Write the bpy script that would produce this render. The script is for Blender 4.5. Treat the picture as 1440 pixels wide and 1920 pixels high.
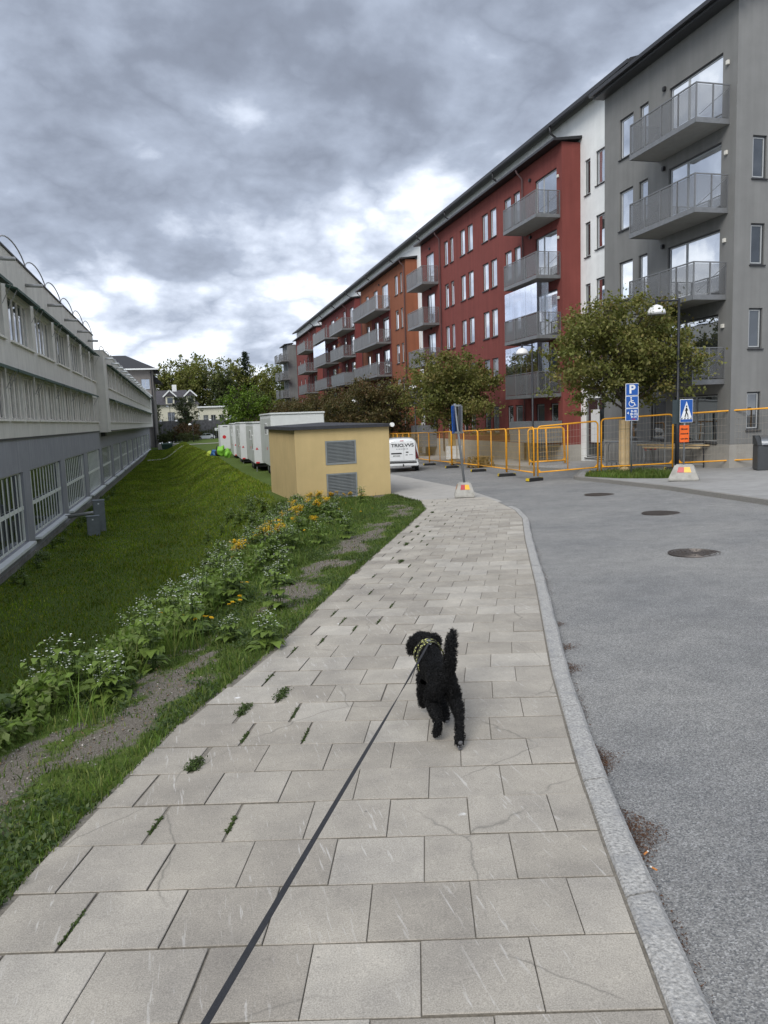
import bpy, bmesh, math, random
import numpy as np
from mathutils import Vector, Matrix, noise
R = math.radians
rnd = random.Random(7)
sc = bpy.context.scene
for o in list(bpy.data.objects):
    bpy.data.objects.remove(o)
col = sc.collection

# ------------------------------------------------------------------ camera
EYE = 1.73
cam_d = bpy.data.cameras.new('camera')
cam = bpy.data.objects.new('camera', cam_d)
col.objects.link(cam)
cam_d.sensor_fit = 'HORIZONTAL'
cam_d.sensor_width = 36.0
cam_d.lens = 36.0
cam_d.clip_start = 0.05
cam_d.clip_end = 3000
YAW, PITCH, ROLL = R(14.4235), R(7.0383), R(-1.948)
d_ = Vector((math.sin(YAW) * math.cos(PITCH), math.cos(YAW) * math.cos(PITCH), -math.sin(PITCH)))
r0 = Vector((math.cos(YAW), -math.sin(YAW), 0))
u0 = r0.cross(d_)
r_ = r0 * math.cos(ROLL) + u0 * math.sin(ROLL)
u_ = -r0 * math.sin(ROLL) + u0 * math.cos(ROLL)
m = Matrix((r_, u_, -d_)).transposed().to_4x4()
m.translation = (0, 0, EYE)
cam.matrix_world = m
sc.camera = cam

# ------------------------------------------------------------------ sky, sun, exposure
SUN_EL, SUN_AZ = R(41), R(218)      # azimuth of the sun, clockwise from +Y
wd = bpy.data.worlds.new('World')
sc.world = wd
wd.use_nodes = True
nt = wd.node_tree
nt.nodes.clear()
def nd(nt, t, **kw):
    n = nt.nodes.new(t)
    for k, v in kw.items():
        if k in n.inputs:
            n.inputs[k].default_value = v
        else:
            setattr(n, k, v)
    return n
def lk(nt, a, b):
    nt.links.new(a, b)
def mth(nt, op, a, b=None, clamp=False):
    n = nt.nodes.new('ShaderNodeMath'); n.operation = op; n.use_clamp = clamp
    for i, v in enumerate((a, b)):
        if v is None: continue
        if isinstance(v, (int, float)): n.inputs[i].default_value = v
        else: nt.links.new(v, n.inputs[i])
    return n.outputs[0]
def ramp(nt, fac, stops, interp='LINEAR'):
    n = nt.nodes.new('ShaderNodeValToRGB')
    n.color_ramp.interpolation = interp
    e = n.color_ramp.elements
    while len(e) < len(stops): e.new(0.5)
    for i, (p, c) in enumerate(stops):
        e[i].position = p
        e[i].color = c if len(c) == 4 else (*c, 1)
    nt.links.new(fac, n.inputs[0])
    return n.outputs[0]
def mixc(nt, fac, a, b, mode='MIX'):
    n = nt.nodes.new('ShaderNodeMix'); n.data_type = 'RGBA'; n.blend_type = mode
    for i, v in ((0, fac), (6, a), (7, b)):
        if isinstance(v, (int, float)): n.inputs[i].default_value = v
        elif isinstance(v, tuple): n.inputs[i].default_value = v if len(v) == 4 else (*v, 1)
        else: nt.links.new(v, n.inputs[i])
    return n.outputs[2]
sky = nd(nt, 'ShaderNodeTexSky', sky_type='NISHITA', sun_disc=False, sun_elevation=SUN_EL, sun_rotation=SUN_AZ)
tc = nd(nt, 'ShaderNodeTexCoord')
sp = nd(nt, 'ShaderNodeSeparateXYZ')
lk(nt, tc.outputs['Generated'], sp.inputs[0])
zz = mth(nt, 'ADD', mth(nt, 'MAXIMUM', sp.outputs[2], 0.0), 0.42)
cv = nd(nt, 'ShaderNodeCombineXYZ')
lk(nt, mth(nt, 'DIVIDE', sp.outputs[0], zz), cv.inputs[0])
lk(nt, mth(nt, 'DIVIDE', sp.outputs[1], zz), cv.inputs[1])
mp = nd(nt, 'ShaderNodeMapping')
mp.inputs['Location'].default_value = (9.25, 4.35, 0.0)
lk(nt, cv.outputs[0], mp.inputs[0])
def wnoise(scale, detail, rough, dist=0.0, off=None):
    n = nd(nt, 'ShaderNodeTexNoise', noise_dimensions='3D')
    n.inputs['Scale'].default_value = scale; n.inputs['Detail'].default_value = detail
    n.inputs['Roughness'].default_value = rough; n.inputs['Distortion'].default_value = dist
    src = mp.outputs[0]
    if off:
        v = nd(nt, 'ShaderNodeVectorMath', operation='ADD'); v.inputs[1].default_value = off
        lk(nt, src, v.inputs[0]); src = v.outputs[0]
    lk(nt, src, n.inputs[0])
    return n.outputs[0]
big = wnoise(1.0, 3, 0.5, 0.15)
mid = wnoise(2.6, 4, 0.5, 0.1, (5.2, 1.3, 0))
puff = mth(nt, 'ABSOLUTE', mth(nt, 'SUBTRACT', wnoise(4.2, 8, 0.52, 0.1, (1.2, 9.3, 0)), 0.5))
fin = wnoise(13.0, 6, 0.6, 0.15, (7.2, 2.3, 0))
dens = mth(nt, 'ADD', mth(nt, 'ADD', mth(nt, 'MULTIPLY', big, 1.0), mth(nt, 'MULTIPLY', mid, 0.62)), mth(nt, 'SUBTRACT', mth(nt, 'MULTIPLY', fin, 0.17), mth(nt, 'MULTIPLY', puff, 1.0)))
# dens about 0.83 in the mean; thick cloud is dark below, thin cloud glows
cloud = ramp(nt, mth(nt, 'SUBTRACT', dens, 0.358), [(0.22, (0.92, 0.94, 0.965)), (0.34, (0.70, 0.735, 0.79)), (0.44, (0.435, 0.48, 0.565)), (0.55, (0.26, 0.297, 0.37)), (0.70, (0.172, 0.197, 0.25)), (0.9, (0.115, 0.13, 0.165))])
gap = ramp(nt, dens, [(0.50, (0.85, 0.85, 0.85)), (0.60, (0, 0, 0))])
skyl = mixc(nt, 1.0, sky.outputs[0], (0.1, 0.1, 0.1), 'MULTIPLY')
final = mixc(nt, gap, cloud, skyl)
bg = nd(nt, 'ShaderNodeBackground')
bg.inputs['Strength'].default_value = 1.0
lk(nt, final, bg.inputs[0])
wo = nd(nt, 'ShaderNodeOutputWorld')
lk(nt, bg.outputs[0], wo.inputs[0])

sun_d = bpy.data.lights.new('sun', 'SUN')
sun_d.energy = 1.5
sun_d.angle = R(32)
sun_d.color = (1.0, 0.965, 0.91)
sun = bpy.data.objects.new('sun', sun_d)
col.objects.link(sun)
sdir = Vector((math.sin(SUN_AZ) * math.cos(SUN_EL), math.cos(SUN_AZ) * math.cos(SUN_EL), math.sin(SUN_EL)))
sun.rotation_euler = sdir.to_track_quat('Z', 'Y').to_euler()
vs = sc.view_settings
vs.view_transform = 'Standard'; vs.look = 'None'; vs.gamma = 1.0; vs.exposure = 0.84
vs.use_curve_mapping = False
sc.cycles.max_bounces = 6
sc.cycles.transparent_max_bounces = 16

# ------------------------------------------------------------------ helpers
def tag(o, label=None, cat=None, group=None, kind=None):
    if label: o['label'] = label
    if cat: o['category'] = cat
    if group: o['group'] = group
    if kind: o['kind'] = kind
    return o
def empty(name, loc=(0, 0, 0), rz=0.0, parent=None):
    o = bpy.data.objects.new(name, None)
    o.empty_display_size = 0.2
    col.objects.link(o)
    o.location = loc; o.rotation_euler = (0, 0, rz)
    if parent: o.parent = parent
    return o
def inst(name, me, parent=None, loc=(0, 0, 0), rz=0.0, scale=None):
    o = bpy.data.objects.new(name, me)
    col.objects.link(o)
    o.location = loc; o.rotation_euler = (0, 0, rz)
    if scale: o.scale = scale
    if parent: o.parent = parent
    return o
class MB:
    def __init__(s): s.v = []; s.f = []
    def add(s, vs_, fs):
        b = len(s.v); s.v += [tuple(p) for p in vs_]; s.f += [tuple(b + i for i in f) for f in fs]; return s
    def box(s, x0, x1, y0, y1, z0, z1):
        return s.add([(x0, y0, z0), (x1, y0, z0), (x1, y1, z0), (x0, y1, z0), (x0, y0, z1), (x1, y0, z1), (x1, y1, z1), (x0, y1, z1)],
                     [(0, 3, 2, 1), (4, 5, 6, 7), (0, 1, 5, 4), (1, 2, 6, 5), (2, 3, 7, 6), (3, 0, 4, 7)])
    def quad(s, a, b, c, d): return s.add([a, b, c, d], [(0, 1, 2, 3)])
    def tube(s, pts, r, n=8, cap=True, closed=False):
        pts = [Vector(p) for p in pts]; N = len(pts)
        rs = r if isinstance(r, (list, tuple)) else [r] * N
        base = len(s.v); up = None
        for i, p in enumerate(pts):
            a = pts[i - 1] if (i > 0 or closed) else pts[i]
            b = pts[(i + 1) % N] if (i < N - 1 or closed) else pts[i]
            t = (b - a).normalized()
            if up is None:
                up = t.orthogonal().normalized()
            up = (up - t * up.dot(t))
            up = up.normalized() if up.length > 1e-6 else t.orthogonal().normalized()
            sd = t.cross(up)
            for k in range(n):
                an = 2 * math.pi * k / n
                s.v.append(tuple(p + (up * math.cos(an) + sd * math.sin(an)) * rs[i]))
        M = N if closed else N - 1
        for i in range(M):
            for k in range(n):
                a = base + i * n + k; b = base + i * n + (k + 1) % n
                j = (i + 1) % N
                c = base + j * n + (k + 1) % n; d = base + j * n + k
                s.f.append((a, b, c, d))
        if cap and not closed:
            s.f.append(tuple(base + k for k in reversed(range(n))))
            s.f.append(tuple(base + (N - 1) * n + k for k in range(n)))
        return s
    def bar(s, a, b, w, h=None):
        """square bar from a to b"""
        a = Vector(a); b = Vector(b); h = h or w
        t = (b - a).normalized()
        up = Vector((0, 0, 1)) if abs(t.z) < 0.95 else Vector((1, 0, 0))
        sd = t.cross(up).normalized(); up = sd.cross(t)
        vs_ = []
        for p in (a, b):
            for i, j in ((-1, -1), (1, -1), (1, 1), (-1, 1)):
                vs_.append(p + sd * (i * w / 2) + up * (j * h / 2))
        return s.add(vs_, [(3, 2, 1, 0), (4, 5, 6, 7), (0, 1, 5, 4), (1, 2, 6, 5), (2, 3, 7, 6), (3, 0, 4, 7)])
    def prism(s, poly, z0, z1):
        n = len(poly)
        vs_ = [(x, y, z0) for x, y in poly] + [(x, y, z1) for x, y in poly]
        return s.add(vs_, [tuple(reversed(range(n))), tuple(range(n, 2 * n))] + [(i, (i + 1) % n, n + (i + 1) % n, n + i) for i in range(n)])
    def ext(s, prof, x0, x1):
        """profile of (y,z) extruded along x"""
        n = len(prof)
        vs_ = [(x0, y, z) for y, z in prof] + [(x1, y, z) for y, z in prof]
        return s.add(vs_, [tuple(range(n)), tuple(reversed(range(n, 2 * n)))] + [((i + 1) % n, i, n + i, n + (i + 1) % n) for i in range(n)])
    def lathe(s, prof, n=20, c=(0, 0, 0)):
        b = len(s.v)
        for r, z in prof:
            for k in range(n):
                a = 2 * math.pi * k / n
                s.v.append((c[0] + r * math.cos(a), c[1] + r * math.sin(a), c[2] + z))
        for i in range(len(prof) - 1):
            for k in range(n):
                s.f.append((b + i * n + k, b + i * n + (k + 1) % n, b + (i + 1) * n + (k + 1) % n, b + (i + 1) * n + k))
        s.f.append(tuple(b + k for k in reversed(range(n))))
        s.f.append(tuple(b + (len(prof) - 1) * n + k for k in range(n)))
        return s
    def mesh(s, name, mat, smooth=False, bevel=0.0):
        me = bpy.data.meshes.new(name)
        me.from_pydata(s.v, [], s.f)
        if bevel:
            bm = bmesh.new(); bm.from_mesh(me)
            bmesh.ops.bevel(bm, geom=[e for e in bm.edges if e.calc_face_angle(0) > 0.5], offset=bevel, segments=2, affect='EDGES', clamp_overlap=True)
            bm.to_mesh(me); bm.free()
        if mat: me.materials.append(mat)
        if smooth:
            me.shade_smooth()
        me.update()
        return me
    def build(s, name, mat, parent=None, smooth=False, loc=(0, 0, 0), rz=0.0, bevel=0.0):
        return inst(name, s.mesh(name, mat, smooth, bevel), parent, loc, rz)
def npmesh(name, V, F, mat, cols=None, smooth=False):
    """fast mesh from numpy arrays: V (n,3), F (m,k)"""
    V = np.asarray(V, np.float32); F = np.asarray(F, np.int32)
    me = bpy.data.meshes.new(name)
    k = F.shape[1]
    me.vertices.add(len(V)); me.vertices.foreach_set('co', V.ravel())
    me.loops.add(F.size); me.loops.foreach_set('vertex_index', F.ravel())
    me.polygons.add(len(F))
    me.polygons.foreach_set('loop_start', np.arange(0, F.size, k, dtype=np.int32))
    me.polygons.foreach_set('loop_total', np.full(len(F), k, np.int32))
    if cols is not None:
        ca = me.color_attributes.new('Col', 'FLOAT_COLOR', 'POINT')
        cc = np.ones((len(V), 4), np.float32); cc[:, :3] = cols
        ca.data.foreach_set('color', cc.ravel())
    if mat: me.materials.append(mat)
    me.update(calc_edges=True)
    if smooth: me.shade_smooth()
    return me
def text_mesh(name, txt, size, mat, align='CENTER', depth=0.002, bold=0.0):
    cu = bpy.data.curves.new(name + '_curve', 'FONT')
    cu.body = txt; cu.size = size; cu.align_x = align; cu.align_y = 'CENTER'; cu.extrude = depth; cu.offset = bold
    to = bpy.data.objects.new(name + '_tmp', cu)
    col.objects.link(to)
    dg = bpy.context.evaluated_depsgraph_get(); dg.update()
    me = bpy.data.meshes.new_from_object(to.evaluated_get(dg))
    me.name = name
    bpy.data.objects.remove(to); bpy.data.curves.remove(cu)
    me.materials.clear(); me.materials.append(mat)
    return me

# ------------------------------------------------------------------ materials
def mat(name, c, rough=0.8, var=0.12, scale=6.0, bump=0.0, bscale=60.0, metal=0.0, spec=0.5, var2=None, coords='Object', coat=0.0):
    ma = bpy.data.materials.new(name); ma.use_nodes = True
    nt = ma.node_tree; b = nt.nodes['Principled BSDF']
    b.inputs['Roughness'].default_value = rough
    b.inputs['Metallic'].default_value = metal
    b.inputs['Specular IOR Level'].default_value = spec
    if coat: b.inputs['Coat Weight'].default_value = coat; b.inputs['Coat Roughness'].default_value = 0.08
    tc = nd(nt, 'ShaderNodeTexCoord')
    n = nd(nt, 'ShaderNodeTexNoise'); n.inputs['Scale'].default_value = scale; n.inputs['Detail'].default_value = 6; n.inputs['Roughness'].default_value = 0.62
    lk(nt, tc.outputs[coords], n.inputs[0])
    lo = tuple(x * (1 - var) for x in c); hi = tuple(min(1, x * (1 + var)) for x in c)
    cc = ramp(nt, n.outputs[0], [(0.3, lo), (0.7, hi)])
    if var2:
        n2 = nd(nt, 'ShaderNodeTexNoise'); n2.inputs['Scale'].default_value = var2[0]; n2.inputs['Detail'].default_value = 4
        lk(nt, tc.outputs[coords], n2.inputs[0])
        cc = mixc(nt, ramp(nt, n2.outputs[0], [(var2[2], (0, 0, 0)), (var2[3], (1, 1, 1))]), cc, var2[1])
    lk(nt, cc, b.inputs['Base Color'])
    if bump:
        n3 = nd(nt, 'ShaderNodeTexNoise'); n3.inputs['Scale'].default_value = bscale; n3.inputs['Detail'].default_value = 5
        lk(nt, tc.outputs[coords], n3.inputs[0])
        bp = nd(nt, 'ShaderNodeBump'); bp.inputs['Strength'].default_value = bump; bp.inputs['Distance'].default_value = 0.02
        lk(nt, n3.outputs[0], bp.inputs['Height']); lk(nt, bp.outputs[0], b.inputs['Normal'])
    return ma
def plaster(name, c, streak=0.1, var=0.07):
    """rendered wall: fine grain, soft blotches and faint vertical weather streaks"""
    ma = mat(name, c, 0.9, var, 1.2, 0.25, 45.0, spec=0.25)
    nt = ma.node_tree; b = nt.nodes['Principled BSDF']
    src = b.inputs['Base Color'].links[0].from_socket
    tc = nd(nt, 'ShaderNodeTexCoord'); mp = nd(nt, 'ShaderNodeMapping'); mp.inputs['Scale'].default_value = (2.2, 2.2, 0.12)
    lk(nt, tc.outputs['Object'], mp.inputs[0])
    n = nd(nt, 'ShaderNodeTexNoise'); n.inputs['Scale'].default_value = 1.6; n.inputs['Detail'].default_value = 5
    lk(nt, mp.outputs[0], n.inputs[0])
    k = ramp(nt, n.outputs[0], [(0.35, (1 - streak,) * 3), (0.65, (1, 1, 1))])
    lk(nt, mixc(nt, 1.0, src, k, 'MULTIPLY'), b.inputs['Base Color'])
    return ma
def glass_mat(name, c, refl=0.5, rough=0.02, curtain=1.0):
    ma = bpy.data.materials.new(name); ma.use_nodes = True
    nt = ma.node_tree; nt.nodes.clear()
    out = nd(nt, 'ShaderNodeOutputMaterial')
    df = nd(nt, 'ShaderNodeBsdfDiffuse'); df.inputs[0].default_value = (*c, 1)
    oi = nd(nt, 'ShaderNodeObjectInfo')
    rr = ramp(nt, oi.outputs['Random'], [(0.0, tuple(x * 0.5 for x in c)), (0.55, c), (0.75, tuple(min(1, x * 3 + 0.10) * curtain + x * (1 - curtain) for x in c)), (1.0, tuple(min(1, x * 4 + 0.28) * curtain + x * (1 - curtain) for x in c))])
    lk(nt, rr, df.inputs[0])
    gl = nd(nt, 'ShaderNodeBsdfGlossy'); gl.inputs['Roughness'].default_value = rough; gl.inputs[0].default_value = (0.93, 0.96, 1.0, 1)
    tc = nd(nt, 'ShaderNodeTexCoord'); n = nd(nt, 'ShaderNodeTexNoise'); n.inputs['Scale'].default_value = 1.3; n.inputs['Detail'].default_value = 1
    lk(nt, tc.outputs['Object'], n.inputs[0])
    bp = nd(nt, 'ShaderNodeBump'); bp.inputs['Strength'].default_value = 0.06; bp.inputs['Distance'].default_value = 0.05
    lk(nt, n.outputs[0], bp.inputs['Height']); lk(nt, bp.outputs[0], gl.inputs['Normal'])
    mx = nd(nt, 'ShaderNodeMixShader'); 
    lw = nd(nt, 'ShaderNodeFresnel'); lw.inputs[0].default_value = 1.5
    lk(nt, mth(nt, 'ADD', mth(nt, 'MULTIPLY', lw.outputs[0], 0.6), refl, True), mx.inputs[0])
    lk(nt, df.outputs[0], mx.inputs[1]); lk(nt, gl.outputs[0], mx.inputs[2]); lk(nt, mx.outputs[0], out.inputs[0])
    return ma
def clear_mat(name, c, alpha, rough=0.3, gloss=False):
    """see-through sheet: perforated metal or clear glass"""
    ma = bpy.data.materials.new(name); ma.use_nodes = True
    nt = ma.node_tree; nt.nodes.clear()
    out = nd(nt, 'ShaderNodeOutputMaterial'); tr = nd(nt, 'ShaderNodeBsdfTransparent')
    if gloss:
        sh = nd(nt, 'ShaderNodeBsdfGlossy'); sh.inputs['Roughness'].default_value = 0.03
    else:
        sh = nd(nt, 'ShaderNodeBsdfPrincipled'); sh.inputs['Roughness'].default_value = rough; sh.inputs['Metallic'].default_value = 0.3
    sh.inputs[0].default_value = (*c, 1)
    lw = nd(nt, 'ShaderNodeLayerWeight'); lw.inputs[0].default_value = 0.35
    fac = mth(nt, 'ADD', mth(nt, 'MULTIPLY', lw.outputs['Facing'], 1.0 - alpha), alpha, True)
    mx = nd(nt, 'ShaderNodeMixShader'); lk(nt, fac, mx.inputs[0]); lk(nt, tr.outputs[0], mx.inputs[1]); lk(nt, sh.outputs[0], mx.inputs[2])
    lk(nt, mx.outputs[0], out.inputs[0])
    return ma
def leaf_mat(name, rough=0.55, trans=0.35):
    ma = bpy.data.materials.new(name); ma.use_nodes = True
    nt = ma.node_tree; b = nt.nodes['Principled BSDF']; out = nt.nodes['Material Output']
    at = nd(nt, 'ShaderNodeAttribute', attribute_name='Col')
    lk(nt, at.outputs[0], b.inputs['Base Color']); b.inputs['Roughness'].default_value = rough; b.inputs['Specular IOR Level'].default_value = 0.3
    tl = nd(nt, 'ShaderNodeBsdfTranslucent'); lk(nt, mixc(nt, 1.0, at.outputs[0], (1.0, 1.15, 0.6), 'MULTIPLY'), tl.inputs[0])
    mx = nd(nt, 'ShaderNodeMixShader'); mx.inputs[0].default_value = trans
    lk(nt, b.outputs[0], mx.inputs[1]); lk(nt, tl.outputs[0], mx.inputs[2]); lk(nt, mx.outputs[0], out.inputs[0])
    return ma

# ------------------------------------------------------------------ lie of the land
def sstep(a, b, x):
    t = min(1.0, max(0.0, (x - a) / (b - a))); return t * t * (3 - 2 * t)
def lerp_pts(pts, y):
    if y <= pts[0][0]:
        (a, b), (c, d) = pts[0], pts[1]
    elif y >= pts[-1][0]:
        (a, b), (c, d) = pts[-2], pts[-1]
    else:
        for i in range(len(pts) - 1):
            if pts[i][0] <= y <= pts[i + 1][0]:
                (a, b), (c, d) = pts[i], pts[i + 1]; break
    return b + (d - b) * (y - a) / (c - a)
def G(x, y):
    """level of the made ground: the street runs downhill away from the camera and levels out far off"""
    z = -3.1 * (1 - math.exp(-max(y, -12) / 70)) + 0.02 * max(-6, min(x, 40))
    return z + sstep(135, 175, y) * 1.0
PAV_L = [(-3, -2.75), (3.1, -0.81), (3.76, -0.60), (4.21, -0.41), (4.99, -0.13), (6.65, 0.69), (9.56, 1.93), (13.3, 3.60), (18.21, 5.79), (20.6, 6.40), (24.45, 6.60), (40, 8.0), (60, 9.2)]
KERB = [(-3, -0.42), (1.81, 1.29), (2.65, 1.59), (3.43, 1.88), (4.97, 2.51), (7.92, 3.81), (11.72, 5.44), (14.6, 6.72), (16.4, 7.35), (17.6, 7.62), (19.04, 7.98), (24.45, 8.93), (32.97, 9.52), (60, 10.6)]
CREST = [(-3, -4.4), (3, -2.35), (5.77, -1.38), (6.23, -1.05), (8.72, -0.2), (13.92, 1.25), (20.48, 3.0), (26, 2.9), (45, 3.0), (80, 2.4), (130, 0.0), (180, 0.0)]
RKERB = [(-3, 6.9), (13.58, 11.88), (18.68, 12.96), (22.5, 13.4), (25.2, 13.6), (26.4, 14.4), (28.6, 15.79), (40, 15.87), (150, 15.9)]
def pav_l(y): return lerp_pts(PAV_L, y)
def kerb_x(y): return lerp_pts(KERB, y)
def crest(y): return lerp_pts(CREST, y)
def rkerb(y): return lerp_pts(RKERB, y)
def valley(y): return -3.32 - 0.003 * (y - 27) + sstep(120, 175, y) * 1.4
def land(x, y):
    """grass bank falling from the footway verge to the lawn at the foot of the left building"""
    xc = crest(y); g = max(G(x, y), -1.5 - 0.45 * sstep(130, 175, y)) - 0.012
    w = 2.6 + 1.2 * sstep(10, 40, y)
    t = sstep(xc + 0.35, xc - w, x)
    v = valley(y)
    z = g + (v - g) * t
    if y < 110:
        z += 0.05 * noise.noise((x * 0.7, y * 0.7, 1.3)) * (0.25 + t) * sstep(0.0, 0.9, pav_l(y) - x)
    return z
# ================================================================== ground
def asphalt(name, base=0.2):
    ma = bpy.data.materials.new(name); ma.use_nodes = True
    nt = ma.node_tree; b = nt.nodes['Principled BSDF']; b.inputs['Roughness'].default_value = 0.88; b.inputs['Specular IOR Level'].default_value = 0.3
    tc = nd(nt, 'ShaderNodeTexCoord')
    def nz(s, d=3, r=0.6):
        n = nd(nt, 'ShaderNodeTexNoise'); n.inputs['Scale'].default_value = s; n.inputs['Detail'].default_value = d; n.inputs['Roughness'].default_value = r
        lk(nt, tc.outputs['Object'], n.inputs[0]); return n.outputs[0]
    vo = nd(nt, 'ShaderNodeTexVoronoi'); vo.inputs['Scale'].default_value = 165; lk(nt, tc.outputs['Object'], vo.inputs[0])
    sp_ = nd(nt, 'ShaderNodeSeparateColor'); lk(nt, vo.outputs['Color'], sp_.inputs[0])
    c = ramp(nt, sp_.outputs[0], [(0.0, (base * 0.5, base * 0.51, base * 0.53)), (0.5, (base, base * 0.985, base * 0.95)), (0.85, (base * 1.28, base * 1.27, base * 1.23)), (1.0, (base * 1.7, base * 1.69, base * 1.67))])
    n1 = nz(90, 4, 0.7)
    c = mixc(nt, 1.0, c, ramp(nt, n1, [(0.3, (0.72, 0.72, 0.72)), (0.7, (1.22, 1.22, 1.22))]), 'MULTIPLY')
    n2 = nz(0.5, 6, 0.6)
    c = mixc(nt, 1.0, c, ramp(nt, n2, [(0.3, (0.82, 0.83, 0.85)), (0.7, (1.14, 1.13, 1.11))]), 'MULTIPLY')
    n4 = nz(3.0, 5, 0.7)
    c = mixc(nt, 1.0, c, ramp(nt, n4, [(0.35, (0.88, 0.88, 0.88)), (0.65, (1.08, 1.08, 1.07))]), 'MULTIPLY')
    lk(nt, c, b.inputs['Base Color'])
    bp = nd(nt, 'ShaderNodeBump'); bp.inputs['Strength'].default_value = 0.55; bp.inputs['Distance'].default_value = 0.006
    lk(nt, vo.outputs['Distance'], bp.inputs['Height']); lk(nt, bp.outputs[0], b.inputs['Normal'])
    return ma
def slab_material():
    ma = bpy.data.materials.new('concrete_slab'); ma.use_nodes = True
    nt = ma.node_tree; b = nt.nodes['Principled BSDF']; b.inputs['Roughness'].default_value = 0.9; b.inputs['Specular IOR Level'].default_value = 0.25
    tc = nd(nt, 'ShaderNodeTexCoord'); ob = tc.outputs['Object']
    oi = nd(nt, 'ShaderNodeObjectInfo')
    def nz(s, d=4, r=0.6, dist=0.0, src=ob):
        n = nd(nt, 'ShaderNodeTexNoise'); n.inputs['Scale'].default_value = s; n.inputs['Detail'].default_value = d; n.inputs['Roughness'].default_value = r; n.inputs['Distortion'].default_value = dist
        lk(nt, src, n.inputs[0]); return n.outputs[0]
    c = ramp(nt, oi.outputs['Random'], [(0, (0.305, 0.279, 0.243)), (0.25, (0.335, 0.308, 0.268)), (0.75, (0.37, 0.342, 0.30)), (1, (0.415, 0.388, 0.345))])
    c = mixc(nt, 1.0, c, ramp(nt, nz(2.2, 5, 0.65), [(0.3, (0.78, 0.78, 0.785)), (0.7, (1.17, 1.165, 1.14))]), 'MULTIPLY')
    c = mixc(nt, 1.0, c, ramp(nt, nz(190, 3, 0.75), [(0.3, (0.66, 0.66, 0.66)), (0.7, (1.32, 1.32, 1.32))]), 'MULTIPLY')
    # pale scuffs and dragged scratches
    def scratch(rot, sc_, lo, hi):
        mp = nd(nt, 'ShaderNodeMapping'); mp.inputs['Rotation'].default_value = (0, 0, rot); mp.inputs['Scale'].default_value = sc_
        lk(nt, ob, mp.inputs[0])
        return ramp(nt, nz(6, 5, 0.55, 0.3, mp.outputs[0]), [(lo, (0, 0, 0)), (hi, (1, 1, 1))])
    k = mth(nt, 'MAXIMUM', scratch(0.9, (9, 0.8, 1), 0.63, 0.70), scratch(-0.5, (11, 0.7, 1), 0.64, 0.71))
    k = mth(nt, 'MULTIPLY', k, ramp(nt, nz(1.7, 2), [(0.38, (0, 0, 0)), (0.58, (1, 1, 1))]))
    c = mixc(nt, mth(nt, 'MULTIPLY', k, 0.5), c, (0.62, 0.60, 0.57))
    # white droppings, dark chewing-gum spots
    v1 = nd(nt, 'ShaderNodeTexVoronoi'); v1.inputs['Scale'].default_value = 3.1; lk(nt, ob, v1.inputs[0])
    spots = ramp(nt, v1.outputs['Distance'], [(0.018, (1, 1, 1)), (0.03, (0, 0, 0))])
    c = mixc(nt, mth(nt, 'MULTIPLY', spots, 0.6), c, (0.12, 0.115, 0.11))
    v3 = nd(nt, 'ShaderNodeTexVoronoi'); v3.inputs['Scale'].default_value = 1.15
    off = nd(nt, 'ShaderNodeVectorMath', operation='ADD'); off.inputs[1].default_value = (3.3, 1.7, 0); lk(nt, ob, off.inputs[0]); lk(nt, off.outputs[0], v3.inputs[0])
    drop = mth(nt, 'ADD', v3.outputs['Distance'], mth(nt, 'MULTIPLY', nz(30, 3), 0.05))
    c = mixc(nt, ramp(nt, drop, [(0.04, (0.8, 0.8, 0.8)), (0.055, (0, 0, 0))]), c, (0.8, 0.8, 0.8))
    # hair cracks
    wv = nd(nt, 'ShaderNodeVectorMath', operation='ADD')
    nn = nd(nt, 'ShaderNodeTexNoise'); nn.inputs['Scale'].default_value = 3.0; nn.inputs['Detail'].default_value = 5; lk(nt, ob, nn.inputs[0])
    sc3 = nd(nt, 'ShaderNodeVectorMath', operation='SCALE'); sc3.inputs['Scale'].default_value = 0.16; lk(nt, nn.outputs['Color'], sc3.inputs[0])
    lk(nt, ob, wv.inputs[0]); lk(nt, sc3.outputs[0], wv.inputs[1])
    v2 = nd(nt, 'ShaderNodeTexVoronoi', feature='DISTANCE_TO_EDGE'); v2.inputs['Scale'].default_value = 0.75; lk(nt, wv.outputs[0], v2.inputs[0])
    crack = mth(nt, 'MULTIPLY', ramp(nt, v2.outputs['Distance'], [(0.0015, (1, 1, 1)), (0.0045, (0, 0, 0))]), ramp(nt, nz(1.1, 2), [(0.46, (0, 0, 0)), (0.54, (1, 1, 1))]))
    c = mixc(nt, mth(nt, 'MULTIPLY', crack, 0.5), c, (0.10, 0.095, 0.085))
    lk(nt, c, b.inputs['Base Color'])
    bp = nd(nt, 'ShaderNodeBump'); bp.inputs['Strength'].default_value = 0.35; bp.inputs['Distance'].default_value = 0.003
    lk(nt, nz(160, 4, 0.7), bp.inputs['Height']); lk(nt, bp.outputs[0], b.inputs['Normal'])
    return ma
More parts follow.
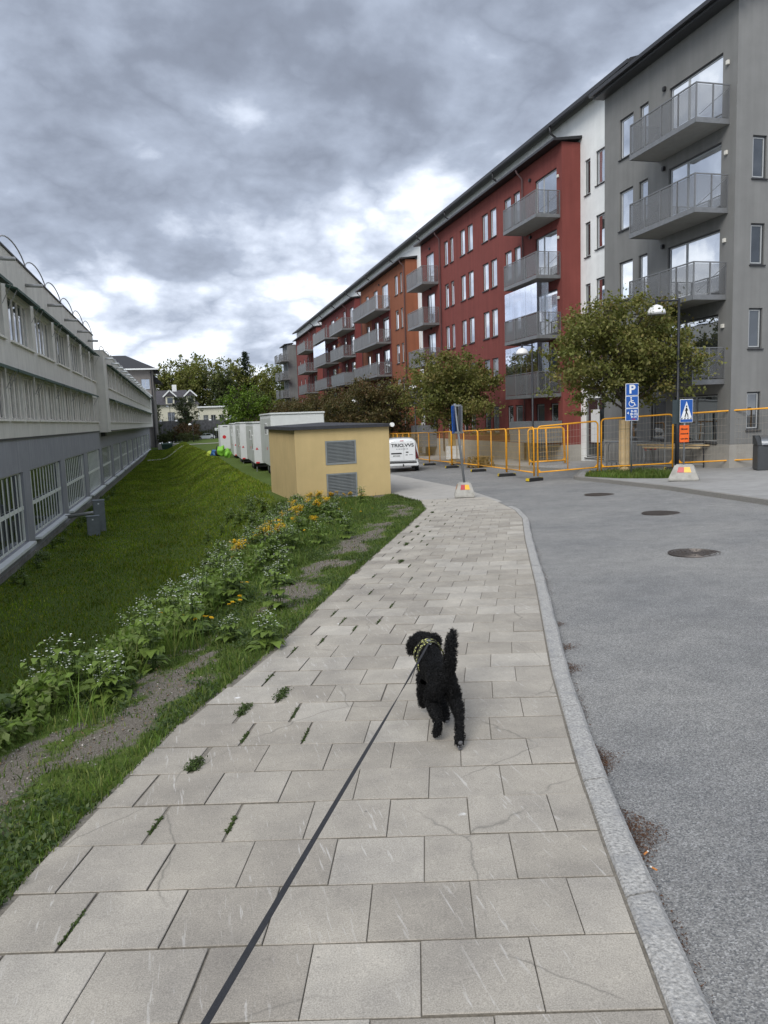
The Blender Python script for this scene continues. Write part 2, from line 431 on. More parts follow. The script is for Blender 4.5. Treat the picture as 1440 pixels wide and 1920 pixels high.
def soil_material():
    """grass ground: brown-grey soil with grit where it is worn, green where the sward closes"""
    ma = bpy.data.materials.new('verge_soil'); ma.use_nodes = True
    nt = ma.node_tree; b = nt.nodes['Principled BSDF']; b.inputs['Roughness'].default_value = 0.95; b.inputs['Specular IOR Level'].default_value = 0.15
    tc = nd(nt, 'ShaderNodeTexCoord'); ob = tc.outputs['Object']
    def nz(s, d=4, r=0.6):
        n = nd(nt, 'ShaderNodeTexNoise'); n.inputs['Scale'].default_value = s; n.inputs['Detail'].default_value = d; n.inputs['Roughness'].default_value = r
        lk(nt, ob, n.inputs[0]); return n.outputs[0]
    at = nd(nt, 'ShaderNodeAttribute', attribute_name='Col')
    grit = ramp(nt, nz(120, 4, 0.75), [(0.3, (0.07, 0.06, 0.047)), (0.5, (0.16, 0.14, 0.115)), (0.72, (0.33, 0.31, 0.28))])
    grass = ramp(nt, nz(25, 5, 0.7), [(0.3, (0.05, 0.085, 0.016)), (0.55, (0.09, 0.13, 0.026)), (0.75, (0.14, 0.16, 0.045))])
    msk = mth(nt, 'ADD', at.outputs['Fac'], mth(nt, 'MULTIPLY', mth(nt, 'SUBTRACT', nz(9, 6, 0.7), 0.5), 1.5))
    c = mixc(nt, ramp(nt, msk, [(0.38, (0, 0, 0)), (0.72, (1, 1, 1))]), grit, grass)
    lk(nt, c, b.inputs['Base Color'])
    bp = nd(nt, 'ShaderNodeBump'); bp.inputs['Strength'].default_value = 0.8; bp.inputs['Distance'].default_value = 0.015
    lk(nt, nz(90, 5, 0.7), bp.inputs['Height']); lk(nt, bp.outputs[0], b.inputs['Normal'])
    return ma
M_asph = asphalt('asphalt', 0.24)
M_slab = slab_material()
M_soil = soil_material()
M_joint = mat('joint_sand', (0.19, 0.172, 0.143), 0.95, 0.35, 60)
M_granite = mat('granite', (0.36, 0.352, 0.335), 0.85, 0.5, 75, 0.7, 60, var2=(9, (0.26, 0.26, 0.26), 0.5, 0.8))
M_granite_d = mat('granite_worn', (0.24, 0.23, 0.21), 0.9, 0.4, 60, 0.6, 50)
M_pav_far = mat('worn_concrete_paving', (0.37, 0.355, 0.33), 0.92, 0.12, 3, 0.3, 90, var2=(0.6, (0.31, 0.30, 0.28), 0.5, 0.8))
M_pav_right = mat('grey_paving', (0.30, 0.295, 0.285), 0.92, 0.14, 2.2, 0.3, 90, var2=(0.5, (0.22, 0.215, 0.205), 0.5, 0.8))
M_gravel = mat('blue_grey_gravel', (0.17, 0.175, 0.19), 0.95, 0.6, 55, 1.0, 55)
M_iron = mat('cast_iron', (0.085, 0.07, 0.062), 0.6, 0.35, 30, 0.3, 40, metal=0.55)

def ribbon(name, ys, xl, xr, off, mt, nx=1, zf=G):
    mb = MB(); n = nx + 1
    for y in ys:
        a, b = xl(y), xr(y)
        for i in range(n):
            x = a + (b - a) * i / nx
            mb.v.append((x, y, zf(x, y) + off))
    for j in range(len(ys) - 1):
        for i in range(nx):
            k = j * n + i
            mb.f.append((k, k + 1, k + n + 1, k + n))
    return mb.build(name, mt)
def frange(a, b, s):
    out = []; x = a
    while x < b - 1e-6: out.append(x); x += s
    return out + [b]
# base ground out to the horizon, well below everything built on it
far = MB()
for (xa, xb, ya, yb) in [(-900, 900, 176, 1500), (-900, -20, -100, 176), (60, 900, -100, 176)]:
    far.quad((xa, ya, -2.05), (xb, ya, -2.05), (xb, yb, -2.05), (xa, yb, -2.05))
tag(far.build('ground', mat('far_ground', (0.07, 0.085, 0.035), 0.95, 0.4, 0.05)), kind='structure')
ys = frange(-3, 30, 0.5) + frange(31, 176, 1.5)
road = ribbon('road', ys, lambda y: kerb_x(y) + 0.10, lambda y: rkerb(y) + 0.3, -0.085, M_asph)
tag(road, kind='structure')
tag(ribbon('pavement_right', ys, lambda y: rkerb(y) + 0.13, lambda y: 60.0, 0.03, M_pav_right, 4), kind='structure')
# grass land between the left building and the footway
ysl = frange(-3, 40, 0.25) + frange(40.5, 176, 1.0)
NX = 44
Vl, Cl = [], []
def worn(x, y):
    """1 = closed sward, 0 = bare trodden soil, along the strip beside the footway"""
    d = pav_l(y) - x
    if y > 24.5: d = 3.0
    a = noise.fractal((x * 2.2 + 3.3, y * 1.1, 4.7), 0.7, 2.0, 6)
    band = math.exp(-((d - 0.62) / 0.42) ** 2)
    edge = math.exp(-(d / 0.16) ** 2)
    bare = sstep(-0.12, 0.42, a + 0.62 * band - 0.40)
    return max(0.0, min(1.0, 1.0 - bare * min(1.0, band * 1.6) + edge * 0.4))
for y in ysl:
    a, b = -6.6, pav_l(y) + 0.02
    if y > 24.45: b = min(pav_l(y), 6.6 + (y - 24.45) * 0.10) + 0.02
    for i in range(NX + 1):
        t = i / NX
        x = a + (b - a) * (t ** 0.8)
        Vl.append((x, y, land(x, y)))
        w = worn(x, y)
        Cl.append((w, w, w))
Fl = []
for j in range(len(ysl) - 1):
    for i in range(NX):
        k = j * (NX + 1) + i
        Fl.append((k, k + 1, k + NX + 2, k + NX + 1))
lawn = inst('grass_ground', npmesh('grass_ground', Vl, Fl, M_soil, np.array(Cl), True))
tag(lawn, kind='structure')
# verge by the trailers and the strip of paving running on beside the shed
tag(ribbon('verge', frange(24.45, 176, 1.5), lambda y: 6.6 + (y - 24.45) * 0.10 - 0.02 if y < 60 else 10.1, lambda y: pav_l(y) if y < 60 else pav_l(60) + 0.03 * (y - 60), -0.02, mat('verge_grit', (0.20, 0.18, 0.14), 0.95, 0.4, 14)), kind='structure')
# footway: slabs laid in running bond, nearest 300 single, the rest joined
def row_ang(s): return R(16.5 + 8.5 * sstep(1.5, 8.0, s))
_cl = []
_x = _y = 0.0
for _k in range(-300, 2600):          # centre line of the footway, one point per centimetre
    if _k == 0: _o = (_x, _y)
    _cl.append((_x, _y)); _a = row_ang(_k * 0.01); _x += 0.01 * math.sin(_a); _y += 0.01 * math.cos(_a)
def st(s, t):
    k = min(len(_cl) - 1, max(0, int(round(s * 100)) + 300)); a = row_ang(s)
    return (_cl[k][0] - _o[0] + t * math.cos(a), _cl[k][1] - _o[1] - t * math.sin(a))
def t_of(fn, s, lo=-6, hi=8):
    # solve where the row at s meets the edge curve x = fn(y)
    for _ in range(40):
        mid_ = (lo + hi) / 2
        x, y = st(s, mid_)
        if x < fn(y): lo = mid_
        else: hi = mid_
    return (lo + hi) / 2
pav = ribbon('pavement', frange(-3, 24.3, 0.3), lambda y: pav_l(y) - 0.05, lambda y: kerb_x(y) + 0.02, -0.009, M_joint, 1)
tag(pav, kind='structure')
ROW, WID = 0.36, 0.375
slabs = []
s = -2.2; ri = 0
weed_spots = []
while s < 21.9:
    s1 = s + ROW
    tl0, tl1 = t_of(pav_l, s), t_of(pav_l, s1)
    tr0, tr1 = t_of(kerb_x, s) - 0.012, t_of(kerb_x, s1) - 0.012
    jit = rnd.uniform(-0.03, 0.03)
    tl0 += jit; tl1 += jit
    lay = lambda k, o: k * WID + o
    o = (0.5 * WID if ri % 2 else 0.0) + rnd.uniform(-0.02, 0.02)
    tmax, tmin = max(tr0, tr1), min(tl0, tl1)
    k0 = math.floor((max(tl0, tl1) - o) / WID) + 1
    cuts = []
    k = k0
    while lay(k, o) < min(tr0, tr1) - 0.14:
        c = lay(k, o)
        if c > max(tl0, tl1) + 0.13: cuts.append(c + rnd.uniform(-0.006, 0.006))
        k += 1
    edges = [(tl0, tl1)] + [(c, c) for c in cuts] + [(tr0, tr1)]
    for i in range(len(edges) - 1):
        (a0, a1), (b0, b1) = edges[i], edges[i + 1]
        dl = a0 - tl0
        gl = 0.0018 if i == 0 else 0.0018 + (0.002 + 0.03 * rnd.random() ** 1.8 if i == 1 else 0.014 * rnd.random() ** 2 if i == 2 else 0.008 * rnd.random() ** 2 if i == 3 else 0.0)
        if i in (1, 2) and gl > 0.008 and s > 0.3: weed_spots.append((s, a0, gl, i))
        poly = [st(s + 0.006, a0 + gl), st(s + 0.006, b0 - 0.0012), st(s1 - 0.0045, b1 - 0.0012), st(s1 - 0.0045, a1 + gl)]
        slabs.append((s, poly))
    s = s1; ri += 1
M_slab_r = M_slab
def slab_mb(poly, mb):
    cx = sum(p[0] for p in poly) / 4; cy = sum(p[1] for p in poly) / 4
    dz = rnd.uniform(-0.0025, 0.0025); ax, ay = rnd.uniform(-0.006, 0.006), rnd.uniform(-0.006, 0.006)
    b = len(mb.v)
    for ins, dzz in ((0, -0.035), (0, -0.003), (0.0028, 0.0)):
        for (x, y) in poly:
            l = math.hypot(x - cx, y - cy)
            k = 1 - ins / l
            xx, yy = cx + (x - cx) * k, cy + (y - cy) * k
            mb.v.append((xx, yy, G(xx, yy) + dz + dzz + ax * (xx - cx) + ay * (yy - cy)))
    for r0_ in (0, 4):
        for i in range(4):
            j = (i + 1) % 4
            mb.f.append((b + r0_ + i, b + r0_ + j, b + r0_ + 4 + j, b + r0_ + 4 + i))
    mb.f.append((b + 8, b + 9, b + 10, b + 11))
rest = MB()
vis = [q for q in slabs if q[0] > 1.45]
n_single = 0
for (s_, poly) in slabs:
    if s_ > 1.45 and n_single < 300:
        mb = MB(); slab_mb(poly, mb); o_ = mb.build('paving_slab', M_slab, pav); n_single += 1
        o_.data.materials.append(M_joint)
        for q_ in range(4): o_.data.polygons[q_].material_index = 1
    else:
        slab_mb(poly, rest)
rs_ = tag(rest.build('paving_slabs', M_slab, pav), kind='stuff'); rs_.data.materials.append(M_joint)
for q_, f_ in enumerate(rs_.data.polygons):
    if q_ % 9 < 4: f_.material_index = 1
tag(ribbon('pavement_beyond', frange(18.6, 60, 0.6), lambda y: pav_l(y) if y < 24.45 else min(pav_l(y), 6.58 + (y - 24.45) * 0.10), lambda y: kerb_x(y) + 0.12, -0.006, M_pav_far, 1), kind='structure')
# granite kerb stones
kerb = empty('kerb'); tag(kerb, kind='structure')
def kerb_run(parent, fn, y0, y1, off0, width, h0, h1, mt, step=1.05):
    y = y0
    while y < y1:
        yb = min(y1, y + step * rnd.uniform(0.88, 1.08) * 0.92)
        mb = MB(); n = 3
        for i in range(n + 1):
            yy = y + 0.006 + (yb - y - 0.012) * i / n
            x = fn(yy)
            w = width + rnd.uniform(-0.006, 0.006)
            for (dx, dz) in ((off0, h0), (off0, h1 - 0.008), (off0 + 0.012, h1), (off0 + w - 0.022, h1 - 0.001), (off0 + w, h1 - 0.022), (off0 + w + 0.008, h0)):
                mb.v.append((x + dx, yy, G(x, yy) + dz + rnd.uniform(-0.003, 0.003)))
        for i in range(n):
            for k in range(5):
                a = i * 6 + k
                mb.f.append((a, a + 6, a + 7, a + 1))
        mb.f.append(tuple(range(6))); mb.f.append(tuple(reversed(range(n * 6, n * 6 + 6))))
        mb.build('kerb_stone', mt, parent)
        y = yb
kerb_run(kerb, kerb_x, -0.5, 17.2, 0.0, 0.135, -0.2, 0.006, M_granite)
kerb2 = empty('kerb_right'); tag(kerb2, kind='structure')
kerb_run(kerb2, rkerb, 6.0, 60, 0.0, 0.14, -0.2, 0.036, M_granite_d, 1.2)
# manhole covers
def manhole(x, y, r, label, grate=False):
    z = G(x, y) - 0.085
    e = empty('manhole_cover', (x, y, z + 0.003)); tag(e, label, 'manhole', 'manhole covers in the road')
    MB().lathe([(r, 0.0), (r, 0.007), (r * 0.93, 0.009), (r * 0.925, 0.004)], 40).build('frame_ring', M_iron, e)
    MB().lathe([(r * 0.915, 0.0), (r * 0.915, 0.005)], 40).build('lid', M_iron, e)
    mb = MB()
    if grate:
        k = -0.8
        while k < 0.81:
            L = math.sqrt(max(0.0, 0.8 - k * k)) * r
            mb.box(k * r - 0.012, k * r + 0.012, -L, L, 0.005, 0.013); k += 0.115
    else:
        for q in (0.35, 0.55, 0.74, 0.86):
            mb.tube([(q * r * math.cos(a * math.pi / 18), q * r * math.sin(a * math.pi / 18), 0.006) for a in range(36)], 0.009, 5, closed=True)
        for a in range(14):
            an = a * math.pi / 7; c_, s_ = math.cos(an), math.sin(an)
            mb.bar((0.38 * r * c_, 0.38 * r * s_, 0.008), (0.52 * r * c_, 0.52 * r * s_, 0.008), 0.05 * r * 0.7, 0.012)
            mb.bar((0.58 * r * c_, 0.58 * r * s_, 0.008), (0.71 * r * c_, 0.71 * r * s_, 0.008), 0.09 * r * 0.7, 0.012)
    mb.build('raised_pattern', mat('worn_iron', (0.13, 0.115, 0.105), 0.5, 0.3, 30, metal=0.6), e)
manhole(6.9, 9.25, 0.37, 'round iron manhole cover nearest in the road, with concentric rings')
manhole(9.54, 13.9, 0.40, 'round iron grate cover in the middle of the road, second nearest', True)
manhole(11.04, 18.93, 0.42, 'iron grate cover farthest off, near the grass island', True)
# brown seed litter lodged against the kerb and two cigarette ends
lit_V, lit_F, lit_C = [], [], []
for (yc, ln, wd_, n) in [(2.86, 0.24, 0.075, 900), (3.62, 0.20, 0.05, 500), (5.2, 0.14, 0.05, 260), (5.75, 0.12, 0.07, 240), (6.5, 0.10, 0.05, 140), (2.2, 0.5, 0.02, 120), (4.5, 0.6, 0.02, 120), (8.5, 1.2, 0.03, 150), (10.5, 1.0, 0.04, 120)]:
    for i in range(n):
        a = rnd.gauss(0, 0.42); a = max(-1, min(1, a))
        y = yc + a * ln
        x = kerb_x(y) + 0.16 + abs(rnd.gauss(0, 0.5)) * wd_ * 2 * (1 - a * a)
        z = G(x, y) - 0.083 + rnd.random() * 0.012
        l = rnd.uniform(0.004, 0.009); an = rnd.random() * 6.28; b = len(lit_V)
        ca, sa = math.cos(an) * l, math.sin(an) * l
        lit_V += [(x - ca, y - sa, z), (x + sa * 0.5, y - ca * 0.5, z + rnd.random() * 0.006), (x + ca, y + sa, z + rnd.random() * 0.006)]
        lit_F.append((b, b + 1, b + 2))
        br = rnd.uniform(0.5, 1.3)
        lit_C += [(0.10 * br, 0.052 * br, 0.03 * br)] * 3
tag(inst('seed_litter', npmesh('seed_litter', lit_V, lit_F, leaf_mat('litter', 0.9, 0.05), np.array(lit_C))), 'brown fallen seed husks gathered along the foot of the granite kerb', 'litter', kind='stuff')
for (y, dx, an, lb) in [(2.70, 0.185, 0.5, 'orange cigarette end lying across the seed litter by the kerb'), (2.585, 0.19, 1.9, 'orange cigarette end nearest to the camera beside the kerb')]:
    x = kerb_x(y) + dx; z = G(x, y) - 0.066
    e = empty('cigarette_end', (x, y, z), an); tag(e, lb, 'cigarette end', 'cigarette ends in the gutter')
    MB().tube([(-0.013, 0, 0), (0.010, 0, 0)], 0.004, 8).build('filter', mat('cork_paper', (0.55, 0.22, 0.06), 0.8), e)
    MB().tube([(0.0102, 0, 0), (0.019, 0, 0)], 0.0037, 8).build('paper', mat('white_paper', (0.75, 0.72, 0.66), 0.8), e)
# ================================================================== apartment row on the right
M_red = plaster('red_render', (0.215, 0.062, 0.053), 0.16)
M_red2 = plaster('dark_red_render', (0.17, 0.044, 0.042), 0.16)
M_brick3 = plaster('rose_red_render', (0.185, 0.052, 0.046))
M_orange = plaster('orange_render', (0.265, 0.098, 0.054), 0.16)
M_grey = plaster('grey_render', (0.215, 0.216, 0.21), 0.12)
M_grey2 = plaster('far_grey_render', (0.20, 0.205, 0.205))
M_white = plaster('white_render', (0.84, 0.86, 0.85), 0.05)
M_plinth = mat('concrete_plinth', (0.33, 0.315, 0.285), 0.92, 0.12, 2.0, 0.25, 40)
M_roof = mat('dark_roof_metal', (0.018, 0.018, 0.02), 0.55, 0.2, 3)
M_gutter = mat('anthracite_metal', (0.035, 0.035, 0.038), 0.45, 0.15, 4, metal=0.3)
M_pipe = mat('drainpipe_metal', (0.16, 0.10, 0.10), 0.5, 0.15, 4, metal=0.3)
M_frame = mat('dark_window_frame', (0.045, 0.047, 0.05), 0.5, 0.1, 5)
M_sash = mat('pale_sash', (0.42, 0.435, 0.44), 0.5, 0.06, 5)
M_sill = mat('sill_metal', (0.03, 0.03, 0.033), 0.5, 0.15, 5, metal=0.2)
M_glass = glass_mat('window_glass', (0.06, 0.07, 0.08), 0.62)
M_glass_dark = glass_mat('ground_floor_glass', (0.03, 0.035, 0.038), 0.12, 0.02, 0.25)
M_rail = mat('galvanised_rail', (0.20, 0.205, 0.21), 0.5, 0.12, 8, metal=0.4)
M_perf = clear_mat('perforated_panel', (0.20, 0.205, 0.21), 0.20, 0.5)
M_perf_solid = mat('grey_balcony_board', (0.15, 0.16, 0.17), 0.6, 0.1, 4)
M_slab_u = mat('balcony_concrete', (0.30, 0.295, 0.28), 0.9, 0.1, 3)
M_clear = clear_mat('balcony_glazing', (0.85, 0.9, 1.0), 0.38, gloss=True)
M_lampb = mat('black_fitting', (0.02, 0.02, 0.022), 0.5)
M_vent = mat('white_vent', (0.68, 0.66, 0.60), 0.6)

def wall_holes(mb, u0, u1, v0, v1, holes, depth=0.13, y=0.0):
    """wall face in the local plane y (seen from -y) with openings and their reveals"""
    us = sorted({u0, u1, *[h[0] for h in holes], *[h[1] for h in holes]})
    vs_ = sorted({v0, v1, *[h[2] for h in holes], *[h[3] for h in holes]})
    us = [u for u in us if u0 - 1e-6 <= u <= u1 + 1e-6]; vs_ = [v for v in vs_ if v0 - 1e-6 <= v <= v1 + 1e-6]
    for i in range(len(us) - 1):
        for j in range(len(vs_) - 1):
            cu, cv_ = (us[i] + us[i + 1]) / 2, (vs_[j] + vs_[j + 1]) / 2
            if any(h[0] < cu < h[1] and h[2] < cv_ < h[3] for h in holes): continue
            mb.quad((us[i], y, vs_[j]), (us[i + 1], y, vs_[j]), (us[i + 1], y, vs_[j + 1]), (us[i], y, vs_[j + 1]))
    for (a, b, c, d) in [h[:4] for h in holes]:
        e = y + depth
        mb.quad((a, y, c), (a, y, d), (a, e, d), (a, e, c))
        mb.quad((b, y, d), (b, y, c), (b, e, c), (b, e, d))
        mb.quad((a, y, d), (b, y, d), (b, e, d), (a, e, d))
        mb.quad((b, y, c), (a, y, c), (a, e, c), (b, e, c))
_win = {}
def window(parent, u, z, w, h, kind='plain', glass=None, rz=0.0, y=0.0, name='window', sill=True):
    """window in an opening whose lower left corner is (u, z); parts: frame, pane, sill"""
    key = (round(w, 2), round(h, 2), kind)
    if key not in _win:
        f = MB(); e = 0.003; t = 0.05
        ya, yb = 0.06, 0.13
        f.box(e, t, ya, yb, e, h - e); f.box(w - t, w - e, ya, yb, e, h - e)
        f.box(t, w - t, ya, yb, e, t); f.box(t, w - t, ya, yb, h - t, h - e)
        s_ = MB(); q = 0.035
        def sash(a, b, c, d):
            s_.box(a, a + q, 0.075, 0.115, c, d); s_.box(b - q, b, 0.075, 0.115, c, d)
            s_.box(a + q, b - q, 0.075, 0.115, c, c + q); s_.box(a + q, b - q, 0.075, 0.115, d - q, d)
        t2 = t + 0.002
        if kind == 'double':
            sash(t2, w / 2 - 0.012, t2, h - t2); sash(w / 2 + 0.012, w - t2, t2, h - t2)
        elif kind == 'door':
            sash(t2, w * 0.36 - 0.01, t2, h - t2); sash(w * 0.36 + 0.01, w - t2, t2, h - t2)
        elif kind == 'grid':
            sash(t2, w / 2 - 0.012, t2, h - t2); sash(w / 2 + 0.012, w - t2, t2, h - t2)
            s_.box(t2 + q, w / 2 - 0.012 - q, 0.08, 0.11, h * 0.5, h * 0.5 + 0.03); s_.box(w / 2 + 0.012 + q, w - t2 - q, 0.08, 0.11, h * 0.5, h * 0.5 + 0.03)
        else:
            sash(t2, w - t2, t2, h - t2)
        p = MB().quad((t, 0.098, t), (w - t, 0.098, t), (w - t, 0.098, h - t), (t, 0.098, h - t))
        si = MB().box(-0.04, w + 0.04, -0.06, 0.058, -0.05, -0.012)
        _win[key] = (f.mesh('window_frame', M_frame), s_.mesh('sash', M_sash), p.mesh('pane', None), si.mesh('window_sill', M_sill))
    fm, sm, pm, sim = _win[key]
    g = glass or M_glass
    k2 = (key, g.name)
    if k2 not in _win:
        p2 = pm.copy(); p2.materials.append(g); _win[k2] = p2
    fo = inst(name, fm, parent, (u, y, z), rz) if rz == 0 else inst(name, fm, parent, (u, y, z), rz)
    inst('sash', sm, fo); inst('pane', _win[k2], fo)
    if sill: inst('window_sill', sim, fo)
    return fo
_balc = {}
def balcony(parent, u, z, w, d=1.28, npan=4, kind='perf', height=1.1, glazed=None):
    """projecting balcony: slab, railing frame, infill panels; u is its left end, z its floor"""
    key = (round(w, 2), d, npan, kind, height)
    if key not in _balc:
        sl = MB().box(0, w, -d, -0.002, -0.13, 0.0)
        fr = MB(); r = 0.022
        ed = MB().box(-0.012, w + 0.012, -d - 0.03, -d - 0.002, -0.145, 0.03)
        ed.box(-0.03, -0.002, -d - 0.03, -0.003, -0.145, 0.03); ed.box(w + 0.002, w + 0.03, -d - 0.03, -0.003, -0.145, 0.03)
        z0, z1 = 0.03, height
        for i in range(npan + 1):
            x = w * i / npan
            fr.box(x - r, x + r, -d - r, -d + r, z0, z1)
        for x in (0, w):
            fr.box(x - r, x + r, -r - 0.01, -0.01 + r, z0, z1); fr.box(x - r, x + r, -d * 0.5 - r, -d * 0.5 + r, z0, z1)
            fr.box(x - r * 0.8, x + r * 0.8, -d, -0.01, z1, z1 + 0.04)
            fr.bar((x, -0.03, z1 - 0.06), (x, -d * 0.9, 0.12), 0.018)
        fr.box(-r, w + r, -d - r, -d + r, z1 + 0.001, z1 + 0.042)
        pans = []
        for i in range(npan):
            a, b = w * i / npan + r + 0.003, w * (i + 1) / npan - r - 0.003
            pans.append(MB().box(a, b, -d - 0.006, -d + 0.006, 0.06, z1 - 0.03).mesh('railing_panel', M_perf_solid if kind == 'solid' else M_perf))
        for x in (0, w):
            pans.append(MB().box(x - 0.006, x + 0.006, -d + r + 0.003, -0.03, 0.06, z1 - 0.03).mesh('railing_panel', M_perf_solid if kind == 'solid' else M_perf))
        _balc[key] = (sl.mesh('balcony', M_slab_u), fr.mesh('railing_frame', M_rail), ed.mesh('edge_trim', M_rail), pans)
    sl, fr, ed, pans = _balc[key]
    o = inst('balcony', sl, parent, (u, 0, z))
    inst('railing_frame', fr, o); inst('edge_trim', ed, o)
    for p in pans: inst('railing_panel', p, o)
    if glazed:
        top = glazed
        for i in range(npan * 2):
            a, b = w * i / (npan * 2) + 0.01, w * (i + 1) / (npan * 2) - 0.01
            MB().box(a, b, -d - 0.004, -d + 0.004, height + 0.05, top).build('glazing_panel', M_clear, o)
        for x in (0, w):
            MB().box(x - 0.004, x + 0.004, -d + 0.02, -d * 0.52, height + 0.05, top).build('glazing_panel', M_clear, o)
    return o
HEADS = [13.75, 10.85, 7.95, 5.05, 2.15]
def block(name, label, yf, yn, x, zt, mt, wins, depth_x=4.0, z0=-1.2, plinth=None, roof=True, roof_rise=0.28, end_near=True, slope_w=1.0, cat='building'):
    """coloured house front: local u runs from the far end (0) to the near end; wins are (ya, yb, z0, z1, kind, glass)"""
    e = empty(name, (x, yf, 0), R(-90)); tag(e, label, cat)
    L = yf - yn
    holes = [(yf - b, yf - a, c, d) for (a, b, c, d, *_) in wins]
    mb = MB(); wall_holes(mb, 0, L, z0, zt, holes)
    if end_near: mb.quad((L, 0, z0), (L, depth_x, z0), (L, depth_x, zt), (L, 0, zt))
    mb.quad((0, depth_x, z0), (0, 0, z0), (0, 0, zt), (0, depth_x, zt))
    mb.build('wall', mt, e)
    for (a, b, c, d, kind, gl) in wins:
        window(e, yf - b, c, b - a, d - c, kind, gl)
    if plinth is not None:
        MB().box(-0.025, L + 0.025, -0.025, depth_x * 0.98, z0 - 0.3, plinth).build('plinth', M_plinth, e)
    if roof:
        prof = [(-0.42, zt - 0.02), (-0.42, zt + 0.10), (slope_w, zt + roof_rise), (slope_w, zt + roof_rise - 0.14)]
        ro = MB().ext(prof, -0.12, L + 0.18).build('roof', M_roof, e)
        MB().box(-0.15, L + 0.2, -0.53, -0.425, zt - 0.02, zt + 0.09).build('gutter', M_gutter, ro)
    return e
def pipe(parent, u, z0, z1, mt=None, out=-0.42):
    MB().tube([(u, out - 0.03, z1 + 0.05), (u, out, z1 - 0.18), (u, -0.1, z1 - 0.5), (u, -0.1, z0)], 0.05, 8).build('drainpipe', mt or M_pipe, parent, True)
def lampfit(parent, u, z):
    MB().box(u - 0.07, u + 0.07, -0.12, 0.0, z - 0.08, z + 0.08).build('wall_lamp', M_lampb, parent, bevel=0.02)
def ventcap(parent, u, z):
    MB().box(u - 0.06, u + 0.06, -0.08, 0.0, z - 0.07, z + 0.07).build('vent_cap', M_vent, parent, bevel=0.01)
RZ = {}
# ---- near grey house
w = []
for i, hd in enumerate(HEADS):
    gl = M_glass_dark if hd < 3 else M_glass
    if hd > 3:
        w += [(29.3, 30.33, hd - 1.6, hd, 'plain', gl), (28.25, 28.87, hd - 1.6, hd, 'plain', gl), (23.9, 26.9, hd - 2.25, hd - 0.1, 'door', gl)]
    else:
        w += [(28.9, 30.0, hd - 1.7, hd, 'plain', gl), (26.9, 27.9, hd - 1.7, hd, 'plain', gl), (23.85, 26.4, hd - 1.75, hd, 'double', gl)]
grey = block('grey_apartment_house', 'dark grey rendered apartment house nearest on the right with four large balconies', 31.52, 23.18, 18.6, 15.15, M_grey, w, 14.0, -1.2, None, False, end_near=False)
Lg = 31.52 - 23.18
MB().box(-0.022, Lg + 0.022, -0.022, 13.0, -1.5, 0.36).build('plinth', M_plinth, grey)
# gable side facing the camera: windows set in a proud skin of the same render
sw = [(18.6 + 0.67, 18.6 + 1.23)]
holes = [(19.27 - 18.6, 19.83 - 18.6, z0, z1) for (z0, z1) in ((9.37, 10.77), (6.52, 7.9), (3.68, 5.06), (0.85, 2.18))]
holes += [(h[0] + 3.2, h[1] + 3.6, h[2], h[3]) for h in holes]
mb = MB(); wall_holes(mb, 0.0, 13.9, 0.37, 16.2, holes, 0.13)
gs = mb.build('gable_wall', M_grey, grey, loc=(Lg + 0.004, 0, 0), rz=R(90))
for h in holes:
    window(gs, h[0], h[2], h[1] - h[0], h[3] - h[2], 'plain', M_glass_dark)
MB().ext([(-0.5, 15.14), (-0.5, 15.30), (7.0, 17.9), (14.2, 15.4), (14.2, 15.2), (7.0, 17.7)], -0.12, Lg + 0.5).build('roof', M_roof, grey)
MB().ext([(-0.66, 15.13), (-0.66, 15.27), (-0.51, 15.27), (-0.51, 15.13)], -0.2, Lg + 0.52).build('gutter', M_gutter, grey)
MB().box(-0.1, Lg + 0.45, -0.49, -0.003, 15.04, 15.125).build('eaves_board', M_frame, grey)
for i, hd in enumerate(HEADS[:4]):
    balcony(grey, 31.52 - 27.45, hd - 2.42, 3.92, 1.3, 4, 'perf', 1.1)
    lampfit(grey, 31.52 - 27.15, hd + 0.0); ventcap(grey, 31.52 - 23.62, hd - 0.55)
# ---- red house
w = []
for hd in HEADS:
    gl = M_glass_dark if hd < 6 else M_glass
    for (a, b) in ((51.0, 51.66), (52.1, 52.9), (47.35, 48.3), (48.76, 49.66), (43.55, 44.5), (44.85, 45.8)):
        w.append((a, b, hd - 1.62, hd, 'plain', gl))
    if hd > 3:
        w += [(41.46, 42.4, hd - 1.62, hd, 'plain', gl), (40.27, 41.1, hd - 1.62, hd, 'plain', gl), (36.0, 38.4, hd - 2.3, hd - 0.12, 'door', gl), (55.2, 57.0, hd - 2.3, hd - 0.1, 'door', gl)]
    else:
        w += [(41.46, 42.3, hd - 1.7, hd, 'plain', gl), (40.2, 41.2, hd - 1.7, hd, 'plain', gl), (37.5, 38.5, hd - 1.9, hd, 'plain', gl), (35.95, 36.8, hd - 1.9, hd, 'plain', gl), (55.2, 56.2, hd - 1.7, hd, 'plain', gl)]
redb = block('red_apartment_house', 'dark red rendered apartment house with tall paired windows and two balcony stacks', 58.3, 35.45, 18.6, 14.65, M_red, w, 1.9, -1.6, 0.02)
for i, hd in enumerate(HEADS[:4]):
    gz = {2: 2.55, 3: 2.55}.get(i)
    balcony(redb, 58.3 - 39.55, hd - 2.45, 3.9, 1.28, 3, 'perf', 1.1, gz)
    balcony(redb, 58.3 - 58.15, hd - 2.45, 3.9, 1.22, 3, 'perf', 1.1)
    lampfit(redb, 58.3 - 38.9, hd + 0.1); ventcap(redb, 58.3 - 35.8, hd - 0.6); lampfit(redb, 58.3 - 56.0, hd + 0.25)
pipe(redb, 58.3 - 53.6, -0.9, 14.65); pipe(redb, 58.3 - 39.75, -0.9, 14.65)
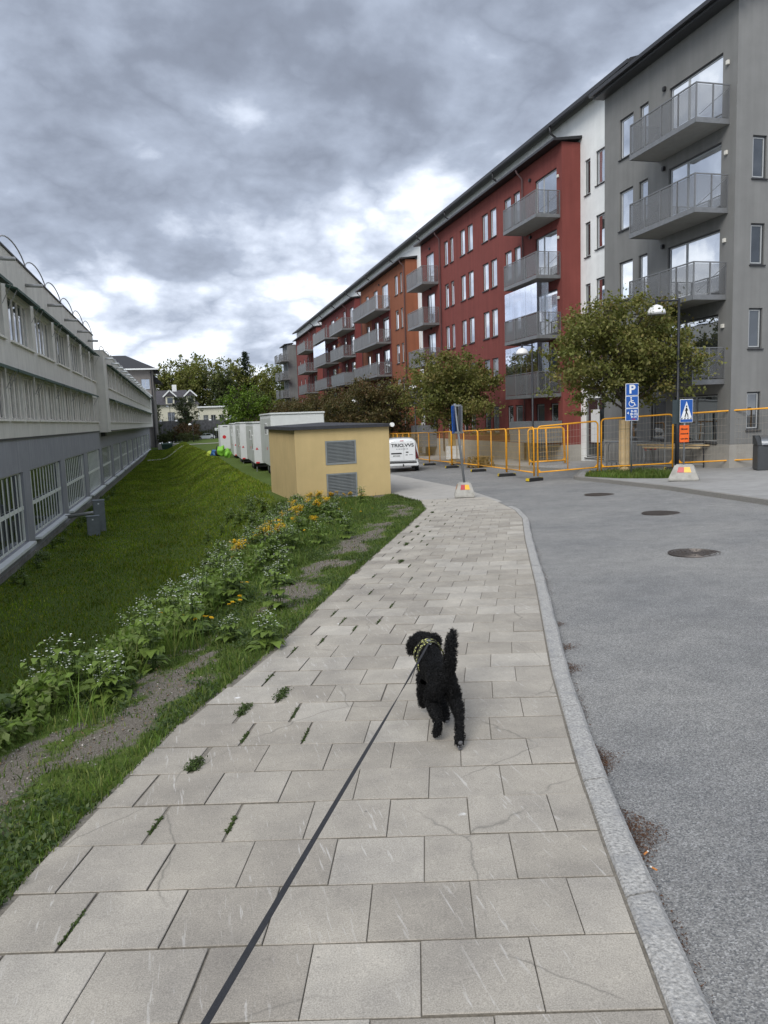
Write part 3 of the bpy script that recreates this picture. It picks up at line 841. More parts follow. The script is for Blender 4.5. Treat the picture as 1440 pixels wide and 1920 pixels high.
MB().box(58.3 - 39.3, 58.3 - 35.5, -1.2, -0.03, 0.15, 1.25).build('terrace_screen', M_perf_solid, redb)
MB().box(58.3 - 59.0 + 0.75, 58.3 - 55.4, -1.2, -0.03, -0.6, 1.0).build('terrace_screen', M_perf_solid, redb)
# ---- white long house behind the coloured fronts, with the main roof
w = []
for hd in (13.75, 10.85, 7.95, 5.05):
    w += [(34.5, 35.0, hd - 1.72, hd - 0.1, 'plain', M_glass_dark), (33.0, 34.0, hd - 1.55, hd, 'plain', M_glass)]
w.append((32.0, 35.0, -0.62, 2.3, 'door', M_glass_dark))
white = block('white_apartment_house', 'long white rendered apartment house with black roof behind the coloured fronts', 131, 31.53, 19.6, 16.15, M_white, w, 12, -2.5, None, False)
Lw = 131 - 31.53
ro = MB().ext([(-0.52, 16.10), (-0.52, 16.30), (6.0, 18.3), (12.5, 16.3), (12.5, 16.1), (6.0, 18.1)], -0.6, Lw + 1.2).build('roof', M_roof, white)
MB().box(-0.6, Lw + 1.2, -0.66, -0.525, 16.08, 16.24).build('gutter', M_gutter, ro)
for yy in (37.5, 45, 53.8, 60.5, 69, 78, 88, 97, 106, 114):
    MB().tube([(131 - yy, -0.6, 16.1), (131 - yy, -0.55, 15.75), (131 - yy, -0.12, 15.45), (131 - yy, -0.1, 14.7)], 0.055, 8).build('drainpipe', M_gutter, white, True)
MB().box(131 - 34.4, 131 - 33.6, -0.035, -0.012, 0.15, 1.75).build('notice_board', mat('white_notice', (0.72, 0.73, 0.72), 0.6, 0.2, 30), white)
MB().tube([(131 - 38, 3.2, 17.2), (131 - 38, 3.2, 17.9)], 0.25, 10).build('roof_vent', M_gutter, white)
# ---- orange house
w = []
for hd in HEADS:
    gl = M_glass_dark if hd < 4 else M_glass
    w += [(63.6, 64.3, hd - 1.62, hd, 'plain', gl), (65.0, 66.0, hd - 1.62, hd, 'plain', gl)]
    w += [(68.2, 70.4, hd - 2.2, hd - 0.1, 'door', gl), (72.0, 73.6, hd - 2.2, hd - 0.1, 'door', gl), (75.6, 76.8, hd - 1.7, hd - 0.1, 'plain', gl)]
orange = block('orange_apartment_house', 'orange rendered apartment house with wide balconies between two red houses', 78.9, 62.5, 18.6, 14.55, M_orange, w, 1.9, -2.2, -0.6)
pan_holes = [(78.9 - b, 78.9 - a, c, d) for (a, b, c, d, *_) in w if 67 < a < 75 and d < 12 and d > 3]
mb = MB(); wall_holes(mb, 78.9 - 74.6, 78.9 - 67.5, 2.3, 11.3, pan_holes, 0.02, -0.012)
mb.build('red_wall_panel', M_red2, orange)
for hd in HEADS[:4]:
    balcony(orange, 78.9 - 77.0, hd - 2.45, 9.3, 1.35, 8, 'perf', 1.1)
    lampfit(orange, 78.9 - 71.2, hd + 0.2)
pipe(orange, 78.9 - 62.75, -1.2, 14.55); pipe(orange, 78.9 - 78.6, -1.2, 14.55)
# ---- second red house
w = []
for hd in HEADS:
    gl = M_glass_dark if hd < 4 else M_glass
    w += [(82.6, 84.6, hd - 2.2, hd - 0.1, 'door', gl), (86.8, 88.0, hd - 1.7, hd, 'plain', gl), (91.2, 92.2, hd - 1.7, hd, 'plain', gl), (93.4, 95.6, hd - 2.2, hd - 0.1, 'door', gl), (98.4, 99.4, hd - 1.7, hd, 'plain', gl)]
red2 = block('second_red_apartment_house', 'red rendered apartment house with two staggered balcony stacks beyond the orange one', 102, 81.8, 18.6, 14.4, M_red2, w, 1.9, -2.4, -0.8)
for i, hd in enumerate(HEADS[:4]):
    balcony(red2, 102 - 89.6, hd - 2.45, 7.4, 1.35, 5, 'perf' if i < 2 else 'solid', 1.1 if i < 2 else 1.15)
    balcony(red2, 102 - 99.8, hd - 2.45, 8.4, 1.6, 5, 'perf', 1.1, 2.5 if i == 1 else None)
    MB().box(102 - 91.6, 102 - 89.9, -0.05, -0.004, hd - 2.6, hd - 0.3).build('wall_panel', M_orange, red2)
pipe(red2, 102 - 86.0, -1.4, 14.4); pipe(red2, 102 - 101.6, -1.4, 14.4)
# ---- third red house
w = []
for hd in HEADS:
    gl = M_glass_dark if hd < 4 else M_glass
    w += [(107.2, 109.6, hd - 2.2, hd - 0.1, 'door', gl), (113.6, 114.8, hd - 1.7, hd, 'plain', gl), (117.0, 118.2, hd - 1.7, hd, 'plain', gl), (121.0, 122.2, hd - 1.7, hd, 'plain', gl)]
red3 = block('third_red_apartment_house', 'rose red rendered apartment house farthest of the red fronts', 125.6, 106.2, 18.6, 14.3, M_brick3, w, 1.9, -2.6, -1.0)
for hd in HEADS[:4]:
    balcony(red3, 125.6 - 113.8, hd - 2.45, 7.2, 1.6, 4, 'perf', 1.1)
pipe(red3, 125.6 - 110.6, -1.4, 14.3)
# ---- far grey end house
w = []
for hd in HEADS:
    w += [(127.6, 129.0, hd - 2.2, hd - 0.1, 'plain', M_glass)]
greyf = block('far_grey_apartment_house', 'small grey rendered house with stacked balconies at the far end of the row', 132.5, 126.4, 17.3, 13.9, M_grey2, w, 4.0, -2.8, -1.0, True, 0.3)
for hd in HEADS[:4]:
    balcony(greyf, 132.5 - 131.9, hd - 2.45, 3.4, 1.5, 3, 'perf', 1.1)
    balcony(greyf, 132.5 - 128.2, hd - 2.45, 3.0, 1.2, 2, 'perf', 1.1)
# ================================================================== long low building on the left
M_cream = plaster('beige_render', (0.68, 0.66, 0.60), 0.10)
M_blue = plaster('blue_grey_render', (0.325, 0.33, 0.355), 0.14)
M_cream_fin = mat('cream_fin', (0.74, 0.71, 0.64), 0.8, 0.12, 4)
M_bar = mat('white_painted_bar', (0.72, 0.74, 0.69), 0.6, 0.08, 6)
M_sillw = mat('white_sill', (0.72, 0.74, 0.74), 0.6, 0.1, 5)
M_green = mat('green_awning', (0.02, 0.055, 0.035), 0.7, 0.2, 6)
M_gl_left = glass_mat('works_glass', (0.045, 0.05, 0.048), 0.10)
M_gl_up = glass_mat('upper_works_glass', (0.05, 0.05, 0.045), 0.22)
M_flash_shade = mat('flashing_and_ledge_shade', (0.03, 0.03, 0.033), 0.6)  # dark metal parts; on the ledge this tone paints in a shadow line
M_zinc = mat('zinc_pipe', (0.36, 0.36, 0.35), 0.5, 0.15, 6, metal=0.4)
YB0 = 6.0
lb = empty('works_building', (-6.15, YB0, 0), R(90))
tag(lb, 'long low beige building with barred blue-grey ground floor beyond the grass bank on the left', 'building')
def U(y): return y - YB0
SEC = 62.6
END = 157.0
# ground floor openings (pitch about ten metres)
gw = [(14.2, 22.6), (24.3, 32.7), (34.1, 42.4), (43.9, 52.2), (53.9, 61.9), (63.6, 71.7), (73.6, 81.8), (83.6, 91.6), (93.4, 101.6), (103.4, 111.6), (113.4, 121.6), (123.4, 131.6), (133.4, 141.6), (143.4, 151.6)]
holes = [(U(a), U(b), -2.68, 0.08) for a, b in gw]
mb = MB(); wall_holes(mb, 0, U(END), -4.6, 1.34, holes, 0.22)
mb.build('ground_floor_wall', M_blue, lb)
MB().box(0, U(SEC) - 0.01, -0.05, 0.3, 1.345, 1.42).build('ledge_shade_strip', M_flash_shade, lb)  # ledge strip, coloured dark to draw the shadow line over the ground floor
MB().box(U(SEC) + 2.6, U(END), -0.72, 0.3, 1.345, 1.42).build('ledge_shade_strip', M_flash_shade, lb)
MB().box(0, U(END), -0.03, 0.05, -4.6, -3.15).build('foot_course', mat('foot_concrete', (0.22, 0.21, 0.20), 0.95, 0.3, 3), lb)
barm = {}
for gi, (a, b) in enumerate(gw):
    wdt = b - a
    fo = MB()
    for (x0, x1, z0, z1) in ((0.003, 0.07, 0.003, 2.757), (wdt - 0.07, wdt - 0.003, 0.003, 2.757), (0.07, wdt - 0.07, 0.003, 0.07), (0.07, wdt - 0.07, 2.69, 2.757)):
        fo.box(x0, x1, 0.14, 0.22, z0, z1)
    wo_ = fo.build('window', M_bar, lb, loc=(U(a), 0, -2.68))
    MB().quad((0.07, 0.19, 0.07), (wdt - 0.07, 0.19, 0.07), (wdt - 0.07, 0.19, 2.69), (0.07, 0.19, 2.69)).build('pane', M_gl_left, wo_)
    MB().box(-0.1, wdt + 0.1, -0.26, 0.13, -0.12, -0.012).build('window_sill', M_sillw, wo_)
    MB().box(0.071, wdt - 0.071, 0.07, 0.13, 1.28, 1.42).build('cross_rail', M_bar, wo_)
    nb = 11
    if 'b' not in barm:
        barm['b'] = MB().box(-0.045, 0.045, 0.045, 0.068, 0.075, 2.685).mesh('window_bar', M_bar)
    for k in range(nb):
        inst('window_bar', barm['b'], wo_, (0.38 + (wdt - 0.76) * k / (nb - 1), 0, 0))
# two upper storeys, first section
holes3 = [(26.6, 31.4), (32.3, 37.1), (37.95, 42.7), (43.6, 48.3), (49.2, 53.9), (54.9, 58.9), (59.7, 62.2)]
holes3 = [(15.2, 20.0), (20.9, 25.7)] + holes3
h3 = [(U(a), U(b), 5.12, 6.95) for a, b in holes3]
h2 = []
y = 14.0
while y < 61:
    h2.append((U(y), U(min(y + 2.55, 62.1)), 2.13, 3.85)); y += 2.85
mb = MB(); wall_holes(mb, 0, U(SEC), 1.425, 8.55, h3 + h2, 0.30, -0.06)
mb.quad((U(SEC), -0.06, 1.425), (U(SEC), 14, 1.425), (U(SEC), 14, 8.55), (U(SEC), -0.06, 8.55))
mb.build('upper_wall', M_cream, lb)
MB().box(0, U(SEC) + 0.03, -0.12, 14, 8.553, 8.62).build('roof_edge', M_flash_shade, lb)
def upper_window(u0, u1, z0, z1, n, y0, blinds=True):
    wdt = u1 - u0; h = z1 - z0
    f = MB(); q = 0.06
    for k in range(n + 1):
        x = q / 2 + 0.004 + (wdt - q - 0.008) * k / n
        f.box(x - q / 2, x + q / 2, y0 + 0.17, y0 + 0.26, 0.004, h - 0.004)
    f.box(q + 0.005, wdt - q - 0.005, y0 + 0.18, y0 + 0.25, 0.004, q); f.box(q + 0.005, wdt - q - 0.005, y0 + 0.18, y0 + 0.25, h - q, h - 0.004)
    o = f.build('window', M_cream_fin, lb, loc=(u0, 0, z0))
    for k in range(n):
        a = 0.004 + q + (wdt - q - 0.008) * k / n; b = (wdt - q - 0.008) * (k + 1) / n
        MB().quad((a, y0 + 0.22, q), (b, y0 + 0.22, q), (b, y0 + 0.22, h - q), (a, y0 + 0.22, h - q)).build('pane', M_gl_up, o)
    MB().box(-0.02, wdt + 0.02, y0 - 0.10, y0 + 0.16, -0.09, -0.012).build('window_sill', M_cream_fin, o)
    # side blinds: thin boards standing in the reveal
    for k in range(n if blinds else 0):
        xx = (k + 0.5) * wdt / n
        MB().box(xx - 0.10, xx + 0.10, y0 + 0.03, y0 + 0.06, 0.02, h * 0.98).build('blind_board', M_cream_fin, o)
    return o
def awning(u0, u1, z, y0, arms=2):
    a = MB().ext([(y0 - 0.02, z + 0.16), (y0 - 0.42, z + 0.02), (y0 - 0.44, z - 0.10), (y0 - 0.36, z - 0.02), (y0 - 0.02, z + 0.05)], u0 - 0.05, u1 + 0.05).build('awning', M_green, lb)
    for k in range(arms):
        x = u0 + 0.1 + (u1 - u0 - 0.2) * k / max(1, arms - 1)
        MB().bar((x, y0 - 0.38, z - 0.03), (x, y0 - 0.03, z - 0.7), 0.022).build('awning_arm', M_zinc, a)
for (a, b, c, d) in h3:
    upper_window(a, b, c, d, 5 if b - a > 3 else 3, -0.06, False); awning(a, b, 7.02, -0.06)
for (a, b, c, d) in h2:
    upper_window(a, b, c, d, 3, -0.06)
for k in range(0, len(h2) - 1, 2):
    awning(h2[k][0], h2[min(k + 1, len(h2) - 1)][1], 3.92, -0.06, 2)
y = 19.5
while y < 62:
    MB().tube([(U(y), -0.06, 7.82), (U(y), -0.75, 7.80)], 0.075, 10).build('spout_pipe', M_zinc, lb, True)
    y += 5.65
# hooped cable guard standing along the roof edge
y = 17.0
while y < 61:
    pts = [(U(y) + 3.1 - 3.1 * math.cos(t * math.pi / 14), 0.25, 8.55 + 1.0 * math.sin(t * math.pi / 14)) for t in range(15)]
    MB().tube(pts, 0.03, 6).build('roof_hoop', M_zinc, lb, True)
    y += 5.3
# second section, standing 0.7 m forward
y0 = -0.68
h3 = []; h2 = []
y = 65.2
while y < 152:
    h3.append((U(y), U(y + 3.4), 4.8, 6.4)); h2.append((U(y), U(y + 3.4), 2.13, 3.72)); y += 4.0
mb = MB(); wall_holes(mb, U(SEC) + 0.02, U(END), 1.425, 7.45, h3 + h2, 0.30, y0)
mb.quad((U(SEC) + 0.02, 14, 1.425), (U(SEC) + 0.02, y0, 1.425), (U(SEC) + 0.02, y0, 7.45), (U(SEC) + 0.02, 14, 7.45))
mb.build('upper_wall', M_cream, lb)
MB().box(U(SEC), U(END), y0 - 0.05, 14, 7.453, 7.52).build('roof_edge', M_sillw, lb)
MB().box(U(SEC) + 0.02, U(END), y0 + 0.02, 0, 1.30, 1.424).build('soffit', M_cream, lb)
for (a, b, c, d) in h3 + h2:
    upper_window(a, b, c, d, 3, y0)
for k in range(0, len(h3) - 1, 2):
    awning(h3[k][0], h3[k + 1][1], 6.47, y0, 3); awning(h2[k][0], h2[k + 1][1], 3.80, y0, 3)
y = 64.5
while y < 150:
    MB().tube([(U(y), y0, 7.0), (U(y), y0 - 0.6, 6.98)], 0.075, 8).build('spout_pipe', M_sillw, lb, True); y += 5.2
mb = MB()
mb.box(U(SEC) + 0.3, U(SEC) + 1.2, 0.2, 0.9, 7.52, 8.3); mb.build('roof_unit', M_flash_shade, lb)
y = 63.6
while y < 130:
    pts = [(U(y) + 2.4 - 2.4 * math.cos(t * math.pi / 10), y0 + 0.3, 7.5 + 0.55 * math.sin(t * math.pi / 10)) for t in range(11)]
    MB().tube(pts, 0.03, 5).build('roof_hoop', M_zinc, lb, True); y += 4.2
MB().box(U(SEC) + 1.3, U(SEC) + 2.5, -0.3, -0.004, 0.98, 1.30).build('vent_box', M_flash_shade, lb)
# wall cabinets at the foot of the building
M_cab = mat('cabinet_grey', (0.17, 0.19, 0.20), 0.6, 0.15, 5)
def cabinet(x, y, w, d, h, label):
    z = land(x, y) - 0.05
    e = empty('meter_cabinet', (x, y, z), R(8)); tag(e, label, 'cabinet', 'electric cabinets by the left building')
    MB().box(-w / 2, w / 2, -d / 2, d / 2, 0, h).build('housing', M_cab, e, bevel=0.015)
    MB().ext([(-d / 2 - 0.02, h + 0.002), (-d / 2 - 0.02, h + 0.03), (0, h + 0.07), (d / 2 + 0.02, h + 0.03), (d / 2 + 0.02, h + 0.002)], -w / 2 - 0.02, w / 2 + 0.02).build('cap', M_cab, e)
    MB().box(-w / 2 + 0.03, w / 2 - 0.03, -d / 2 - 0.012, -d / 2 - 0.002, 0.06, h - 0.05).build('door', M_cab, e, bevel=0.004)
    MB().box(-0.05, 0.02, -d / 2 - 0.016, -d / 2 - 0.0125, h - 0.16, h - 0.10).build('label_plate', M_sillw, e)
cabinet(-4.35, 38.3, 0.56, 0.36, 0.95, 'low grey electric cabinet nearest, standing in the grass by the left building')
cabinet(-4.15, 39.3, 0.52, 0.34, 1.55, 'tall grey electric cabinet behind the low one by the left building')
MB_p = MB().tube([(-6.0, 41.5, -2.75), (-4.6, 41.4, -2.6), (-4.3, 41.3, -2.85), (-4.3, 41.3, -3.4)], 0.09, 8)
tag(MB_p.build('wall_pipe', M_zinc, None, True), 'short grey pipe bending from the left wall behind the cabinets', 'pipe')
# ---- grey house with hipped roof at the far end
M_far = plaster('warm_grey_render', (0.19, 0.175, 0.165))
e = empty('far_corner_house', (-13.5, 157.2, 0)); tag(e, 'grey corner house with dark hipped roof behind the far end of the long building', 'building')
hw = [(3.2, 5.6, 8.6, 10.6), (6.4, 8.0, 8.6, 10.6), (6.4, 8.0, 4.6, 6.6)]
mb = MB(); wall_holes(mb, -8, 8.6, -4.5, 12.4, hw, 0.2)
mb.quad((8.6, 0, -4.5), (8.6, 14, -4.5), (8.6, 14, 12.4), (8.6, 0, 12.4))
mb.build('wall', M_far, e)
for h in hw: window(e, h[0], h[2], h[1] - h[0], h[3] - h[2], 'double', M_glass)
r = MB(); r.add([(-9, -1.1, 12.41), (9.7, -1.1, 12.41), (9.7, 15, 12.41), (-9, 15, 12.41), (-4, 6, 15.6), (3.5, 6, 15.6)], [(0, 1, 5, 4), (1, 2, 5), (2, 3, 4, 5), (3, 0, 4), (3, 2, 1, 0)])
r.build('roof', M_roof, e)
MB().box(-9, 9.8, -1.22, -1.1, 12.3, 12.55).build('gutter', M_sillw, e)
MB().tube([(8.3, -0.1, 12.2), (8.3, -0.1, -3)], 0.09, 8).build('drainpipe', M_flash_shade, e)
MB().add([(8.62, 3.5, 10.2), (10.3, 3.5, 9.9), (10.3, 12, 9.9), (8.62, 12, 10.2), (8.62, 3.5, 11.6), (8.62, 12, 11.6)], [(0, 1, 4), (1, 2, 5, 4), (2, 3, 5), (3, 2, 1, 0)]).build('porch_roof', M_roof, e)
# concrete ramp and green box by its foot
tag(MB().box(-4.6, -0.2, 150, 152.5, -3.4, -1.85).build('ramp_wall', mat('pale_concrete', (0.42, 0.40, 0.37), 0.9)), 'low pale concrete ramp wall at the far corner of the lawn', 'wall')
bx = empty('grit_bin', (-2.9, 148.6, land(-2.9, 148.6)))
tag(bx, 'dark green grit bin in front of the ramp wall', 'bin')
MB().add([(-0.9, -0.4, 0), (0.9, -0.4, 0), (0.9, 0.4, 0), (-0.9, 0.4, 0), (-1.0, -0.5, 0.8), (1.0, -0.5, 0.8), (1.0, 0.5, 0.95), (-1.0, 0.5, 0.95)], [(3, 2, 1, 0), (4, 5, 6, 7), (0, 1, 5, 4), (1, 2, 6, 5), (2, 3, 7, 6), (3, 0, 4, 7)]).build('tub', M_green, bx)
MB().ext([(-0.55, 0.83), (-0.5, 0.95), (0.5, 1.1), (0.55, 0.98)], -1.05, 1.05).build('lid', M_green, bx)
# ================================================================== street things
M_yellow_w = plaster('ochre_render', (0.57, 0.435, 0.215), 0.05, 0.06)
M_felt = mat('roofing_felt', (0.035, 0.036, 0.042), 0.8, 0.2, 8, 0.3, 60)
M_louv = mat('louvre_metal', (0.27, 0.29, 0.29), 0.5, 0.1, 6, metal=0.3)
M_dark = mat('black_void', (0.01, 0.01, 0.011), 0.9)
# ---- ochre substation shed
zs = -0.95
sh = empty('substation_shed', (3.35, 23.84, 0)); tag(sh, 'ochre substation shed with two grey louvres and flat black roof', 'shed')
A_, B_, C_, D_ = (0, 0), (3.2, 0.62), (3.15, 7.2), (-0.1, 6.4)
ux, uy = 3.2 / math.hypot(3.2, 0.62), 0.62 / math.hypot(3.2, 0.62)
LF = math.hypot(3.2, 0.62)
ZT = 1.42
fr = empty('front', (0, 0, 0), math.atan2(0.62, 3.2), sh)
lh = [(1.00, 2.06, -0.80, 0.0), (1.00, 2.06, 0.28, 1.04)]
mb = MB(); wall_holes(mb, 0, LF, -1.5, ZT, lh, 0.07)
# the front is set out in its own plane, then carried into the shed's frame
def rotp(p): return (p[0] * ux - p[1] * uy, p[0] * uy + p[1] * ux, p[2])
mb.v = [rotp(p) for p in mb.v]
mb.quad((A_[0], A_[1], -1.6), (A_[0], A_[1], ZT), (D_[0], D_[1], ZT), (D_[0], D_[1], -1.6))
mb.quad((B_[0], B_[1], -1.6), (C_[0], C_[1], -1.6), (C_[0], C_[1], ZT), (B_[0], B_[1], ZT))
mb.quad((C_[0], C_[1], -1.6), (D_[0], D_[1], -1.6), (D_[0], D_[1], ZT), (C_[0], C_[1], ZT))
mb.build('wall', M_yellow_w, sh)
bpy.data.objects.remove(fr)
for (a, b, c, d) in lh:
    f = MB()
    for (x0, x1, z0, z1) in ((a + 0.003, a + 0.05, c + 0.003, d - 0.003), (b - 0.05, b - 0.003, c + 0.003, d - 0.003), (a + 0.05, b - 0.05, c + 0.003, c + 0.05), (a + 0.05, b - 0.05, d - 0.05, d - 0.003)):
        f.box(x0, x1, -0.015, 0.07, z0, z1)
    f.box(a + 0.05, b - 0.05, 0.05, 0.069, c + 0.05, d - 0.05)
    fo = f.build('louvre', M_louv, sh, rz=math.atan2(0.62, 3.2))
    n = 15
    lm = MB().add([(a + 0.052, -0.012, 0), (b - 0.052, -0.012, 0), (b - 0.052, 0.04, 0.038), (a + 0.052, 0.04, 0.038), (a + 0.052, -0.012, -0.006), (b - 0.052, -0.012, -0.006), (b - 0.052, 0.044, 0.032), (a + 0.052, 0.044, 0.032)], [(0, 1, 2, 3), (7, 6, 5, 4), (0, 4, 5, 1), (2, 6, 7, 3), (1, 5, 6, 2), (3, 7, 4, 0)]).mesh('slat', M_louv)
    for k in range(n):
        inst('slat', lm, fo, (0, 0, c + 0.06 + (d - c - 0.14) * k / (n - 1)))
    MB().box(a + 0.051, b - 0.051, 0.046, 0.0495, c + 0.051, d - 0.051).build('louvre_backing', M_dark, fo)
ro = MB().prism([(-0.14, -0.14), (3.32, 0.52), (3.27, 7.35), (-0.24, 6.55)], ZT, ZT + 0.10)
ro.add([(-0.14, -0.14, ZT + 0.10), (3.32, 0.52, ZT + 0.10), (3.27, 7.35, ZT + 0.10), (-0.24, 6.55, ZT + 0.10), (1.5, 3.6, ZT + 0.20)], [(0, 1, 4), (1, 2, 4), (2, 3, 4), (3, 0, 4)])
ro.build('roof', M_felt, sh)
MB().tube([(3.24, 0.40, ZT + 0.06), (3.24, 0.30, ZT + 0.06)], 0.07, 10).build('corner_lamp', mat('lamp_white', (0.8, 0.8, 0.78), 0.4), sh)
tag(MB().add([(x, y, land(x, y) + 0.012) for (x, y) in ((2.45, 23.6), (3.45, 23.55), (3.6, 31.0), (2.6, 31.0))], [(0, 1, 2, 3)]).build('gravel_strip', M_gravel), kind='structure')
# ---- site trailers
M_tr_w = mat('trailer_white', (0.62, 0.64, 0.64), 0.55, 0.06, 3)
M_tr_g = mat('trailer_grey_green', (0.46, 0.48, 0.455), 0.6, 0.10, 2, var2=(0.9, (0.35, 0.39, 0.34), 0.55, 0.8))
M_tr_d = mat('trailer_chassis', (0.02, 0.02, 0.022), 0.7)
M_redr = mat('red_reflector', (0.55, 0.02, 0.03), 0.4)
M_tyre = mat('tyre_rubber', (0.015, 0.015, 0.016), 0.85)
def trailer(x, y, w, L, zb, zt, label, far_=False):
    e = empty('site_trailer', (x, y, zb - 0.55), R(-1)); tag(e, label, 'trailer', 'white site trailers parked in a row')
    b0, b1 = 0.55, zt - zb + 0.55
    MB().box(0, w, 0, L, b0, b1).build('body', M_tr_w, e, bevel=0.03)
    n = 6
    for k in range(n):
        MB().box(-0.018, -0.003, 0.08 + (L - 0.16) * k / n, 0.06 + (L - 0.16) * (k + 1) / n, b0 + 0.05, b1 - 0.18).build('side_panel', M_tr_g, e)
    MB().box(-0.05, w + 0.05, -0.06, L + 0.05, b1 + 0.002, b1 + 0.10).build('roof', M_tr_w, e, bevel=0.02)
    MB().box(0.2, w - 0.2, 0.2, L - 0.2, b0 - 0.22, b0 - 0.003).build('chassis', M_tr_d, e)
    for yy in (L * 0.45, L * 0.62):
        for xx in (0.12, w - 0.3):
            wv = MB().lathe([(0.2, -0.09), (0.34, -0.09), (0.36, -0.05), (0.36, 0.05), (0.34, 0.09), (0.2, 0.09)], 18)
            wv.v = [(xx + 0.1 + p[2], yy + p[0], 0.36 + p[1]) for p in wv.v]
            wh = wv.build('wheel', M_tyre, e, True)
            rv = MB().lathe([(0.19, -0.1), (0.19, 0.1)], 14); rv.v = [(xx + 0.1 + p[2], yy + p[0], 0.36 + p[1]) for p in rv.v]
            rv.build('rim', M_louv, wh)
    for xx in (0.15, w - 0.15):
        MB().tube([(xx, 0.4, b0 - 0.22), (xx, 0.4, 0.0)], 0.03, 6).build('prop', M_louv, e)
    for yy in (0.5, 1.2):
        wn = MB().box(-0.045, -0.019, yy + 1.6, yy + 2.05, b1 - 1.1, b1 - 0.45).build('window', M_sillw, e)
        MB().box(-0.05, -0.0455, yy + 1.65, yy + 2.0, b1 - 1.05, b1 - 0.5).build('pane', M_glass_dark, wn)
    wn = MB().box(-0.05, -0.019, 0.35, 1.0, b1 - 1.75, b1 - 0.75).build('window', M_sillw, e)
    MB().box(-0.056, -0.0505, 0.42, 0.93, b1 - 1.68, b1 - 0.82).build('pane', M_glass_dark, wn)
    for (xx, zz_) in ((0.18, b0 + 0.9), ):
        mb = MB(); mb.add([(xx - 0.09, -0.012, zz_), (xx + 0.09, -0.012, zz_), (xx, -0.012, zz_ + 0.16), (xx - 0.09, -0.003, zz_), (xx + 0.09, -0.003, zz_), (xx, -0.003, zz_ + 0.16)], [(0, 1, 2), (5, 4, 3), (0, 3, 4, 1), (1, 4, 5, 2), (2, 5, 3, 0)])
        mb.build('warning_triangle', M_redr, e)
    MB().box(0.08, 0.30, -0.05, -0.004, b0 + 0.02, b0 + 0.11).build('tail_light', M_redr, e)
    MB().box(-0.03, -0.019, 2.5, 2.8, b0 + 0.9, b0 + 1.05).build('side_mark', M_redr, e)
    return e
trailer(4.62, 41.7, 2.9, 7.0, -0.80, 2.06, 'white site trailer nearest, half hidden behind the ochre shed')
trailer(4.42, 50.3, 2.6, 7.5, -0.98, 1.62, 'second site trailer in the row, with grey-green side')
trailer(4.30, 60.5, 2.6, 7.0, -1.15, 1.62, 'third site trailer in the row, narrow white end showing')
trailer(4.35, 70.0, 2.4, 6.5, -1.25, 1.55, 'fourth site trailer in the row, just behind the third')
t4 = empty('box_trailer', (3.9, 84.5, -1.55)); tag(t4, 'white box trailer with a round red mark at the far end of the row', 'trailer')
MB().box(0, 2.3, 0, 4.5, 0.45, 3.0).build('body', M_tr_w, t4, bevel=0.04)
MB().lathe([(0.19, 0), (0.19, 0.01)], 16).build('red_disc', M_redr, t4)
t4.children[-1].location = (0.42, -0.005, 1.75); t4.children[-1].rotation_euler = (R(90), 0, 0)
MB().box(1.6, 1.9, -0.012, -0.003, 1.78, 1.86).build('red_mark', M_redr, t4)
MB().box(0.3, 0.8, -0.012, -0.003, 2.82, 2.88).build('handle', M_tr_d, t4)
for xx in (0.15, 1.95):
    MB().tube([(xx, 1.2, 0.33), (xx + 0.2, 1.2, 0.33)], 0.33, 16).build('wheel', M_tyre, t4)
# ---- heap of lime-green sacks by the trailers
def blob(name, c, r, mt, parent=None, sq=(1, 1, 1), seed=0, sub=3, amp=0.25):
    bm = bmesh.new(); bmesh.ops.create_icosphere(bm, subdivisions=sub, radius=1.0)
    for v in bm.verts:
        k = 1 + amp * noise.noise(v.co * 1.6 + Vector((seed, seed * 2, 0))) + amp * 0.4 * noise.noise(v.co * 4 + Vector((seed, 0, 5)))
        v.co = Vector((v.co.x * r * sq[0] * k, v.co.y * r * sq[1] * k, v.co.z * r * sq[2] * k))
    me = bpy.data.meshes.new(name); bm.to_mesh(me); bm.free(); me.materials.append(mt); me.shade_smooth()
    return inst(name, me, parent, c)
M_lime = mat('lime_sack', (0.22, 0.52, 0.05), 0.6, 0.15, 4)
M_lime2 = mat('yellow_lime_sack', (0.42, 0.52, 0.06), 0.6, 0.15, 4)
M_bluep = mat('blue_plastic', (0.03, 0.12, 0.32), 0.5)
gz = lambda x, y: land(x, y)
for (x, y, r, sq, mt, nm, lb_, ct) in [
    (3.55, 76.5, 0.42, (0.9, 0.9, 1.25), M_lime, 'sack', 'tall lime-green sack leaning at the end of the trailer row', 'sack'),
    (3.95, 72.5, 0.34, (0.8, 0.8, 1.3), M_lime, 'sack', 'lime-green sack lying nearest, below the trailer corner', 'sack'),
    (2.55, 78.5, 0.3, (1.1, 1, 0.9), M_lime2, 'sack', 'yellow-green sack at the left end of the heap', 'sack'),
    (3.0, 78.0, 0.36, (1.1, 1, 1.0), M_bluep, 'bundle', 'blue bundle between the yellow-green and lime sacks', 'bundle'),
    (3.3, 77.2, 0.36, (0.8, 1, 1.3), M_tr_d, 'bin_bag', 'black bin bag beside the lime-green sacks', 'bag')]:
    o = blob(nm, (x, y, gz(x, y) + r * sq[2] * 0.8), r, mt, None, sq, x * 3, 3, 0.6); tag(o, lb_, ct)
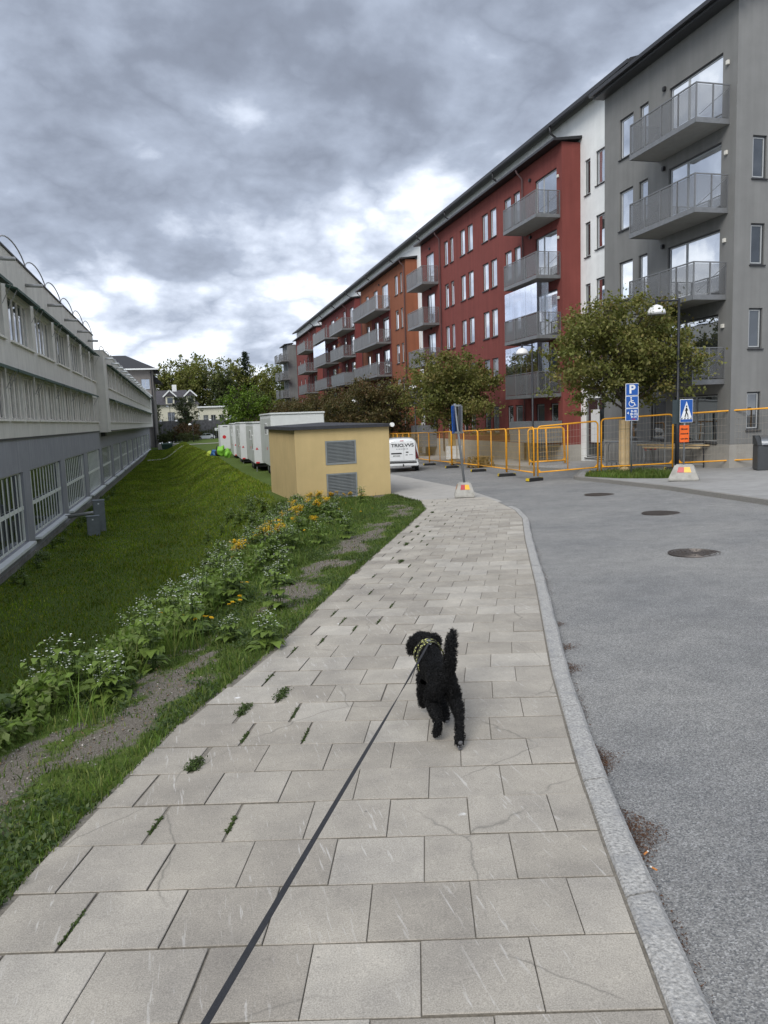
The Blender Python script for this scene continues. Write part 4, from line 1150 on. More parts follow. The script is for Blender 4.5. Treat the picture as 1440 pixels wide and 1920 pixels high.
# ---- white van
M_van = mat('van_white', (0.72, 0.74, 0.75), 0.25, 0.03, 2, coat=0.6)
M_vblk = mat('van_black_plastic', (0.018, 0.018, 0.02), 0.5)
M_vtext = mat('van_lettering', (0.03, 0.032, 0.036), 0.5)
van = empty('delivery_van', (11.12, 39.0, G(11.1, 40) - 0.085), R(-13)); tag(van, 'white delivery van parked with its rear doors towards us, beyond the shed', 'van')
secs = [(0.0, 0.52, 1.66, 0.80, 0.60), (0.05, 0.40, 1.75, 0.88, 0.68), (0.16, 0.30, 1.80, 0.91, 0.73), (0.6, 0.28, 1.83, 0.915, 0.75), (2.5, 0.28, 1.83, 0.915, 0.75), (2.9, 0.28, 1.72, 0.915, 0.74), (3.35, 0.28, 1.20, 0.915, 0.78), (4.0, 0.28, 1.05, 0.90, 0.76), (4.25, 0.32, 0.92, 0.86, 0.72), (4.33, 0.42, 0.75, 0.78, 0.66)]
mb = MB(); NS = 22
for (y, zb, zt, wb, wt) in secs:
    for k in range(NS):
        a = 2 * math.pi * k / NS
        ca, sa = math.cos(a), math.sin(a)
        px = math.copysign(abs(ca) ** 0.35, ca); pz = math.copysign(abs(sa) ** 0.35, sa)
        z = zb + (zt - zb) * (pz + 1) / 2
        t = max(0, ((pz + 1) / 2 - 0.45) / 0.55)
        mb.v.append((px * (wb + (wt - wb) * t * t), y, z))
for i in range(len(secs) - 1):
    for k in range(NS):
        j = (k + 1) % NS
        mb.f.append((i * NS + k, (i + 1) * NS + k, (i + 1) * NS + j, i * NS + j))
mb.f.append(tuple(range(NS))); mb.f.append(tuple(reversed(range((len(secs) - 1) * NS, len(secs) * NS))))
body = mb.build('body', M_van, van, True)
body.data.polygons[-1].use_smooth = False
sd = body.modifiers.new('sub', 'SUBSURF'); sd.levels = sd.render_levels = 1
def vb(nm, x0, x1, z0, z1, d, mt, y=-0.0, par=van, bev=0.01):
    return MB().box(x0, x1, y - d, y + 0.03, z0, z1).build(nm, mt, par, bevel=bev)
dl = vb('rear_door', -0.68, 0.085, 0.62, 1.60, 0.035, M_van); dr = vb('rear_door', 0.095, 0.70, 0.62, 1.60, 0.035, M_van)
vb('bumper', -0.86, 0.86, 0.34, 0.56, 0.10, M_van, bev=0.04)
vb('bumper_strip', -0.72, 0.76, 0.50, 0.57, 0.125, M_vblk, bev=0.012)
vb('handle_strip', -0.58, -0.02, 0.98, 1.05, 0.055, M_vblk, par=dl)
pl_ = vb('number_plate', -0.52, -0.08, 0.84, 0.94, 0.05, mat('plate_white', (0.72, 0.74, 0.74), 0.5), par=dl)
for k in range(6):
    MB().box(-0.48 + k * 0.065, -0.44 + k * 0.065, -0.054, -0.0505, 0.865, 0.92).build('plate_character', M_vtext, pl_)
vb('handle', 0.2, 0.34, 1.04, 1.10, 0.05, M_vblk, par=dr); vb('badge', 0.18, 0.30, 0.90, 0.96, 0.042, M_vtext, par=dr); vb('badge', 0.36, 0.58, 0.92, 0.955, 0.042, M_vtext, par=dr)
for sx in (-1, 1):
    MB().add([(sx * 0.72, -0.03, 0.72), (sx * 0.86, 0.0, 0.72), (sx * 0.70, 0.03, 1.55), (sx * 0.62, -0.01, 1.55), (sx * 0.74, 0.09, 0.74), (sx * 0.89, 0.10, 0.74), (sx * 0.74, 0.12, 1.55), (sx * 0.62, 0.12, 1.55)], [(0, 1, 2, 3), (1, 5, 6, 2), (0, 3, 7, 4), (3, 2, 6, 7), (0, 4, 5, 1)]).build('tail_light', mat('tail_lens', (0.10, 0.012, 0.014), 0.25), van)
for (sx, yy) in ((-1, 0.75), (1, 0.75), (-1, 3.5), (1, 3.5)):
    wv = MB().lathe([(0.2, -0.1), (0.30, -0.1), (0.32, -0.07), (0.32, 0.07), (0.30, 0.1), (0.2, 0.1)], 22)
    wv.v = [(sx * 0.80 + p[2], yy + p[0], 0.32 + p[1]) for p in wv.v]
    wh = wv.build('wheel', M_tyre, van, True)
    rv = MB().lathe([(0.2, -0.09), (0.06, -0.105), (0.05, 0.105), (0.2, 0.09)], 18); rv.v = [(sx * 0.80 + p[2], yy + p[0], 0.32 + p[1]) for p in rv.v]
    rv.build('rim', M_louv, wh)
vb('tow_hook', 0.02, 0.08, 0.32, 0.46, 0.16, M_vblk)
vb('roof_seam', -0.56, 0.56, 1.615, 1.625, 0.004, M_vblk, 0.02); vb('brake_light', -0.1, 0.1, 1.66, 1.69, 0.004, M_redr, 0.0)
MB().tube([(-0.05, 0.35, 1.83), (-0.05, 0.30, 1.95)], 0.012, 6).build('aerial', M_vblk, van)
tm = text_mesh('lettering', 'TRIO.VVS', 0.235, M_vtext, bold=0.006)
to = inst('lettering', tm, van, (0.03, -0.042, 1.43)); to.rotation_euler = (R(90), 0, 0); to.scale = (1.22, 1, 1)
x = -0.30
for ln in (0.05, 0.02, 0.09, 0.06, 0.03, 0.10, 0.04, 0.05):
    MB().box(x, x + ln, -0.038, -0.0355, 1.225, 1.265).build('small_lettering', mat('van_small_text', (0.25, 0.26, 0.28), 0.5), van); x += ln + 0.025
# ---- yellow site fence
M_fy = mat('fence_yellow', (0.82, 0.37, 0.016), 0.45, 0.12, 6, var2=(8, (0.48, 0.20, 0.02), 0.62, 0.75))
M_wire = mat('fence_wire', (0.55, 0.36, 0.09), 0.5, metal=0.1)
M_wire2 = mat('bare_wire', (0.42, 0.38, 0.32), 0.5, metal=0.2)
M_rub = mat('black_rubber_foot', (0.016, 0.016, 0.017), 0.85)
M_fyel = mat('foot_yellow', (0.62, 0.45, 0.02), 0.6)
ORD = ['first', 'second', 'third', 'fourth', 'fifth', 'sixth', 'seventh', 'eighth', 'ninth']
def fence_panel(a, b, h, label, mids=1, wire=None, za=None, zb=None, lean=0.0):
    za = za if za is not None else G(*a) + 0.03; zb = zb if zb is not None else G(*b) + 0.03
    L = math.hypot(b[0] - a[0], b[1] - a[1])
    e = empty('mesh_fence', (a[0], a[1], za), math.atan2(b[1] - a[1], b[0] - a[0])); tag(e, label, 'fence', 'yellow temporary fence panels')
    dz = zb - za
    g_ = 0.05; r = 0.029; cr = 0.14
    def Z(x): return dz * x / L
    arc = []
    x0, x1 = g_, L - g_
    pts = [(x0, 0, 0.06 + Z(x0))]
    for k in range(6):
        t = k / 5 * math.pi / 2
        pts.append((x0 + cr - cr * math.cos(t), 0, h - cr + cr * math.sin(t) + Z(x0)))
    for k in range(6):
        t = k / 5 * math.pi / 2
        pts.append((x1 - cr + cr * math.sin(t), 0, h - cr + cr * math.cos(t) + Z(x1)))
    pts.append((x1, 0, 0.06 + Z(x1)))
    if lean:
        pts = [(p[0], lean * p[2] / h, p[2]) for p in pts]
    fr_ = MB().tube(pts, r, 8)
    fr_.build('frame', M_fy, e, True)
    ly = lambda z: lean * z / h if lean else 0.0
    MB().tube([(x0, ly(0.2), 0.2 + Z(x0)), (x1, ly(0.2), 0.2 + Z(x1))], 0.025, 8).build('bottom_rail', M_fy, e, True)
    for k in range(mids):
        x = x0 + (x1 - x0) * (k + 1) / (mids + 1)
        MB().tube([(x, ly(0.2), 0.2 + Z(x)), (x, ly(h), h + Z(x))], 0.022, 6).build('mid_post', M_fy, e, True)
    for x in (x0, x1):
        s_ = 1 if x == x0 else -1
        MB().add([(x, -0.004, 0.2 + Z(x)), (x + s_ * 0.13, -0.004, 0.2 + Z(x)), (x, -0.004, 0.36 + Z(x)), (x, 0.004, 0.2 + Z(x)), (x + s_ * 0.13, 0.004, 0.2 + Z(x)), (x, 0.004, 0.36 + Z(x))], [(0, 1, 2), (5, 4, 3), (0, 3, 4, 1), (1, 4, 5, 2), (2, 5, 3, 0)]).build('gusset', M_fy, e)
    V, F = [], []
    def wirebar(p, q, w_):
        p = Vector(p); q = Vector(q); t = (q - p).normalized(); s1 = t.orthogonal().normalized() * w_; s2 = t.cross(s1)
        b_ = len(V)
        for pt in (p, q):
            for an in (0, 2.09, 4.19):
                V.append(tuple(pt + s1 * math.cos(an) + s2 * math.sin(an)))
        for k in range(3):
            F.append((b_ + k, b_ + (k + 1) % 3, b_ + 3 + (k + 1) % 3, b_ + 3 + k))
    n = int((x1 - x0) / 0.11)
    for k in range(1, n):
        x = x0 + (x1 - x0) * k / n
        wirebar((x, ly(0.2), 0.2 + Z(x)), (x, ly(h), h - 0.01 + Z(x)), 0.0032)
    for k in range(1, 7):
        z = 0.2 + (h - 0.2) * k / 7
        wirebar((x0, ly(z), z + Z(x0)), (x1, ly(z), z + Z(x1)), 0.0038)
    tag(inst('wire_mesh', npmesh('wire_mesh', V, F, wire or M_wire), e), kind='stuff')
    return e
def fence_foot(x, y, rz, label, z=None):
    z = z if z is not None else G(x, y) - 0.085
    e = empty('ballast_block', (x, y, z), rz); tag(e, label, 'ballast', 'black fence feet')
    MB().ext([(-0.11, 0), (-0.10, 0.12), (0.10, 0.12), (0.11, 0)], -0.36, 0.36).build('block', M_rub, e, bevel=0.012)
    for sx in (-0.37, 0.30):
        MB().box(sx, sx + 0.07, -0.085, 0.085, 0.025, 0.125).build('yellow_end', M_fyel, e, bevel=0.006)
runA = [(16.0, 62.0), (15.6, 58.2), (15.25, 54.6), (14.9, 50.4), (14.31, 44.2), (14.03, 39.4), (13.6, 34.45), (12.98, 29.7), (12.42, 25.9)]
for i in range(len(runA) - 1):
    a, b = runA[i], runA[i + 1]
    fence_panel(a, b, 1.85, 'yellow mesh fence panel along the road, %s from the corner' % ORD[len(runA) - 2 - i], 1 if i < 6 else 1)
    rz = math.atan2(b[1] - a[1], b[0] - a[0]) + R(90)
    fence_foot(b[0], b[1], rz if i < len(runA) - 2 else R(20), 'black fence foot with yellow ends, %s along the road from the corner' % ORD[len(runA) - 2 - i])
runB = [(12.48, 25.85), (15.0, 25.05), (17.05, 24.12)]
fence_panel(runB[0], (14.72, 25.3), 1.88, 'yellow mesh fence panel from the corner to the plank-clad tree', 1, M_wire2, zb=G(14.7, 25.3) + 0.09)
fence_panel((14.74, 25.28), (17.03, 24.12), 1.95, 'yellow mesh fence panel behind the two road signs', 0, M_wire2, za=G(14.7, 25.3) + 0.09, zb=G(17, 24.1) + 0.10)
fence_panel((17.13, 24.10), (20.4, 22.3), 1.95, 'yellow mesh fence panel at the right edge beyond the bin', 0, M_wire2, za=G(17.1, 24.1) + 0.10, zb=G(20.4, 22.3) + 0.10)
fence_foot(17.08, 24.11, R(-28), 'black fence foot with yellow end in front of the grey house corner', G(17.1, 24.1) + 0.031)
fence_foot(14.73, 25.29, R(-20), 'black fence foot hidden in the grass by the plank-clad tree', G(14.7, 25.3) + 0.031)
# spare panels leaning at the red house
fence_panel((15.8, 33.6), (17.6, 33.2), 1.75, 'yellow spare fence panel leaning upright behind the fence, front one', 1, None, G(16, 33.5) + 0.03, G(17.5, 33.3) + 0.03, 0.25)
fence_panel((16.0, 34.0), (17.75, 33.6), 1.78, 'yellow spare fence panel leaning upright behind the fence, rear one', 1, None, G(16, 34) + 0.03, G(17.5, 33.7) + 0.03, 0.25)
# ---- concrete sign feet and signs
M_conc = mat('cast_concrete', (0.38, 0.37, 0.34), 0.92, 0.16, 8, 0.4, 40, var2=(5, (0.27, 0.26, 0.23), 0.55, 0.75))
M_post = mat('galvanised_post', (0.25, 0.265, 0.28), 0.45, 0.12, 10, metal=0.5)
M_blue_s = mat('sign_blue', (0.008, 0.085, 0.36), 0.4)
M_white_s = mat('sign_white', (0.74, 0.76, 0.77), 0.4)
M_sred = mat('reflex_red', (0.42, 0.018, 0.03), 0.4, 0.1, 20)
M_syel = mat('reflex_yellow', (0.80, 0.42, 0.01), 0.4, 0.1, 20)
M_black = mat('sign_black', (0.01, 0.01, 0.01), 0.5)
M_orange_s = mat('sign_orange', (0.80, 0.13, 0.012), 0.5)
def concrete_foot(x, y, z, w, h, rz, label):
    e = empty('sign_ballast', (x, y, z), rz); tag(e, label, 'ballast', 'concrete sign feet')
    a, b = w / 2, w * 0.30
    MB().add([(-a, -a, 0), (a, -a, 0), (a, a, 0), (-a, a, 0), (-a, -a, h * 0.18), (a, -a, h * 0.18), (a, a, h * 0.18), (-a, a, h * 0.18), (-b, -b, h), (b, -b, h), (b, b, h), (-b, b, h)],
             [(3, 2, 1, 0), (0, 1, 5, 4), (1, 2, 6, 5), (2, 3, 7, 6), (3, 0, 4, 7), (4, 5, 9, 8), (5, 6, 10, 9), (6, 7, 11, 10), (7, 4, 8, 11), (8, 9, 10, 11)]).build('block', M_conc, e, bevel=0.03)
    # reflective plates on the sloping faces
    def onface(u, v, side):
        t = (v - 0.18) / 0.82; hw = a + (b - a) * t
        p = (u * hw * 1.0, -hw - 0.008, h * v)
        if side: p = (-hw - 0.008, -u * hw, h * v)
        return p
    for side in (0, 1):
        for (u0_, u1_, mt) in ((-0.52, 0.02, M_sred), (0.04, 0.62, M_syel)):
            MB().quad(onface(u0_, 0.56, side), onface(u1_, 0.56, side), onface(u1_, 0.88, side), onface(u0_, 0.88, side)).build('reflector_plate', mt, e)
            mb_ = None
    return e
z1 = G(7.75, 20.58) - 0.005
concrete_foot(7.75, 20.75, z1, 0.58, 0.43, R(-18), 'concrete block foot with red and yellow reflectors at the end of the footway')
s1 = empty('footway_sign', (7.75, 20.75, z1 + 0.40)); tag(s1, 'leaning grey sign post with two boards turned edge-on, in the concrete foot', 'sign')
top = (-0.24, 0.0, 2.28)
MB().tube([(0, 0, 0.02), top], 0.035, 10).build('post', M_post, s1, True)
for (off, an, mt) in ((-0.08, R(58), M_blue_s), (0.10, R(80), M_post)):
    b = MB().box(-0.30, 0.30, -0.012, 0.012, -0.40, 0.38)
    b.build('sign_board', mt, s1, loc=(-0.19 + off, -0.02, 1.86), rz=an, bevel=0.01)
    s1.children[-1].rotation_euler = (0, R(-5), an)
MB().box(-0.32, -0.06, -0.04, 0.04, 2.2, 2.25).build('clamp', M_louv, s1); MB().box(-0.28, 0.0, -0.04, 0.04, 1.44, 1.49).build('clamp', M_louv, s1)
def sign_board(parent, w, h, z, rz, loc, marks):
    """white-rimmed blue board facing local -y with raised marks"""
    b = MB().box(-w / 2, w / 2, 0.0, 0.015, -h / 2, h / 2).build('sign_board', M_white_s, parent, loc=(loc[0], loc[1], z), bevel=0.006)
    b.rotation_euler = (0, 0, rz)
    return b
face = R(-22)     # signs turned to face up the road towards the camera
zp = G(14.8, 23.3) + 0.035
ps = empty('parking_sign', (14.83, 23.36, zp), face); tag(ps, 'blue disabled parking sign with three plates on a thin post by the tree', 'sign')
MB().tube([(0, 0.03, 0), (0, 0.03, 3.12)], 0.028, 8).build('post', M_post, ps, True)
for (zc, h_, nm) in ((2.92, 0.41, 'P'), (2.50, 0.41, 'W'), (2.08, 0.42, 'T')):
    b = sign_board(ps, 0.43, h_, zc, 0, (0, -0.02), None)
    MB().box(-0.195, 0.195, -0.004, -0.0005, -h_ / 2 + 0.018, h_ / 2 - 0.018).build('blue_field', M_blue_s, b, bevel=0.0)
    if nm == 'P':
        t = inst('letter', text_mesh('letter', 'P', 0.40, M_white_s, bold=0.012), b, (0.0, -0.008, 0)); t.rotation_euler = (R(90), 0, 0)
    elif nm == 'W':
        mk = MB()
        mk.tube([(-0.03, -0.008, 0.135), (-0.03, -0.008, 0.131)], 0.026, 10)
        mk.lathe([(0.001, 0), (0.028, 0)], 12) if False else None
        mk.bar((-0.03, -0.008, 0.10), (-0.02, -0.008, -0.02), 0.008, 0.035)
        mk.bar((-0.03, -0.008, 0.045), (0.05, -0.008, 0.045), 0.008, 0.024)
        mk.bar((-0.02, -0.008, -0.02), (0.07, -0.008, -0.02), 0.008, 0.028)
        mk.bar((0.07, -0.008, -0.02), (0.10, -0.008, -0.11), 0.008, 0.028)
        mk.bar((0.10, -0.008, -0.11), (0.135, -0.008, -0.10), 0.008, 0.022)
        pts = [(-0.005 + 0.095 * math.cos(t_), -0.008, -0.055 + 0.095 * math.sin(t_)) for t_ in [R(115 + 240 * k / 14) for k in range(15)]]
        mk.tube(pts, 0.012, 6)
        mk.build('wheelchair_symbol', M_white_s, b)
        hd_ = MB().lathe([(0.028, -0.003), (0.028, 0.003)], 14); hd_.v = [(p[0] - 0.032, -0.008 + p[2], p[1] + 0.138) for p in hd_.v]
        hd_.build('symbol_head', M_white_s, b)
    else:
        for (txt, xx, zz_, sz, mt) in (('8-18', 0.06, 0.11, 0.10, M_white_s), ('(8-15)', 0.06, 0.015, 0.10, M_white_s), ('8-14', 0.06, -0.08, 0.10, M_white_s), ('1 tim', 0.05, -0.155, 0.065, M_sred), ('4', -0.13, 0.05, 0.12, M_white_s)):
            t = inst('lettering', text_mesh('lettering', txt, sz, mt, bold=0.003), b, (xx, -0.008, zz_)); t.rotation_euler = (R(90), 0, 0)
zc_ = G(14.4, 19.85) + 0.032
concrete_foot(14.40, 19.9, zc_, 0.84, 0.47, R(-38), 'concrete block foot with red and yellow reflectors under the crossing sign')
cs = empty('crossing_sign', (14.35, 19.9, zc_ + 0.44), R(-8)); cs.scale = (0.86, 0.86, 0.92); tag(cs, 'blue pedestrian crossing sign with orange notice on a grey post', 'sign')
MB().tube([(0.06, 0.05, 0), (0.08, 0.05, 2.1)], 0.032, 10).build('post', M_post, cs, True)
MB().box(-0.36, -0.10, 0.06, 0.085, 1.35, 2.12).build('back_board', mat('sign_back', (0.03, 0.045, 0.05), 0.5), cs)
b = sign_board(cs, 0.47, 0.74, 1.76, 0, (0.10, -0.02), None)
MB().box(-0.22, 0.22, -0.004, -0.0005, -0.355, 0.355).build('blue_field', M_blue_s, b)
MB().add([(-0.195, -0.006, -0.22), (0.195, -0.006, -0.22), (0, -0.006, 0.31)], [(0, 1, 2)]).build('white_triangle', M_white_s, b)
MB().box(-0.205, 0.205, -0.0065, -0.0055, -0.27, -0.222).build('white_band', M_white_s, b)
mk = MB(); yy = -0.010
mk.bar((0.0, yy, 0.10), (-0.008, yy, -0.04), 0.006, 0.055); mk.bar((-0.008, yy, -0.04), (-0.055, yy, -0.20), 0.006, 0.034); mk.bar((-0.004, yy, -0.04), (0.045, yy, -0.12), 0.006, 0.034); mk.bar((0.045, yy, -0.12), (0.055, yy, -0.20), 0.006, 0.028)
mk.bar((0.0, yy, 0.09), (-0.05, yy, 0.0), 0.006, 0.022); mk.bar((0.0, yy, 0.09), (0.05, yy, 0.01), 0.006, 0.022)
hd_ = MB().lathe([(0.026, -0.003), (0.026, 0.003)], 12)
mk.add([(p[0], yy + p[2], p[1] + 0.145) for p in hd_.v], hd_.f)
mk.build('walking_figure', M_black, b)
for k in range(4):
    x = -0.165 + k * 0.11
    MB().add([(x - 0.035, -0.0095, -0.262), (x + 0.012, -0.0095, -0.262), (x + 0.03, -0.0095, -0.222), (x - 0.005, -0.0095, -0.222)], [(0, 1, 2, 3)]).build('crossing_stripe', M_black, b)
ob = MB().box(-0.17, 0.17, 0, 0.006, -0.27, 0.27).build('orange_notice', M_orange_s, cs, loc=(0.03, -0.03, 1.03))
for (txt, zz_) in (('Gående', 0.15), ('hänvisas till', 0.0), ('andra sidan', -0.16)):
    t = inst('lettering', text_mesh('lettering', txt, 0.085 if len(txt) < 8 else 0.06, M_black, bold=0.003), ob, (0, -0.003, zz_)); t.rotation_euler = (R(90), 0, 0)
# ---- street lamps
M_lpost = mat('lamp_post_black', (0.014, 0.016, 0.022), 0.5, 0.15, 6)
M_lhead = mat('opal_dome', (0.80, 0.80, 0.80), 0.35, 0.03, 4)
def lamp(x, y, h, arm, rz, label, z=None):
    z = z if z is not None else G(x, y) + 0.03
    e = empty('street_lamp', (x, y, z), rz); tag(e, label, 'street lamp', 'street lamps with white domes')
    MB().tube([(0, 0, 0), (0, 0, h * 0.3), (0, 0, h * 0.3 + 0.05), (0, 0, h)], [0.075, 0.07, 0.05, 0.042], 10).build('post', M_lpost, e, True)
    MB().tube([(0, 0, h - 0.08), (-arm, 0, h - 0.08)], 0.028, 8).build('arm', M_lpost, e)
    MB().tube([(-arm, 0, h - 0.02), (-arm, 0, h - 0.22)], 0.05, 8).build('neck', M_lpost, e)
    prof = [(0.06, 0.0)] + [(0.30 * math.sin(R(10 + 80 * k / 7)), -0.30 + 0.30 * math.cos(R(10 + 80 * k / 7))) for k in range(8)]
    MB().lathe(prof, 20, (-arm, 0, h - 0.2)).build('dome', M_lhead, e, True)
    MB().lathe([(0.29, 0), (0.29, 0.02)], 18, (-arm, 0, h - 0.53)).build('lens', mat('lens_grey', (0.3, 0.3, 0.3), 0.3), e)
lamp(16.56, 34.66, 5.85, 0.55, R(5), 'black street lamp with white dome in front of the red balcony')
lamp(16.3, 22.92, 5.85, 0.76, R(-12), 'black street lamp with white dome standing at the edge of the nearest tree crown')
lamp(14.9, 48.8, 5.2, 0.1, R(5), 'street lamp with white dome before the orange house')
lamp(14.9, 65.6, 5.1, 0.35, R(5), 'street lamp with white dome above the trees of the second red house')
lamp(14.9, 82, 5.1, 0.35, R(5), 'street lamp dome among the farther brown trees')
lamp(14.9, 98, 5.1, 0.35, R(5), 'street lamp dome at the far end of the tree row')
# ---- bin at the right edge
bn = empty('waste_bin', (18.62, 21.3, G(18.6, 21.3) + 0.03), R(-30)); tag(bn, 'dark grey waste container with rounded metal hatch at the right edge', 'waste bin')
M_bin = mat('bin_grey', (0.045, 0.05, 0.055), 0.5, 0.1, 5)
MB().box(-0.42, 0.42, -0.42, 0.42, 0, 0.82).build('body', M_bin, bn, bevel=0.02)
MB().ext([(-0.43, 0.822), (-0.43, 0.90), (0.1, 1.12), (0.43, 1.12), (0.43, 0.822)], -0.43, -0.3).build('hood_side', M_bin, bn); MB().ext([(-0.43, 0.822), (-0.43, 0.90), (0.1, 1.12), (0.43, 1.12), (0.43, 0.822)], 0.3, 0.43).build('hood_side', M_bin, bn)
prof = [(-0.38 + 0.55 * (1 - math.cos(t * math.pi / 16)), 0.83 + 0.30 * math.sin(t * math.pi / 16)) for t in range(9)] + [(0.3, 1.1), (0.3, 0.83)]
MB().ext(prof, -0.295, 0.295).build('hatch', mat('brushed_metal', (0.30, 0.31, 0.32), 0.3, 0.15, 12, metal=0.8), bn)
MB().box(-0.25, 0.25, -0.45, -0.425, 0.80, 0.84).build('handle', M_lpost, bn)
# ---- crowd barriers, planks, trestle and roll cage by the grey house
M_galv = mat('galvanised_tube', (0.30, 0.31, 0.31), 0.45, 0.15, 10, metal=0.5)
def barrier(x, y, rz, label, L=2.3):
    z = G(x, y) + 0.03
    e = empty('crowd_barrier', (x, y, z), rz); tag(e, label, 'barrier', 'grey crowd barriers stacked by the wall')
    pts = [(-L / 2, 0, 0.25), (-L / 2, 0, 0.9), (-L / 2 + 0.12, 0, 1.05), (L / 2 - 0.12, 0, 1.05), (L / 2, 0, 0.9), (L / 2, 0, 0.25)]
    MB().tube(pts, 0.02, 8, closed=True).build('frame', M_galv, e, True)
    n = 14
    bm_ = MB().tube([(0, 0, 0.25), (0, 0, 1.05)], 0.009, 6).mesh('upright', M_galv, True)
    for k in range(1, n): inst('upright', bm_, e, (-L / 2 + L * k / n, 0, 0))
    for sx in (-L / 2 + 0.35, L / 2 - 0.35):
        MB().bar((sx, -0.28, 0.015), (sx, 0.28, 0.015), 0.05, 0.02).build('foot', M_galv, e); MB().bar((sx, 0, 0.02), (sx, 0, 0.25), 0.03).build('foot_post', M_galv, e)
    MB().box(L / 2 - 0.35, L / 2 - 0.25, -0.03, -0.021, 0.72, 0.84).build('red_tag', M_redr, e)
barrier(17.05, 27.3, R(-58), 'grey crowd barrier in front of the stack by the grey house'); barrier(17.3, 27.35, R(-58), 'grey crowd barrier, middle of the stack by the grey house'); barrier(17.55, 27.4, R(-58), 'grey crowd barrier nearest to the wall in the stack')
M_wood = mat('sawn_timber', (0.60, 0.45, 0.25), 0.85, 0.2, 3, 0.2, 40, coords='Object')
tr = empty('trestle', (17.75, 25.5, G(17.7, 25.5) + 0.03), R(-60)); tag(tr, 'grey tube trestle carrying loose planks by the grey house', 'trestle')
for sx in (-0.8, 0.75):
    MB().tube([(sx, -0.35, 0), (sx, -0.33, 0.72), (sx, 0.33, 0.72), (sx, 0.35, 0)], 0.022, 8).build('leg_frame', M_galv, tr, True)
MB().tube([(-0.8, -0.34, 0.12), (0.75, -0.34, 0.12)], 0.018, 8).build('rail', M_galv, tr)
for k, (dx, dy, dz, L, an, lb_) in enumerate([(0, -0.2, 0.76, 2.2, 0.0, 'pale plank lying lowest and nearest on the trestle'), (0.05, 0.05, 0.765, 2.0, 0.05, 'pale plank in the middle of the trestle top'), (0.2, 0.0, 0.85, 2.9, -0.07, 'long pale plank laid topmost across the trestle')]):
    o = MB().box(-L / 2, L / 2, -0.09, 0.09, 0, 0.05).build('plank', M_wood, None, loc=(17.75 + dx, 25.5 + dy, G(17.7, 25.5) + 0.03 + dz), rz=R(-60) + an, bevel=0.004)
    tag(o, lb_, 'plank', 'planks on the trestle')
cg = empty('scaffold_frame', (18.0, 24.9, G(18, 24.9) + 0.03), R(-50)); tag(cg, 'upright scaffold frame of grey tubes leaning by the grey house', 'scaffold')
for sx in (-0.7, 0.0, 0.7):
    MB().tube([(sx, 0, 0), (sx, 0.1, 2.0)], 0.024, 8).build('upright', M_galv if sx < 0.5 else M_lpost, cg)
for z_ in (0.15, 0.9, 1.3, 1.6, 1.95):
    MB().tube([(-0.7, 0.1 * z_ / 2, z_), (0.7, 0.1 * z_ / 2, z_)], 0.018, 8).build('rung', M_galv, cg)
# ---- pallets behind the fence, boards round the second tree
def pallet(x, y, z, rz, label):
    e = empty('pallet', (x, y, z), rz); tag(e, label, 'pallet', 'wooden pallets behind the fence')
    for k in range(5):
        MB().box(-0.6, 0.6, -0.4 + k * 0.175, -0.28 + k * 0.175, 0.12, 0.142).build('deck_board', M_pal, e)
    for yy_ in (-0.35, 0.0, 0.32):
        for xx_ in (-0.55, 0, 0.5):
            MB().box(xx_ - 0.06, xx_ + 0.07, yy_ - 0.05, yy_ + 0.05, 0.022, 0.119).build('block', M_pal, e)
        MB().box(-0.6, 0.6, yy_ - 0.05, yy_ + 0.05, 0, 0.021).build('runner', M_pal, e)
M_pal = mat('weathered_pallet', (0.20, 0.14, 0.07), 0.9, 0.25, 5)
for k in range(4):
    pallet(15.1 + 0.05 * (k % 2), 38.0, G(15.1, 38) - 0.08 + 0.145 * k, R(15 + 4 * k), ['lowest wooden pallet of the stack behind the fence', 'second lowest pallet of the stack behind the fence', 'third pallet up in the stack behind the fence', 'topmost wooden pallet of the stack behind the fence'][k])
# ---- villa, lane, car and hedges far behind
M_villa = plaster('cream_villa_render', (0.60, 0.585, 0.47), 0.05)
M_vroof = mat('slate_roof', (0.055, 0.052, 0.06), 0.8, 0.3, 2)
M_stone = mat('dark_stone_wall', (0.09, 0.09, 0.095), 0.9, 0.4, 2)
v = empty('villa', (-6.6, 185, 0.9)); tag(v, 'cream villa with slate roof, two dormers and white chimney beyond the lawn', 'house')
VW = 10.5
wh_ = [(3.6, 5.2, 1.5, 3.6), (7.0, 8.4, 1.5, 3.6)]
mb = MB(); wall_holes(mb, 0.9, VW, 0, 5.4, wh_, 0.2)
mb.quad((VW, 0, 0), (VW, 8, 0), (VW, 8, 5.4), (VW, 0, 5.4)); mb.quad((0.9, 8, 0), (0.9, 0, 0), (0.9, 0, 5.4), (0.9, 8, 5.4))
mb.add([(0.9, 0, 5.4), (0.9, 8, 5.4), (0.9, 4, 8.6)], [(0, 2, 1)])
mb.build('wall', M_villa, v)
for h in wh_: window(v, h[0], h[2], h[1] - h[0], h[3] - h[2], 'grid', M_glass_dark)
r = MB(); r.add([(0.2, -0.7, 5.3), (VW + 0.4, -0.7, 5.3), (VW - 2.4, 4, 8.75), (0.2, 4, 8.75), (0.2, 8.7, 5.3), (VW + 0.4, 8.7, 5.3)], [(0, 1, 2, 3), (3, 2, 5, 4), (1, 5, 2)])
ro = r.build('roof', M_vroof, v)
MB().bar((0.15, -0.8, 5.25), (0.15, 4, 8.8), 0.12, 0.3).build('bargeboard', M_sillw, ro)
ch = MB().box(4.9, 5.9, 3.6, 4.6, 8.0, 10.0).build('chimney', M_sillw, ro); 
